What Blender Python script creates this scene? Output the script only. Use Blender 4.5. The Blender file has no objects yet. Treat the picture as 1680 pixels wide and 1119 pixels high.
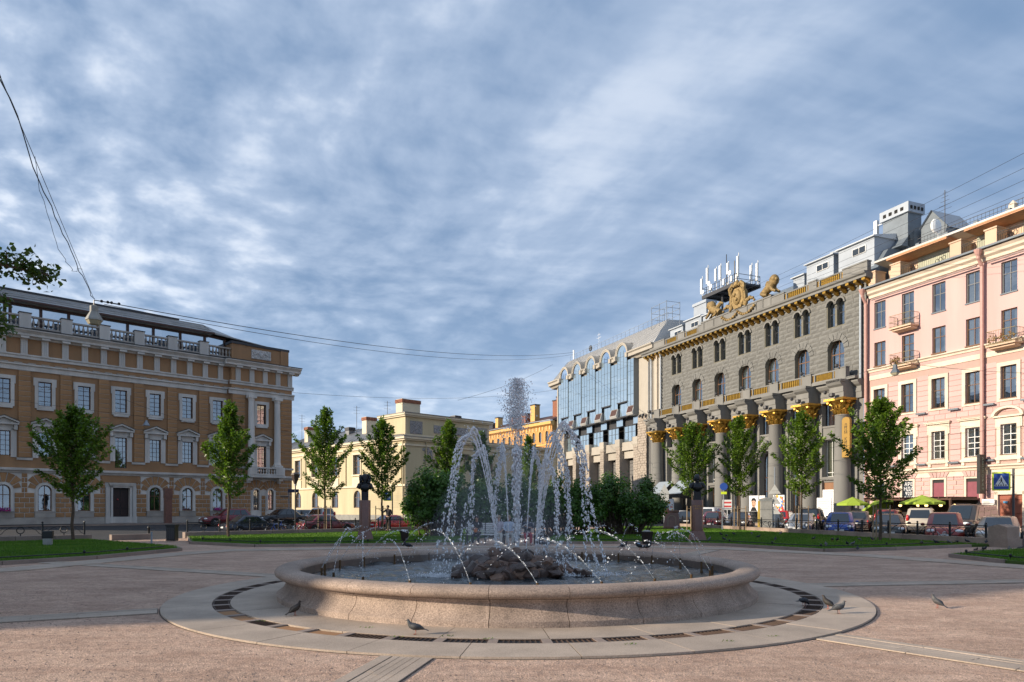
import bpy, bmesh, math, random
import numpy as np
from mathutils import Vector, Matrix, Euler
R_ = random.Random(7)
PI = math.pi
sc = bpy.context.scene
C = sc.collection
# ---------------------------------------------------------------- camera
cam_d = bpy.data.cameras.new('camera'); cam = bpy.data.objects.new('camera', cam_d); C.objects.link(cam)
cam.location = (0, 0, 1.72); cam.rotation_euler = (PI/2, 0, 0)
cam_d.sensor_width = 36.0; cam_d.lens = 36*1150/1680; cam_d.shift_y = (833-559.5)/1680
cam_d.clip_start = 0.1; cam_d.clip_end = 3000
sc.camera = cam
# ---------------------------------------------------------------- light
SUN_EL = math.radians(17.5)
SUN_AZ = math.radians(14.5)         # sun stands to the left (-X), this far behind the camera
to_sun = Vector((-math.cos(SUN_AZ)*math.cos(SUN_EL), -math.sin(SUN_AZ)*math.cos(SUN_EL), math.sin(SUN_EL)))
sl = bpy.data.lights.new('sun', 'SUN'); so = bpy.data.objects.new('sun', sl); C.objects.link(so)
sl.energy = 5.0; sl.angle = math.radians(0.55); sl.color = (1.0, 0.86, 0.68)
so.rotation_euler = to_sun.to_track_quat('Z', 'Y').to_euler()
sc.view_settings.view_transform = 'Standard'; sc.view_settings.look = 'None'
sc.view_settings.gamma = 1.0; sc.view_settings.use_curve_mapping = False
sc.view_settings.exposure = 0.42
w = bpy.data.worlds.new('World'); sc.world = w; w.use_nodes = True
nt = w.node_tree; nt.nodes.clear()
def N(nt, typ, **kw):
    n = nt.nodes.new(typ)
    for k, v in kw.items():
        if k in ('op',): n.operation = v
        elif k == 'ins':
            for a, b in v.items(): n.inputs[a].default_value = b
        else: setattr(n, k, v)
    return n
def Lk(nt, a, b): nt.links.new(a, b)
def math_n(nt, op, a, b=None, clamp=False):
    n = nt.nodes.new('ShaderNodeMath'); n.operation = op; n.use_clamp = clamp
    for i, v in enumerate((a, b)):
        if v is None: continue
        if isinstance(v, (int, float)): n.inputs[i].default_value = v
        else: nt.links.new(v, n.inputs[i])
    return n.outputs[0]
def ramp(nt, fac, stops, interp='LINEAR'):
    n = nt.nodes.new('ShaderNodeValToRGB'); n.color_ramp.interpolation = interp
    els = n.color_ramp.elements
    while len(els) < len(stops): els.new(0.5)
    for e, (p, c) in zip(els, stops):
        e.position = p; e.color = (c[0], c[1], c[2], 1) if isinstance(c, tuple) else (c, c, c, 1)
    nt.links.new(fac, n.inputs[0]); return n.outputs[0]
def noise(nt, vec, scale, detail=4, rough=.5, dist=0.0):
    n = nt.nodes.new('ShaderNodeTexNoise'); n.inputs['Scale'].default_value = scale
    n.inputs['Detail'].default_value = detail; n.inputs['Roughness'].default_value = rough; n.inputs['Distortion'].default_value = dist
    if vec is not None: nt.links.new(vec, n.inputs['Vector'])
    return n.outputs['Fac']
def mixc(nt, fac, a, b, blend='MIX'):
    n = nt.nodes.new('ShaderNodeMix'); n.data_type = 'RGBA'; n.blend_type = blend
    for s, v in ((n.inputs['Factor'], fac), (n.inputs[6], a), (n.inputs[7], b)):
        if isinstance(v, (int, float)): s.default_value = v
        elif isinstance(v, tuple): s.default_value = (v[0], v[1], v[2], 1)
        else: nt.links.new(v, s)
    return n.outputs[2]
sky = N(nt, 'ShaderNodeTexSky'); sky.sky_type = 'NISHITA'; sky.sun_disc = False
sky.sun_elevation = SUN_EL; sky.sun_rotation = math.atan2(to_sun.x, to_sun.y)
sky.air_density = 1.0; sky.dust_density = 0.6; sky.ozone_density = 2.0
tc = N(nt, 'ShaderNodeTexCoord'); sep = N(nt, 'ShaderNodeSeparateXYZ'); Lk(nt, tc.outputs['Generated'], sep.inputs[0])
zz = math_n(nt, 'ADD', math_n(nt, 'MAXIMUM', sep.outputs['Z'], 0.0), 0.15)
u = math_n(nt, 'DIVIDE', sep.outputs['X'], zz); v = math_n(nt, 'DIVIDE', sep.outputs['Y'], zz)
cmb = N(nt, 'ShaderNodeCombineXYZ'); Lk(nt, u, cmb.inputs[0]); Lk(nt, v, cmb.inputs[1])
P0 = cmb.outputs[0]
def vmap(vec, rz, s, loc=(0, 0, 0)):
    m = N(nt, 'ShaderNodeMapping'); m.inputs['Rotation'].default_value = (0, 0, rz); Lk(nt, vec, m.inputs['Vector'])
    m2 = N(nt, 'ShaderNodeMapping'); m2.inputs['Scale'].default_value = s; m2.inputs['Location'].default_value = loc
    Lk(nt, m.outputs[0], m2.inputs['Vector']); return m2.outputs[0]
warp = N(nt, 'ShaderNodeTexNoise', ins={'Scale': 1.3, 'Detail': 2.0}); Lk(nt, P0, warp.inputs['Vector'])
wv = N(nt, 'ShaderNodeVectorMath', op='MULTIPLY_ADD'); Lk(nt, warp.outputs['Color'], wv.inputs[0]); wv.inputs[1].default_value = (0.26, 0.26, 0); Lk(nt, P0, wv.inputs[2])
W0 = wv.outputs[0]
cells = noise(nt, vmap(W0, math.radians(-25), (8.0, 6.6, 1), (2, 5, 0)), 1.0, 4, .55)                     # altocumulus cells
vor = N(nt, 'ShaderNodeTexVoronoi'); vor.feature = 'SMOOTH_F1'; vor.inputs['Scale'].default_value = 1.0; vor.inputs['Smoothness'].default_value = .6; vor.inputs['Randomness'].default_value = .9; Lk(nt, vmap(W0, math.radians(-25), (9.5, 7.5, 1), (3, 9, 0)), vor.inputs['Vector'])
puff = math_n(nt, 'SUBTRACT', 0.92, vor.outputs['Distance'])                                       # rounded puffs
fine = noise(nt, vmap(W0, math.radians(-25), (19, 15, 1), (7, 1, 0)), 1.0, 3, .55)                       # finer mottling
ripple = noise(nt, vmap(W0, math.radians(-12), (4.0, 13.0, 1), (1, 0, 0)), 1.0, 3, .5)                     # rippled rows
bands = noise(nt, vmap(W0, math.radians(-28), (4.4, 1.0, 1), (4, 2, 0)), 1.0, 4, .5)                     # long soft bands
broad = noise(nt, vmap(P0, math.radians(-30), (0.9, 0.5, 1), (3.3, 1.2, 0)), 1.0, 2, .5)                 # big soft masses
side = math_n(nt, 'MULTIPLY_ADD', u, 0.42); side.node.inputs[2].default_value = 0.50; side.node.use_clamp = True   # 0 left .. 1 right
def lerp(f, a, b):
    n = N(nt, 'ShaderNodeMix'); n.data_type = 'FLOAT'; Lk(nt, f, n.inputs[0]); Lk(nt, a, n.inputs[2]); Lk(nt, b, n.inputs[3]); return n.outputs[0]
left_p = math_n(nt, 'ADD', math_n(nt, 'MULTIPLY', puff, 0.26), math_n(nt, 'ADD', math_n(nt, 'MULTIPLY', cells, 0.54), math_n(nt, 'MULTIPLY', fine, 0.24)))
right_p = math_n(nt, 'ADD', math_n(nt, 'MULTIPLY', bands, 0.66), math_n(nt, 'MULTIPLY', ripple, 0.34))
pat = lerp(side, left_p, right_p)
dens = math_n(nt, 'ADD', math_n(nt, 'MULTIPLY', pat, 1.0), math_n(nt, 'MULTIPLY', broad, 0.55))
cover = ramp(nt, dens, [(0.58, 0.0), (0.92, 1.0)], 'EASE')
amt = math_n(nt, 'MULTIPLY', cover, math_n(nt, 'SUBTRACT', 1.0, math_n(nt, 'MULTIPLY', side, 0.45)))
cl = mixc(nt, amt, (1.8, 2.75, 4.35), (4.5, 5.4, 6.9))
bright_f = ramp(nt, dens, [(0.80, 0.0), (1.0, 1.0)], 'EASE')
cl2 = mixc(nt, math_n(nt, 'MULTIPLY', bright_f, math_n(nt, 'SUBTRACT', 1.0, math_n(nt, 'MULTIPLY', side, 0.95))), cl, (7.4, 7.9, 8.7))
hz = ramp(nt, sep.outputs['Z'], [(0.0, 1.0), (0.34, 0.0)], 'EASE')
cl3 = mixc(nt, math_n(nt, 'MULTIPLY', hz, 0.48), cl2, (4.0, 5.4, 7.5))
skymix = mixc(nt, 0.88, sky.outputs[0], cl3)
bg = N(nt, 'ShaderNodeBackground'); bg.inputs['Strength'].default_value = 0.098
wo = N(nt, 'ShaderNodeOutputWorld'); Lk(nt, skymix, bg.inputs['Color']); Lk(nt, bg.outputs[0], wo.inputs[0])

# ---------------------------------------------------------------- materials
MATS = {}
def mat(name, col, rough=.7, var=.25, vscale=3.0, bump=.0, bscale=40.0, metal=0.0, spec=.5, col2=None, fine=.12, fscale=60, streak=False, coat=0.0):
    if name in MATS: return MATS[name]
    m = bpy.data.materials.new(name); m.use_nodes = True; nt = m.node_tree; b = nt.nodes['Principled BSDF']
    t = nt.nodes.new('ShaderNodeTexCoord'); vec = t.outputs['Object']
    if streak:
        mp = nt.nodes.new('ShaderNodeMapping'); mp.inputs['Scale'].default_value = (1, 1, .18); nt.links.new(vec, mp.inputs[0]); svec = mp.outputs[0]
    else: svec = vec
    oi = nt.nodes.new('ShaderNodeObjectInfo')
    d = col2 or tuple(c*(1-var) for c in col)
    f1 = noise(nt, svec, vscale, 5, .6)
    f = ramp(nt, f1, [(.3, 0.0), (.72, 1.0)])
    c = mixc(nt, f, col, d)
    f2 = noise(nt, vec, fscale, 3, .6)
    c = mixc(nt, fine, c, mixc(nt, 1.0, c, ramp(nt, f2, [(.3, .35), (.7, 1.7)]), 'MULTIPLY'))
    rv = math_n(nt, 'MULTIPLY_ADD', oi.outputs['Random'], .16); rv.node.inputs[2].default_value = .92
    hs = nt.nodes.new('ShaderNodeHueSaturation'); nt.links.new(c, hs.inputs['Color']); nt.links.new(rv, hs.inputs['Value'])
    nt.links.new(hs.outputs[0], b.inputs['Base Color'])
    b.inputs['Roughness'].default_value = rough; b.inputs['Metallic'].default_value = metal
    b.inputs['Specular IOR Level'].default_value = spec; b.inputs['Coat Weight'].default_value = coat; b.inputs['Coat Roughness'].default_value = .06
    if bump:
        bn = nt.nodes.new('ShaderNodeBump'); bn.inputs['Strength'].default_value = bump; bn.inputs['Distance'].default_value = .02
        nt.links.new(noise(nt, vec, bscale, 4, .6), bn.inputs['Height']); nt.links.new(bn.outputs[0], b.inputs['Normal'])
    MATS[name] = m; return m
def glass_mat(name, tint=(.02, .025, .03), refl=.30, rough=.02, seethru=.55):
    if name in MATS: return MATS[name]
    m = bpy.data.materials.new(name); m.use_nodes = True; nt = m.node_tree; nt.nodes.clear()
    o = nt.nodes.new('ShaderNodeOutputMaterial')
    g = nt.nodes.new('ShaderNodeBsdfGlossy'); g.inputs['Roughness'].default_value = rough; g.inputs['Color'].default_value = (.9, .95, 1, 1)
    t = nt.nodes.new('ShaderNodeBsdfTransparent'); t.inputs['Color'].default_value = (.75, .8, .8, 1)
    d = nt.nodes.new('ShaderNodeBsdfDiffuse'); d.inputs['Color'].default_value = (*tint, 1)
    lw = nt.nodes.new('ShaderNodeLayerWeight'); lw.inputs['Blend'].default_value = .35
    f = math_n(nt, 'MULTIPLY_ADD', lw.outputs['Fresnel'], 0.8); f.node.inputs[2].default_value = refl; f.node.use_clamp = True
    t0 = nt.nodes.new('ShaderNodeTexCoord'); bn = nt.nodes.new('ShaderNodeBump'); bn.inputs['Strength'].default_value = .05; bn.inputs['Distance'].default_value = .05
    nt.links.new(noise(nt, t0.outputs['Object'], 1.3, 2, .5), bn.inputs['Height']); nt.links.new(bn.outputs[0], g.inputs['Normal'])
    m1 = nt.nodes.new('ShaderNodeMixShader'); m1.inputs[0].default_value = 1-seethru
    nt.links.new(t.outputs[0], m1.inputs[1]); nt.links.new(d.outputs[0], m1.inputs[2])
    m2 = nt.nodes.new('ShaderNodeMixShader'); nt.links.new(f, m2.inputs[0]); nt.links.new(m1.outputs[0], m2.inputs[1]); nt.links.new(g.outputs[0], m2.inputs[2])
    nt.links.new(m2.outputs[0], o.inputs[0]); MATS[name] = m; return m
M = {}
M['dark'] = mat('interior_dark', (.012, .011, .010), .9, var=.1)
M['glass'] = glass_mat('window_glass')
M['glass_blue'] = glass_mat('blue_curtain_wall', (.24, .33, .39), .50, .03, .0)
M['glass_loft'] = glass_mat('loft_glass', (.10, .17, .26), .62, .02, .1)
M['curtain'] = mat('net_curtain', (.62, .62, .58), .9, var=.35, vscale=9, streak=True)
M['curtain_y'] = mat('yellow_curtain', (.62, .60, .38), .9, var=.25, vscale=12, streak=True)
M['ochre'] = mat('ochre_stucco', (.37, .215, .11), .85, var=.3, vscale=.9, bump=.15, bscale=30, streak=True)
M['ochre_block'] = mat('ochre_block_stucco', (.39, .22, .105), .85, var=.28, vscale=2.2, bump=.2, bscale=25)
M['white'] = mat('white_stucco', (.64, .62, .585), .8, var=.34, vscale=1.2, bump=.12, bscale=30, streak=True)
M['plinth'] = mat('plinth_stone', (.40, .37, .335), .8, var=.35, vscale=1.0, bump=.2, bscale=20)
M['brown_wood'] = mat('brown_timber', (.075, .03, .018), .5, var=.3, vscale=4)
M['roof_grey'] = mat('roof_sheet_grey', (.20, .205, .21), .5, var=.35, vscale=.8, metal=.3)
M['roof_pale'] = mat('roof_sheet_pale', (.40, .40, .395), .6, var=.4, vscale=.9, metal=.1)
M['roof_dark'] = mat('roof_flashing_dark', (.035, .036, .042), .5, var=.3)
M['yellow'] = mat('pale_yellow_stucco', (.56, .48, .31), .85, var=.26, vscale=.6, bump=.1, bscale=20, streak=True)
M['cream'] = mat('cream_trim', (.70, .62, .46), .8, var=.15, vscale=1.0)
M['relief'] = mat('grey_relief', (.40, .39, .39), .8, var=.6, vscale=7)
M['orange'] = mat('orange_brick', (.60, .31, .10), .85, var=.3, vscale=1.4, streak=True)
M['orange2'] = mat('orange_trim', (.72, .44, .15), .85, var=.2, vscale=2)
M['tin_red'] = mat('rusty_roof', (.10, .045, .035), .7, var=.5, vscale=1.2)
M['brick_red'] = mat('chimney_brick', (.34, .14, .085), .9, var=.5, vscale=4)
M['stone'] = mat('grey_rough_stone', (.185, .185, .175), .88, var=.34, vscale=1.7, bump=.55, bscale=9, fine=.3, fscale=22)
M['stone_s'] = mat('grey_dressed_stone', (.215, .212, .20), .82, var=.25, vscale=1.1, bump=.2, bscale=18, streak=True)
M['granite_g'] = mat('pinkish_grey_stone', (.38, .325, .27), .85, var=.25, vscale=1.5, bump=.5, bscale=8)
M['panel_stone'] = mat('pale_stone_panel', (.40, .365, .31), .75, var=.15, vscale=.8)
M['gold'] = mat('gilded', (.64, .37, .07), .33, var=.45, vscale=9, metal=.85, bump=.4, bscale=25)
M['gold_old'] = mat('weathered_gilding', (.36, .245, .095), .7, var=.6, vscale=4, metal=.1, bump=.5, bscale=14)
M['tin'] = mat('pale_blue_sheet_metal', (.36, .40, .45), .5, var=.18, vscale=1.0, metal=.1)
M['mull'] = mat('mullion_grey_blue', (.16, .19, .22), .4, var=.1, metal=.3)
M['tin_d'] = mat('grey_blue_sheet_metal', (.16, .19, .22), .55, var=.25, vscale=1.2, metal=.2)
M['seam'] = mat('silver_standing_seam', (.50, .49, .47), .5, var=.12, vscale=.7, metal=.3)
M['pink'] = mat('pink_stucco', (.62, .415, .39), .85, var=.2, vscale=.45, bump=.08, bscale=25, streak=True)
M['pink_b'] = mat('pink_block_stucco', (.59, .385, .36), .85, var=.24, vscale=1.2, bump=.08, bscale=25)
M['pink_j'] = mat('pink_joint', (.44, .295, .255), .9, var=.1)
M['peach'] = mat('peach_stucco', (.62, .45, .32), .85, var=.12, vscale=.8)
M['cream_w'] = mat('cream_surround', (.72, .62, .50), .8, var=.24, vscale=1.2)
M['olive'] = mat('pale_green_panel', (.42, .43, .33), .8, var=.15)
M['plum'] = mat('plum_board', (.24, .06, .085), .6, var=.2)
M['redwood'] = mat('red_brown_gate_paint', (.34, .105, .06), .65, var=.35, vscale=2)
M['black'] = mat('black_iron', (.012, .012, .013), .45, var=.2)
M['darkgrey'] = mat('dark_grey_paint', (.05, .05, .055), .5, var=.2)
M['pipe_g'] = mat('galvanised_pipe', (.25, .29, .34), .5, var=.15, metal=.2)
M['pipe_p'] = mat('pink_painted_pipe', (.52, .30, .26), .6, var=.15)
M['win_brown'] = mat('brown_window_frame', (.17, .085, .04), .55, var=.25)
M['win_white'] = mat('white_window_frame', (.78, .78, .76), .4, var=.06)
M['asphalt'] = mat('asphalt', (.052, .052, .056), .9, var=.3, vscale=.5, bump=.4, bscale=60, fine=.3, fscale=90)
M['sidewalk'] = mat('sidewalk_slabs', (.20, .185, .17), .9, var=.25, vscale=.8, bump=.2, bscale=30)
M['granite'] = mat('pink_granite', (.37, .275, .215), .75, var=.38, vscale=1.1, bump=.35, bscale=60, fine=.7, fscale=48)
M['granite_w'] = mat('weathered_granite', (.40, .30, .235), .78, var=.45, vscale=2.6, bump=.35, bscale=60, fine=.7, fscale=48, streak=True)
M['granite_l'] = mat('pale_granite_slab', (.46, .365, .285), .8, var=.32, vscale=1.3, bump=.2, bscale=60, fine=.35, fscale=60)
M['granite_r'] = mat('red_granite', (.20, .098, .076), .28, var=.3, vscale=5, fine=.4, fscale=60)
M['granite_k'] = mat('kerb_granite', (.30, .23, .19), .8, var=.3, vscale=1.2, bump=.25, bscale=40, fine=.3, fscale=50)
M['rust'] = mat('rusty_grate', (.075, .042, .028), .75, var=.5, vscale=6)
M['rust_o'] = mat('wet_rust_sand', (.36, .18, .075), .85, var=.3, vscale=5)
M['rock'] = mat('brown_rock', (.15, .078, .05), .42, var=.55, vscale=5, bump=.6, bscale=16, fine=.3, fscale=30)
M['bronze'] = mat('dark_bronze', (.022, .024, .028), .36, var=.4, vscale=7, metal=.4)
M['bark'] = mat('tree_bark', (.11, .075, .05), .9, var=.4, vscale=9, bump=.5, bscale=30)
M['wood'] = mat('pale_stake_wood', (.36, .26, .16), .8, var=.35, vscale=6, streak=True)
M['bench_w'] = mat('white_bench_paint', (.72, .72, .72), .5, var=.1)
M['concrete'] = mat('grey_concrete', (.34, .335, .31), .9, var=.35, vscale=2, bump=.2)
M['soil'] = mat('lawn_soil', (.030, .038, .014), .95, var=.35, vscale=1.5, bump=.4)
M['lime'] = mat('lime_umbrella_cloth', (.30, .42, .04), .8, var=.12)
M['awning'] = mat('grey_blue_awning', (.30, .35, .40), .7, var=.15)
M['rubber'] = mat('tyre_rubber', (.012, .012, .012), .8, var=.1)
M['chrome'] = mat('chrome', (.65, .65, .66), .18, var=.05, metal=1.0)
M['alloy'] = mat('alloy_wheel', (.42, .43, .44), .3, var=.1, metal=.8)
M['plate'] = mat('number_plate', (.70, .70, .68), .5, var=.05)
M['lamp_c'] = mat('headlamp_lens', (.85, .87, .88), .12, var=.15, spec=.9)
M['lamp_r'] = mat('tail_lamp_red', (.50, .02, .02), .18, var=.1, spec=.8)
M['cglass'] = mat('car_glass', (.016, .022, .028), .06, var=.2, spec=.9, coat=.6)
M['blue_sign'] = mat('blue_sign', (.02, .075, .36), .5, var=.05)
M['sign_y'] = mat('yellow_green_sign', (.62, .78, .04), .5, var=.05)
M['sign_w'] = mat('white_sign', (.80, .80, .80), .5, var=.05)
M['sign_r'] = mat('red_sign', (.55, .06, .06), .5, var=.05)
M['skin'] = mat('skin', (.50, .29, .20), .6, var=.1)
M['hair'] = mat('dark_hair', (.02, .014, .01), .7, var=.2)
M['hair_g'] = mat('light_hair', (.30, .22, .13), .7, var=.2)

# ---------------------------------------------------------------- mesh builder
class MB:
    def __init__(s): s.v = []; s.f = []; s.mi = []; s.m = 0
    def add(s, vs, fs):
        b = len(s.v); s.v += [tuple(p) for p in vs]
        for f in fs: s.f.append(tuple(b+i for i in f)); s.mi.append(s.m)
        return s
    def box(s, x0, x1, y0, y1, z0, z1, ch=0.0):
        if ch:   # chamfered front face (towards -y)
            c = ch
            vs = [(x0, y1, z0), (x1, y1, z0), (x1, y1, z1), (x0, y1, z1), (x0, y0+c, z0), (x1, y0+c, z0), (x1, y0+c, z1), (x0, y0+c, z1),
                  (x0+c, y0, z0+c), (x1-c, y0, z0+c), (x1-c, y0, z1-c), (x0+c, y0, z1-c)]
            fs = [(0, 3, 2, 1), (0, 1, 5, 4), (1, 2, 6, 5), (2, 3, 7, 6), (3, 0, 4, 7), (4, 5, 9, 8), (5, 6, 10, 9), (6, 7, 11, 10), (7, 4, 8, 11), (8, 9, 10, 11)]
            return s.add(vs, fs)
        vs = [(x0, y0, z0), (x1, y0, z0), (x1, y1, z0), (x0, y1, z0), (x0, y0, z1), (x1, y0, z1), (x1, y1, z1), (x0, y1, z1)]
        return s.add(vs, [(0, 3, 2, 1), (4, 5, 6, 7), (0, 1, 5, 4), (1, 2, 6, 5), (2, 3, 7, 6), (3, 0, 4, 7)])
    def prism(s, poly, y0, y1):   # poly in (x,z), counter-clockwise seen from -y, extruded y0..y1
        n = len(poly); vs = [(x, y0, z) for x, z in poly]+[(x, y1, z) for x, z in poly]
        fs = [tuple(range(n)), tuple(range(2*n-1, n-1, -1))]+[(i, i+n, (i+1) % n+n, (i+1) % n) for i in range(n)]
        return s.add(vs, fs)
    def prism_z(s, poly, z0, z1):   # poly in (x,y) ccw from above
        n = len(poly); vs = [(x, y, z0) for x, y in poly]+[(x, y, z1) for x, y in poly]
        fs = [tuple(range(n-1, -1, -1)), tuple(range(n, 2*n))]+[(i, (i+1) % n, (i+1) % n+n, i+n) for i in range(n)]
        return s.add(vs, fs)
    def profile_x(s, prof, x0, x1):   # cornice: profile in (y,z) extruded along x, closed
        n = len(prof); vs = [(x0, y, z) for y, z in prof]+[(x1, y, z) for y, z in prof]
        fs = [tuple(range(n)), tuple(range(2*n-1, n-1, -1))]+[(i, i+n, (i+1) % n+n, (i+1) % n) for i in range(n)]
        return s.add(vs, fs)
    def lathe(s, prof, n=12, c=(0, 0, 0), caps=True, a0=0.0):
        vs = []; k = len(prof)
        for i in range(n):
            a = a0+2*PI*i/n
            for r, z in prof: vs.append((c[0]+r*math.cos(a), c[1]+r*math.sin(a), c[2]+z))
        fs = []
        for i in range(n):
            j = (i+1) % n
            for q in range(k-1): fs.append((i*k+q, j*k+q, j*k+q+1, i*k+q+1))
        if caps:
            fs.append(tuple(i*k for i in range(n-1, -1, -1))); fs.append(tuple(i*k+k-1 for i in range(n)))
        return s.add(vs, fs)
    def tube(s, pts, r, n=6, caps=True):
        pts = [Vector(p) for p in pts]; rs = r if isinstance(r, (list, tuple)) else [r]*len(pts)
        vs = []; up = Vector((0, 0, 1)); k = len(pts); ref = None
        for i, p in enumerate(pts):
            d = (pts[min(i+1, k-1)]-pts[max(i-1, 0)])
            d = d.normalized() if d.length > 1e-9 else up
            if ref is None: ref = d.orthogonal().normalized()
            ref = (ref-d*ref.dot(d)); ref = ref.normalized() if ref.length > 1e-6 else d.orthogonal().normalized()
            b = d.cross(ref)
            for j in range(n):
                a = 2*PI*j/n; vs.append(p+(ref*math.cos(a)+b*math.sin(a))*rs[i])
        fs = [(i*n+j, i*n+(j+1) % n, (i+1)*n+(j+1) % n, (i+1)*n+j) for i in range(k-1) for j in range(n)]
        if caps: fs += [tuple(range(n-1, -1, -1)), tuple((k-1)*n+j for j in range(n))]
        return s.add(vs, fs)
    def ball(s, c, r, sq=(1, 1, 1), n=8, k=5):
        prof = [(max(1e-4, r*math.sin(PI*i/k)), -r*math.cos(PI*i/k)) for i in range(k+1)]
        b = len(s.v); s.lathe(prof, n, (0, 0, 0), False)
        for i in range(b, len(s.v)):
            x, y, z = s.v[i]; s.v[i] = (c[0]+x*sq[0], c[1]+y*sq[1], c[2]+z*sq[2])
        return s
    def ring(s, c, R, r, n=16, k=6, axis='y'):
        vs = []
        for i in range(n):
            a = 2*PI*i/n
            for j in range(k):
                b = 2*PI*j/k; x = (R+r*math.cos(b))*math.cos(a); z = (R+r*math.cos(b))*math.sin(a); y = r*math.sin(b)
                vs.append((c[0]+x, c[1]+y, c[2]+z) if axis == 'y' else (c[0]+x, c[1]+z, c[2]+y) if axis == 'z' else (c[0]+y, c[1]+x, c[2]+z))
        return s.add(vs, [(i*k+j, i*k+(j+1) % k, ((i+1) % n)*k+(j+1) % k, ((i+1) % n)*k+j) for i in range(n) for j in range(k)])
    def mesh(s, name, mats, smooth=False, fix=True):
        me = bpy.data.meshes.new(name); me.from_pydata(s.v, [], s.f)
        for m in (mats if isinstance(mats, (list, tuple)) else [mats]): me.materials.append(m)
        if any(s.mi): me.polygons.foreach_set('material_index', s.mi)
        if smooth: me.polygons.foreach_set('use_smooth', [True]*len(s.f))
        if fix:
            bm = bmesh.new(); bm.from_mesh(me); bmesh.ops.recalc_face_normals(bm, faces=bm.faces); bm.to_mesh(me); bm.free()
        if smooth:
            try: me.set_sharp_from_angle(angle=math.radians(48))
            except Exception: pass
        me.update(); return me
def O(name, me, parent=None, loc=(0, 0, 0), rz=0.0, scale=None, rot=None):
    o = bpy.data.objects.new(name, me); C.objects.link(o); o.location = loc
    o.rotation_euler = rot if rot is not None else (0, 0, rz)
    if scale is not None: o.scale = scale if isinstance(scale, tuple) else (scale,)*3
    if parent: o.parent = parent
    return o
def build(name, mb, mats, parent=None, loc=(0, 0, 0), rz=0.0, smooth=False, fix=True):
    return O(name, mb.mesh(name, mats, smooth, fix), parent, loc, rz)
def tag(o, label=None, cat=None, group=None, kind=None):
    if label: o['label'] = label
    if cat: o['category'] = cat
    if group: o['group'] = group
    if kind: o['kind'] = kind
    return o
def thing(name, label, cat, loc=(0, 0, 0), rz=0.0, group=None):
    o = bpy.data.objects.new(name, None); C.objects.link(o); o.location = loc; o.rotation_euler = (0, 0, rz); o.empty_display_size = .2
    return tag(o, label, cat, group)
def each(name, m, parent, boxes):
    return [build(name, MB().box(*b), m, parent) for b in boxes]
def dup(root, loc, rz, label=None, scale=None):
    """copy a thing with its parts and sub-parts (shared mesh data)"""
    r = root.copy(); C.objects.link(r); r.location = loc; r.rotation_euler = (0, 0, rz)
    if scale: r.scale = scale
    if label: r['label'] = label
    for ch in list(root.children):
        c = ch.copy(); C.objects.link(c); c.parent = r
        for g in list(ch.children):
            d = g.copy(); C.objects.link(d); d.parent = c
    return r
def text(name, s, size, m, parent=None, loc=(0, 0, 0), rot=(PI/2, 0, 0), ext=.006, align='CENTER', spacing=1.0):
    cu = bpy.data.curves.new(name, 'FONT'); cu.body = s; cu.size = size; cu.extrude = ext; cu.align_x = align; cu.align_y = 'CENTER'; cu.space_line = spacing
    cu.resolution_u = 2; cu.materials.append(m)
    o = bpy.data.objects.new(name, cu); C.objects.link(o); o.location = loc; o.rotation_euler = rot
    if parent: o.parent = parent
    bpy.context.view_layer.update(); me = bpy.data.meshes.new_from_object(o.evaluated_get(bpy.context.evaluated_depsgraph_get())); C.objects.unlink(o); bpy.data.objects.remove(o)
    return O(name, me, parent, loc, rot=rot)
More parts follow.
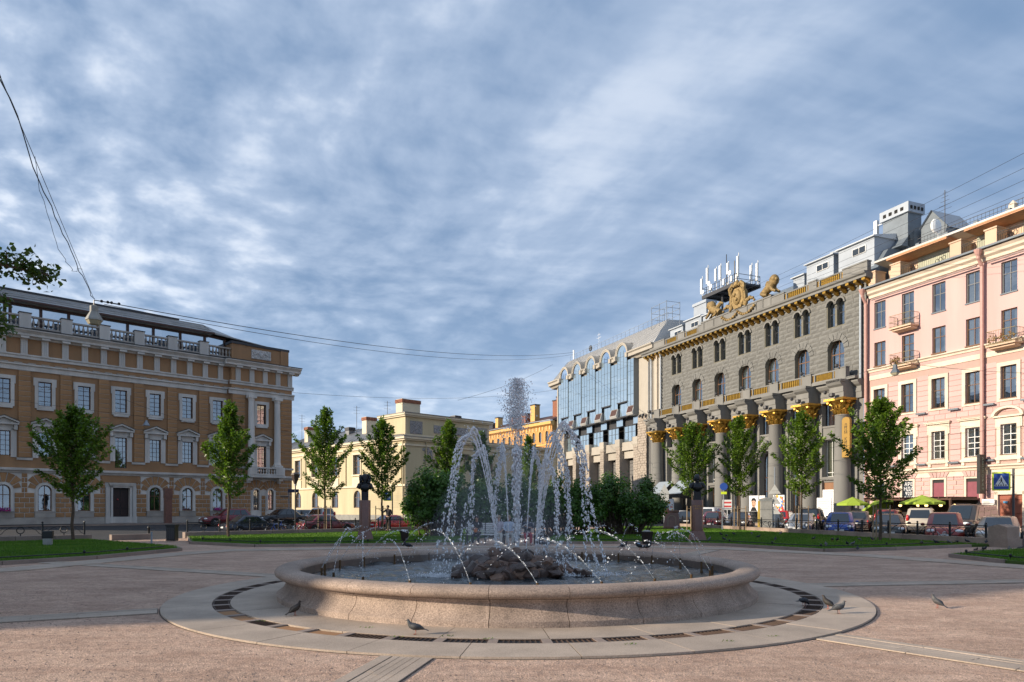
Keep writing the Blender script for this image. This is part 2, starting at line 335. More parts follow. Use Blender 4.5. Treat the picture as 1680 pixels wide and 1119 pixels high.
# ------------------------------------------------ wall with openings, windows
def arch_pts(l, r, t, n=10):
    cx = (l+r)/2; ra = (r-l)/2
    return [(cx+ra*math.cos(PI*i/n), t-ra+ra*math.sin(PI*i/n)) for i in range(n+1)]   # right to left
def wall(mb, x0, x1, z0, z1, ops, depth=.35, y=0.0):
    xs = sorted({x0, x1}|{min(max(o[0], x0), x1) for o in ops}|{min(max(o[1], x0), x1) for o in ops})
    zs = sorted({z0, z1}|{min(max(o[2], z0), z1) for o in ops}|{min(max(o[3], z0), z1) for o in ops})
    for i in range(len(xs)-1):
        run = None
        for j in range(len(zs)-1):
            cx = (xs[i]+xs[i+1])/2; cz = (zs[j]+zs[j+1])/2
            hole = any(o[0] < cx < o[1] and o[2] < cz < o[3] for o in ops)
            if not hole:
                if run is None: run = zs[j]
                if j == len(zs)-2: mb.add([(xs[i], y, run), (xs[i+1], y, run), (xs[i+1], y, zs[j+1]), (xs[i], y, zs[j+1])], [(0, 1, 2, 3)]); run = None
            elif run is not None:
                mb.add([(xs[i], y, run), (xs[i+1], y, run), (xs[i+1], y, zs[j]), (xs[i], y, zs[j])], [(0, 1, 2, 3)]); run = None
    for o in ops:
        l, r, b, t = o[:4]; arch = len(o) > 4 and o[4]; yd = y+depth
        mb.add([(l, y, b), (l, yd, b), (r, yd, b), (r, y, b)], [(0, 1, 2, 3)])
        if not arch:
            mb.add([(l, y, b), (l, y, t), (l, yd, t), (l, yd, b)], [(0, 1, 2, 3)]); mb.add([(r, y, b), (r, yd, b), (r, yd, t), (r, y, t)], [(0, 1, 2, 3)])
            mb.add([(l, y, t), (r, y, t), (r, yd, t), (l, yd, t)], [(0, 1, 2, 3)])
        else:
            ap = arch_pts(l, r, t); sp = ap[0][1]
            mb.add([(l, y, b), (l, y, sp), (l, yd, sp), (l, yd, b)], [(0, 1, 2, 3)]); mb.add([(r, y, b), (r, yd, b), (r, yd, sp), (r, y, sp)], [(0, 1, 2, 3)])
            for k in range(len(ap)-1):
                p, q = ap[k], ap[k+1]; corner = (r, t) if k < len(ap)//2 else (l, t)
                mb.add([(p[0], y, p[1]), (q[0], y, q[1]), (corner[0], y, corner[1])], [(0, 2, 1)])
                mb.add([(p[0], y, p[1]), (q[0], y, q[1]), (q[0], yd, q[1]), (p[0], yd, p[1])], [(0, 1, 2, 3)])
            c = len(ap)//2; mb.add([(l, y, t), (r, y, t), (ap[c][0], y, ap[c][1])], [(0, 2, 1)])
    return mb
def outline(wd, h, arch):
    if not arch: return [(-wd/2, 0), (wd/2, 0), (wd/2, h), (-wd/2, h)]
    return [(-wd/2, 0), (wd/2, 0)]+arch_pts(-wd/2, wd/2, h)
def win_proto(name, wd, h, fm, arch=False, vbars=(0.0,), hbars=(.5,), fw=.07, bar=.04, glass=None, curtain=None, cfrac=1.0, backd=.55):
    """meshes of one window, origin bottom centre, front plane y=0: frame with bars, pane, dark backing, curtain"""
    mb = MB(); ol = outline(wd, h, arch)
    il = [(x*(wd/2-fw)/(wd/2), fw+(z*(h-2*fw)/h)) for x, z in ol]
    n = len(ol)
    for i in range(n):
        j = (i+1) % n; a, b, c, d = ol[i], ol[j], il[j], il[i]
        mb.add([(a[0], 0, a[1]), (b[0], 0, b[1]), (c[0], 0, c[1]), (d[0], 0, d[1]), (c[0], .08, c[1]), (d[0], .08, d[1]), (a[0], .08, a[1]), (b[0], .08, b[1])], [(0, 1, 2, 3), (3, 2, 4, 5)])
    def top_at(x):
        if not arch: return h-fw
        ra = wd/2-fw; return h-fw-ra+math.sqrt(max(0, ra*ra-x*x)) if abs(x) < ra else h-fw-ra
    for vb in vbars:
        x = vb*wd/2; mb.box(x-bar/2, x+bar/2, .008, .07, fw, min(top_at(x-bar/2), top_at(x+bar/2)))
    for hb in hbars:
        z = hb*h; hw = wd/2-fw
        if arch and z > h-wd/2: hw = math.sqrt(max(.0, (wd/2-fw)**2-(z-(h-wd/2))**2))
        mb.box(-hw, hw, .012, .066, z-bar/2, z+bar/2)
    fr = mb.mesh(name, fm)
    p = MB(); p.add([(x, .04, z) for x, z in il], [tuple(range(n))]); pm = p.mesh('pane', glass or M['glass'], fix=False)
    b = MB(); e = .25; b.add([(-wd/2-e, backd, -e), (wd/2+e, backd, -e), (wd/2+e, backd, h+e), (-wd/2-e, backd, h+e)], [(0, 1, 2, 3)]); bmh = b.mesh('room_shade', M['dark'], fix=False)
    cm = None
    if curtain:
        c = MB(); nn = 13; zb = h*(1-cfrac)
        for sgn in (-1, 1):
            xs = [sgn*(wd/2*(1-.70*i/nn)) for i in range(nn+1)]
            for i in range(nn):
                ya = .16+.025*(i % 2); yb = .16+.025*((i+1) % 2)
                c.add([(xs[i], ya, zb), (xs[i+1], yb, zb), (xs[i+1], yb, h-.02), (xs[i], ya, h-.02)], [(0, 1, 2, 3)])
        cm = c.mesh('curtain', curtain, fix=False)
    return dict(frame=fr, pane=pm, back=bmh, curtain=cm)
def put_window(parent, P, x, y, z, curtain=True, name='window'):
    wo = O(name, P['frame'], parent, (x, y, z))
    O('pane', P['pane'], wo); O('room_shade', P['back'], wo)
    if P['curtain'] and curtain: O('curtain', P['curtain'], wo)
    return wo
# ================================================================ GROUND
def sheet(name, poly, z, m, kind='structure', z_of=None):
    me = bpy.data.meshes.new(name); me.from_pydata([(x, y, z_of(x, y) if z_of else z) for x, y in poly], [], [tuple(range(len(poly)))]); me.materials.append(m)
    o = O(name, me); o['kind'] = kind; return o
M['grit'] = mat('pink_grit', (.63, .435, .325), .95, var=.0, col2=(.45, .305, .225), vscale=.55, bump=.9, bscale=55, fine=.55, fscale=42)
# the grit needs soft damp patches, raked marks and trodden grain at several scales
def grit_nodes():
    m = M['grit']; nt = m.node_tree; b = nt.nodes['Principled BSDF']; src = b.inputs['Base Color'].links[0].from_socket
    t = nt.nodes.new('ShaderNodeTexCoord')
    mp = nt.nodes.new('ShaderNodeMapping'); mp.inputs['Scale'].default_value = (1, 2.2, 1); mp.inputs['Rotation'].default_value = (0, 0, .3); nt.links.new(t.outputs['Object'], mp.inputs[0])
    f = ramp(nt, noise(nt, mp.outputs[0], 1.1, 6, .65, .6), [(.40, .0), (.66, .95)])
    c = mixc(nt, f, src, mixc(nt, 1.0, src, (.74, .69, .67), 'MULTIPLY'))
    g = ramp(nt, noise(nt, t.outputs['Object'], 9, 5, .7), [(.32, .68), (.6, 1.12), (.75, 1.45)])
    c = mixc(nt, .85, c, mixc(nt, 1.0, c, g, 'MULTIPLY'))
    gg = ramp(nt, noise(nt, t.outputs['Object'], 75, 2, .6), [(.30, .42), (.5, 1.0), (.70, 1.75)])
    c = mixc(nt, .8, c, mixc(nt, 1.0, c, gg, 'MULTIPLY'))
    nt.links.new(c, b.inputs['Base Color'])
    bn = b.inputs['Normal'].links[0].from_node; bn.inputs['Distance'].default_value = .03
    h1 = noise(nt, t.outputs['Object'], 48, 3, .65); h2 = noise(nt, t.outputs['Object'], 7, 4, .6)
    nt.links.new(math_n(nt, 'ADD', h1, math_n(nt, 'MULTIPLY', h2, 1.4)), bn.inputs['Height'])
grit_nodes()
# one sheet to the horizon; the streets lie a little lower on it and rise towards the houses
sheet('ground', [(-900, -300), (900, -300), (900, 1500), (-900, 1500)], -.62, M['asphalt'])
FC = Vector((.1, 14.55))         # fountain centre
LD = Vector((.7138, .7004)); LN = Vector((.7004, -.7138))      # left street: direction, normal towards the square
RD = Vector((.3728, -.9279)); RN = Vector((-.9279, -.3728))
L0 = Vector((-35.3, 58)); R0 = Vector((36.26, 50))
PLl = Vector((-24.49, 33.6))     # a point on the left parapet
PRr = Vector((21.5, 31.0))       # a point on the right parapet
def lp(t, d=0): p = PLl+LD*t+LN*d; return (p.x, p.y)
RPD = Vector((-.232, .973)).normalized()
def rp(t, d=0): p = PRr+RPD*t+Vector((RPD.y, -RPD.x))*d; return (p.x, p.y)   # d>0: towards the street
sq = [(-60, -30), (60, -30), (37, 12), rp(-1.3, 7), rp(-1.3, 0), rp(32), lp(42, 0), lp(-60, 0)]
sheet('square_ground', sq, 0.0, M['grit'])
# streets: left (rises to the houses), right
def lf(t, d, z): p = L0+LD*t+LN*d; return (p.x, p.y, z)
dl = (L0-PLl).dot(LN)*-1
def strip(name, fn, t0, t1, da, za, db, zb, m, kind='structure'):
    me = bpy.data.meshes.new(name); me.from_pydata([fn(t0, da, za), fn(t1, da, za), fn(t1, db, zb), fn(t0, db, zb)], [], [(0, 1, 2, 3)]); me.materials.append(m)
    bm = bmesh.new(); bm.from_mesh(me); bmesh.ops.recalc_face_normals(bm, faces=bm.faces)
    for f in bm.faces:
        if f.normal.z < 0: f.normal_flip()
    bm.to_mesh(me); bm.free(); o = O(name, me); o['kind'] = kind; return o
strip('road', lf, -90, 120, 3.0, .28, dl-.25, -.45, M['asphalt'])
mb = MB(); 
def boxstrip(name, fn, t0, t1, d0, d1, z0, z1, m):
    a, b, c, d = fn(t0, d0, z1), fn(t1, d0, z1), fn(t1, d1, z1), fn(t0, d1, z1)
    q = MB(); lo = [(p[0], p[1], z0) for p in (a, b, c, d)]; q.add([a, b, c, d]+lo, [(0, 1, 2, 3), (0, 4, 5, 1), (1, 5, 6, 2), (2, 6, 7, 3), (3, 7, 4, 0)])
    o = build(name, q, m); o['kind'] = 'structure'; return o
boxstrip('pavement', lf, -90, 31.0, -.4, 3.0, -.5, .40, M['sidewalk'])
boxstrip('kerb', lf, -90, 31.0, 3.003, 3.22, -.5, .41, M['granite_k'])
def rf(t, d, z): p = R0+RD*t+RN*d; return (p.x, p.y, z)
drr = (PRr-R0).dot(RN)
strip('road', rf, -170, 60, 5.2, .0, 24.0, -.12, M['asphalt'])
boxstrip('pavement', rf, -170, 60, -.4, 5.2, -.5, .22, M['sidewalk'])
boxstrip('kerb', rf, -170, 60, 5.203, 5.42, -.5, .23, M['granite_k'])
# painted parking lines on the right street
pk = MB()
for i in range(16):
    t = 18-3.0*i; a = rf(t, 15.5, 0); b = rf(t+.12, 15.5, 0); c = rf(t+1.5, 20.5, 0); d = rf(t+1.38, 20.5, 0)
    pk.add([(a[0], a[1], -.055), (b[0], b[1], -.055), (c[0], c[1], -.085), (d[0], d[1], -.085)], [(0, 1, 2, 3)])
# granite ring pavement round the fountain, in slabs; drain channel with grates
RIN, RD0, RD1, ROUT = 4.6, 5.52, 5.82, 6.62
def annulus(mb, c, r0, r1, a0, a1, z, n=6, zb=None, gap=0.0):
    g0 = gap/r0; g1 = gap/r1; vs = []
    for i in range(n+1):
        f = i/n
        for r, g in ((r0, g0), (r1, g1)):
            a = a0+g/2+(a1-a0-g)*f; vs.append((c[0]+r*math.cos(a), c[1]+r*math.sin(a), z))
    fs = [(2*i, 2*i+1, 2*i+3, 2*i+2) for i in range(n)]
    if zb is not None:
        k = len(vs); vs += [(x, y, zb) for x, y, _ in vs]
        for i in range(n): fs += [(2*i, 2*i+2, k+2*i+2, k+2*i), (2*i+3, 2*i+1, k+2*i+1, k+2*i+3)]
        fs += [(1, 0, k, k+1), (2*n, 2*n+1, k+2*n+1, k+2*n)]
    return mb.add(vs, fs)
pv = MB(); annulus(pv, FC, 4.2, ROUT+.02, 0, 2*PI, .004, 96)
ringp = build('pavement', pv, mat('slab_joint', (.10, .075, .06), .95, var=.3)); ringp['kind'] = 'structure'
for k in range(24):
    a0 = 2*PI*k/24+.07; b = MB(); annulus(b, FC, RIN, RD0, a0, a0+2*PI/24, .030+R_.uniform(-.002, .002), 5, 0.0, .012); build('paving_slab', b, M['granite_l'], ringp)
for k in range(30):
    a0 = 2*PI*k/30; b = MB(); annulus(b, FC, RD1, ROUT, a0, a0+2*PI/30, .030+R_.uniform(-.002, .002), 5, 0.0, .012); build('paving_slab', b, M['granite_l'], ringp)
# drain: a stone rib between each pair of grates
NG = 52; gb = MB()
for sd in (RD0+.018, RD1-.036): 
    annulus(gb, (0, 0), sd, sd+.018, -2*PI/NG/2+.012, 2*PI/NG/2-.012, .026, 3, 0.0)
for i in range(9):
    a = -2*PI/NG/2*.80+2*PI/NG*.80*i/8; annulus(gb, (0, 0), RD0+.03, RD1-.03, a-.0011, a+.0011, .022, 1, .006)
grate_me = gb.mesh('drain_grate', M['rust'])
bed = MB(); annulus(bed, (0, 0), RD0+.02, RD1-.02, -2*PI/NG/2+.012, 2*PI/NG/2-.012, .010, 3); bed_d = bed.mesh('drain_bed', mat('wet_drain', (.03, .022, .018), .6), fix=False); bed_o = bed.mesh('drain_bed', M['rust_o'], fix=False)
rib = MB(); annulus(rib, (0, 0), RD0+.006, RD1-.006, -.011, .011, .028, 1, 0.0); rib_me = rib.mesh('drain_rib', M['granite_k'])
for k in range(NG):
    a = 2*PI*k/NG; deg = math.degrees(a) % 360
    silted = 203 < deg < 252
    O('drain_bed', bed_o if silted else bed_d, ringp, (FC.x, FC.y, 0), a)
    if not silted or k % 3 == 0: O('drain_grate', grate_me, ringp, (FC.x, FC.y, 0), a)
    O('drain_rib', rib_me, ringp, (FC.x, FC.y, 0), a+PI/NG)
# radial granite paths: two kerb bands with long setts between
def radial(angle, r1, width, nlong, pieces, m2):
    o = None; a = math.radians(angle); d = Vector((math.sin(a), -math.cos(a))); n = Vector((d.y, -d.x))
    base = MB(); p0 = FC+d*(ROUT+.03); p1 = FC+d*r1; hw = width/2+.015
    base.add([(*(p0+n*hw), .005), (*(p1+n*hw), .005), (*(p1-n*hw), .005), (*(p0-n*hw), .005)], [(0, 1, 2, 3)])
    o = build('path', base, MATS['slab_joint'], fix=False); o['kind'] = 'structure'
    cols = [(-width/2, -width/2+.13), (width/2-.13, width/2)]
    iw = (width-.26-.02)/nlong
    cols += [(-width/2+.14+iw*i, -width/2+.14+iw*(i+1)-.008) for i in range(nlong)]
    for ci, (c0, c1) in enumerate(cols):
        r = ROUT+.04+(0 if ci < 2 else R_.uniform(-.0, .35))
        rr = ROUT+.04
        while rr < r1-.05:
            ln = 1.1 if ci < 2 else R_.uniform(.75, 1.25); e = min(rr+ln, r1); b = MB(); zt = .014+R_.uniform(-.002, .002)+(.003 if ci < 2 else 0)
            pts = [FC+d*rr+n*c0, FC+d*(e-.01)+n*c0, FC+d*(e-.01)+n*c1, FC+d*rr+n*c1]
            b.prism_z([(p.x, p.y) for p in pts], .0, zt); build('paving_slab', b, M['granite_l'], o); rr = e
    return o
for ang, r1, nl in ((-11.3, 9.5, 4), (38, 13.5, 3), (98.5, 19.0, 2), (-64, 13.0, 2), (-117, 16.5, 2), (150, 16, 2), (-165, 16, 2)):
    radial(ang, r1, .62, nl, 1, None)
# a pale slab strip along the lawns
bpts = [(-18.5, 13.5), (-14.3, 19.6), (-12.9, 26.0), (-11.5, 28.6), (-6.6, 30.1), (-2.2, 31.1), (6.0, 31.2), (9.3, 29.6), (13.2, 25.3), (15.3, 20.4), (17.5, 14.0)]
def offset_poly(pts, dist):
    out = []
    for i, p in enumerate(pts):
        a = Vector(pts[max(0, i-1)]); b = Vector(pts[min(len(pts)-1, i+1)]); d = (b-a).normalized(); out.append((p[0]+d.y*dist, p[1]-d.x*dist))
    return out
outer = offset_poly(bpts, 0.0); inner = offset_poly(bpts, 1.25)
base = MB()
for i in range(len(bpts)-1): base.add([(*outer[i], .005), (*outer[i+1], .005), (*inner[i+1], .005), (*inner[i], .005)], [(0, 1, 2, 3)])
bp = build('path', base, MATS['slab_joint']); bp['kind'] = 'structure'
for i in range(len(bpts)-1):
    A0, A1, B0, B1 = map(Vector, (outer[i], outer[i+1], inner[i], inner[i+1])); nseg = max(2, int((A1-A0).length/1.1))
    for k in range(nseg):
        f0, f1 = (k+.006)/nseg, (k+1-.006)/nseg; b = MB()
        b.prism_z([tuple(A0.lerp(A1, f0)), tuple(B0.lerp(B1, f0)), tuple(B0.lerp(B1, f1)), tuple(A0.lerp(A1, f1))][::-1], 0, .028+R_.uniform(-.003, .003)); build('paving_slab', b, M['granite_l'], bp)
# loose grains and small stones on the near grit
def scatter_grains():
    rs = np.random.RandomState(3); n = 9000
    y = 6.2+rs.rand(n)**1.7*9; x = (rs.rand(n)*2-1)*(y*.75)
    keep = np.hypot(x-FC.x, y-FC.y) > ROUT+.05; x, y = x[keep], y[keep]; n = len(x)
    s = .004+rs.rand(n)**3*.012; a = rs.rand(n)*6.28
    v = np.zeros((n, 5, 3)); 
    for k in range(4):
        v[:, k, 0] = x+s*np.cos(a+k*PI/2)*(1+.4*(k % 2)); v[:, k, 1] = y+s*np.sin(a+k*PI/2); v[:, k, 2] = 0.0
    v[:, 4, 0] = x+s*.3*np.cos(a); v[:, 4, 1] = y; v[:, 4, 2] = s*.9
    idx = np.arange(n)[:, None]*5
    f = np.concatenate([np.stack([idx[:, 0]+k, idx[:, 0]+(k+1) % 4, idx[:, 0]+4], 1) for k in range(4)])
    me = bpy.data.meshes.new('gravel'); me.from_pydata(v.reshape(-1, 3).tolist(), [], f.tolist()); me.materials.append(mat('grain', (.34, .25, .20), .9, var=.5, vscale=2))
    o = O('gravel', me); tag(o, 'loose pink stone grains on the grit round the fountain', 'gravel', kind='stuff')
scatter_grains()

# ================================================================ BROWN BUILDING (left)
def balustrade(mb, x0, x1, z0, z1, y, step=.26, r=.085):
    mb.box(x0, x1, y-.13, y+.13, z0, z0+.12); mb.box(x0, x1, y-.14, y+.14, z1-.13, z1)
    n = max(2, int((x1-x0)/step)); h = z1-z0-.25
    for i in range(n):
        x = x0+(x1-x0)*(i+.5)/n
        mb.lathe([(r*.8, 0), (r, .06*h), (r*.45, .16*h), (r*.62, .3*h), (r*1.08, .5*h), (r*.6, .75*h), (r*.42, .9*h), (r*.85, h)], 6, (x, y, z0+.12), False)
B = thing('brown_palace', 'ochre brown stucco palace with white trim, rusticated ground floor and roof balustrade', 'building', (L0.x, L0.y, 0), math.atan2(LD.y, LD.x))
UL, UR = -16.6, 18.1; UB = 12.0      # left end (outside the frame), right end, start of the projecting end block
mid = [-13.77, -11.04, -8.3, -5.56, -2.83, -.09, 2.66, 5.39, 8.13, 10.86]
gw = [x for x in mid if abs(x-2.66) > .1]
ops = [(x-.47, x+.47, 1.45, 3.52, True) for x in gw]+[(2.66-.66, 2.66+.66, .42, 3.42)]
ops2 = [(x-.46, x+.46, 5.78, 7.70) if abs(x-2.66) > .1 else (x-.46, x+.46, 5.1, 7.70) for x in mid]
ops3 = [(x-.46, x+.46, 9.84, 11.74) for x in mid]
m_ = MB(); wall(m_, UL, UB, .3, 4.5, ops); build('ground_floor_wall', m_, M['white'], B)
m_ = MB(); wall(m_, UL, UB, 4.5, 15.2, ops2+ops3); build('upper_wall', m_, M['ochre'], B)
# projecting end block, y=-.4
YB = -.40
m_ = MB(); e_ops = [(14.09-.0, 14.70, 1.5, 3.5, True), (15.55, 16.16, 1.5, 3.5, True)]
wall(m_, UB, UR, .3, 4.5, e_ops, y=YB); build('ground_floor_wall', m_, M['white'], B)
m_ = MB(); wall(m_, UB, UR, 4.5, 15.2, [(14.45, 15.37, 5.1, 7.69), (14.45, 15.37, 9.78, 11.69)], y=YB); 
m_.add([(UB, YB, 4.5), (UB, 0, 4.5), (UB, 0, 15.2), (UB, YB, 15.2)], [(0, 1, 2, 3)]); build('upper_wall', m_, M['ochre'], B)
m_ = MB(); m_.add([(UB, YB, .3), (UB, 0, .3), (UB, 0, 4.5), (UB, YB, 4.5)], [(0, 1, 2, 3)])
D_ = 6.0
m_.add([(UR, YB, .0), (UR, D_, .0), (UR, D_, 15.2), (UR, YB, 15.2), (UL, D_, 0), (UL, 0, 0), (UL, 0, 15.2), (UL, D_, 15.2)], [(0, 1, 2, 3), (5, 4, 7, 6), (1, 4, 7, 2)])
build('side_wall', m_, M['ochre'], B)
# plinth
m_ = MB(); 
for a, b in ((UL, 1.75), (3.57, UB)): m_.box(a, b, -.10, .05, .0, .93)
m_.box(UB-.1, UR+.1, YB-.10, YB+.05, 0, .93); build('plinth', m_, M['plinth'], B)
for x in gw:
    m_ = MB(); m_.box(x-.70, x+.70, -.135, .02, .93, 1.44); m_.box(x-.72, x+.72, -.16, .02, 1.36, 1.45); build('window_apron', m_, M['plinth'], B)
# rusticated blocks
blk = {}
def block(x0, x1, z0, z1, y, name='wall_block', g=.028):
    wv, hv = round(x1-x0-2*g, 3), round(z1-z0-2*g, 3)
    if wv < .07: return
    if (wv, hv) not in blk: b = MB(); b.box(-wv/2, wv/2, -.055, .02, -hv/2, hv/2, .018); blk[(wv, hv)] = b.mesh(name, M['ochre_block'])
    O(name, blk[(wv, hv)], B, ((x0+x1)/2, y, (z0+z1)/2))
def courses(xa, xb, y, n0=.93, rows=9, rh=.397, skip=lambda z: None, gwv=.72):
    for k in range(rows):
        z0 = n0+k*rh; z1 = min(z0+rh, 4.44); clip = skip(z0+rh/2)
        a, b = xa, xb
        if clip: a, b = xa-clip[0], xb+clip[1]
        wd = b-a; n = max(1, round(wd/gwv)); offs = (k % 2)*.5
        xs = [a]+[a+wd*(i+ (0 if not offs else -.5))/n for i in range(1, n+ (1 if offs else 0))]+[b]
        xs = sorted(x for x in xs if a <= x <= b)
        for p, q in zip(xs[:-1], xs[1:]): block(p, q, z0, z1, y)
edges = []
allw = [(x, .70) for x in gw]+[(2.66, 1.18)]
allw.sort()
prev = max(UL, -9.4)
for x, hw in allw:
    if x < -9: continue
    if x-hw > prev: edges.append((prev, x-hw))
    prev = x+hw
edges.append((prev, UB-.02))
rv = 1.16
def clipf(dirs):
    def f(z):
        if z < 3.0: return None
        dz = z-3.05; ext = max(.0, rv-.70) if dz < .2 else rv-.70
        return (-ext*dirs[0] if True else 0, -ext*dirs[1])
    return f
for a, b in edges:
    la = 0 if abs(a-(2.66+1.18)) < .05 or a <= -9.3 else 1; lb = 0 if abs(b-(2.66-1.18)) < .05 or b > UB-.1 else 1
    courses(a, b, 0.0, skip=clipf((la, lb)))
courses(UB+.03, 13.86, YB); courses(14.92, 15.33, YB, rows=5, gwv=.5); courses(16.38, UR-.02, YB)
def voussoirs(xc, zc, r0, r1, y, n=7, amin=12):
    for i in range(n):
        a0 = math.radians(amin)+(PI-2*math.radians(amin))*i/n; a1 = math.radians(amin)+(PI-2*math.radians(amin))*(i+1)/n
        g = .028; b = MB(); pts = []
        for r, s in ((r0, 1), (r1, 1)):
            da = g/r; pts.append((r, a0+da, a1-da))
        ztop = 4.44
        def lim(r, a):
            x, z = r*math.cos(a), r*math.sin(a); L = r
            if z+zc > ztop: L = (ztop-zc)/math.sin(a)
            return (L*math.cos(a), L*math.sin(a))
        rr1 = r1*(1.28 if 1 <= i <= n-2 else 1.05)
        am = (a0+a1)/2
        poly = [lim(r0, pts[0][1]), lim(rr1, pts[1][1]), lim(rr1, pts[1][2]), lim(r0, pts[0][2])]
        b.prism([(xc+p[0], zc+p[1]) for p in poly], y-.055, y+.02); build('voussoir', b, M['ochre_block'], B)
for x in gw:
    if x > -9: voussoirs(x, 3.05, .70, 1.12, 0.0)
for x in (14.395, 15.855): voussoirs(x, 3.19, .46, .95, YB, 6, 25)
# window surrounds, ground floor
def arch_ring(mb, xc, hw, z0, zt, tw, y0, y1, n=12):
    zs = zt-hw
    mb.box(xc-hw-tw, xc-hw, y0, y1, z0, zs); mb.box(xc+hw, xc+hw+tw, y0, y1, z0, zs)
    for i in range(n):
        a, b = PI*i/n, PI*(i+1)/n
        mb.prism([(xc+r*math.cos(t), zs+r*math.sin(t)) for r, t in ((hw, a), (hw+tw, a), (hw+tw, b), (hw, b))], y0, y1)
WG = win_proto('window', .94, 2.07, M['win_brown'], True, (0,), (.62,), .07, .05)
WE = win_proto('window', .61, 2.0, M['win_brown'], True, (0,), (.3, .5, .72), .06, .035, curtain=M['curtain'])
WM = win_proto('window', .92, 1.92, M['brown_wood'], False, (-.36, .36), (.22, .42, .62, .82), .055, .03, curtain=M['curtain'])
WMl = win_proto('window', .92, 2.6, M['brown_wood'], False, (-.36, .36), (.18, .36, .54, .72, .88), .055, .03)
WT = win_proto('window', .92, 1.90, M['brown_wood'], False, (0,), (.2, .4, .6, .8), .055, .035)
for x in gw:
    s = MB(); arch_ring(s, x, .47, 1.45, 3.52, .17, -.075, .02); so_ = build('window_surround', s, M['white'], B)
    put_window(B, WG, x, .17, 1.45)
for x in (14.395, 15.855):
    s = MB(); arch_ring(s, x, .305, 1.5, 3.5, .14, YB-.075, YB+.02); build('window_surround', s, M['white'], B); put_window(B, WE, x, YB+.17, 1.5)
# flowers on two of the sills
def petunias(parent, x, y, z, wdt, m):
    b = MB(); 
    for i in range(60): b.ball((R_.uniform(-wdt, wdt), R_.uniform(-.12, .05), R_.uniform(.0, .26)), R_.uniform(.03, .06), n=5, k=3)
    o = build('sill_flowers', b, m, None, (0, 0, 0)); return o
pet_m = mat('purple_petunias', (.22, .03, .30), .8, var=.0, col2=(.50, .04, .16), vscale=7)
for x in (-5.56, 10.86):
    o = petunias(None, 0, 0, 0, .42, pet_m); p = L0+LD*x-LN*(-.28); o.location = (p.x+LN.x*.0, p.y+LN.y*.0, 1.46); o.rotation_euler = (0, 0, math.atan2(LD.y, LD.x))
    o.name = 'flower_box'; tag(o, 'purple and pink petunias on the arched sill at the left frame edge' if x < 0 else 'purple petunias on the palace sill behind the red hatchback', 'flowers')
# door
s = MB(); s.box(1.48, 1.80, -.16, .03, .40, 3.45); s.box(3.52, 3.84, -.16, .03, .40, 3.45); s.box(1.44, 3.88, -.2, .03, .40, .95)
s2 = MB(); s2.box(1.86, 2.0, -.22, .05, .40, 3.60); s2.box(3.32, 3.46, -.22, .05, .40, 3.60); s2.box(1.86, 3.46, -.22, .05, 3.42, 3.60); s2.box(1.74, 3.58, -.34, .02, 3.60, 3.72); s2.box(1.70, 3.62, -.40, .02, 3.72, 3.80)
build('door_surround', s, M['white'], B); build('door_architrave', s2, M['white'], B)
s = MB(); s.box(2.0, 3.32, .26, .32, .42, 3.42); dr = build('door', s, mat('dark_door', (.018, .008, .008), .45, var=.3), B)
s = MB(); s.box(2.06, 2.60, .235, .262, .6, 1.6); s.box(2.06, 2.60, .235, .262, 1.75, 3.2); s.box(2.72, 3.26, .235, .262, .6, 1.6); s.box(2.72, 3.26, .235, .262, 1.75, 3.2); build('door_panel', s, mat('dark_door_panel', (.03, .012, .011), .4, var=.3), dr)
s = MB(); s.ball((2.46, .20, 2.42), .07, n=8, k=5); build('door_badge', s, M['sign_r'], dr)
s = MB(); s.box(1.7, 3.6, -.75, -.2, .2, .43); build('door_step', s, M['granite_k'], B)
s = MB(); s.box(1.2, 4.12, -.08, .02, 3.86, 4.44); build('over_door_panel', s, M['ochre'], B)
# ledges and bands
def band(name, x0, x1, prof, m, y=0): s = MB(); s.profile_x([(a+y, b) for a, b in prof], x0, x1); return build(name, s, m, B)
ledge = [(.02, 4.45), (-.10, 4.47), (-.16, 4.58), (-.30, 4.66), (-.30, 4.80), (.02, 4.86)]
band('ledge', UL, UB-.42, ledge, M['white']); band('ledge', UB-.4, UR+.3, ledge, M['white'], YB)
sill = [(.02, 5.45), (-.10, 5.47), (-.14, 5.63), (.02, 5.66)]
xs = [UL]+[v for x in mid for v in (x-.84, x+.84)]+[UB-.02]
for a, b in zip(xs[0::2], xs[1::2]):
    if b > a: band('sill_band', a, b, sill, M['white'])
band('sill_band', UB-.06, 13.85, sill, M['white'], YB); band('sill_band', 16.15, UR+.12, sill, M['white'], YB)
strg = [(.02, 12.48), (-.10, 12.50), (-.12, 12.82), (-.26, 12.90), (-.26, 12.99), (.02, 13.06)]
band('string_course', UL, UB-.3, strg, M['white']); band('string_course', UB-.28, UR+.18, strg, M['white'], YB)
bnd = [(.02, 13.40), (-.08, 13.42), (-.08, 13.60), (-.16, 13.66), (-.16, 13.76), (.02, 13.80)]
band('frieze_band', UL, UB-.2, bnd, M['white']); band('frieze_band', UB-.18, UR+.14, bnd, M['white'], YB)
corn = [(.02, 15.0), (-.12, 15.02), (-.20, 15.14), (-.50, 15.18), (-.50, 15.34), (-.62, 15.46), (-.74, 15.56), (-.74, 15.64), (.3, 15.70), (.3, 15.0)]
band('cornice', UL, UB-.75, corn, M['white']); band('cornice', UB-.73, UR+.72, corn, M['white'], YB)
flash = [(-.78, 15.655), (-.78, 15.71), (.35, 15.90), (.35, 15.72)]
band('cornice_flashing', UL, UB-.76, flash, M['roof_dark']); band('cornice_flashing', UB-.75, UR+.76, flash, M['roof_dark'], YB)
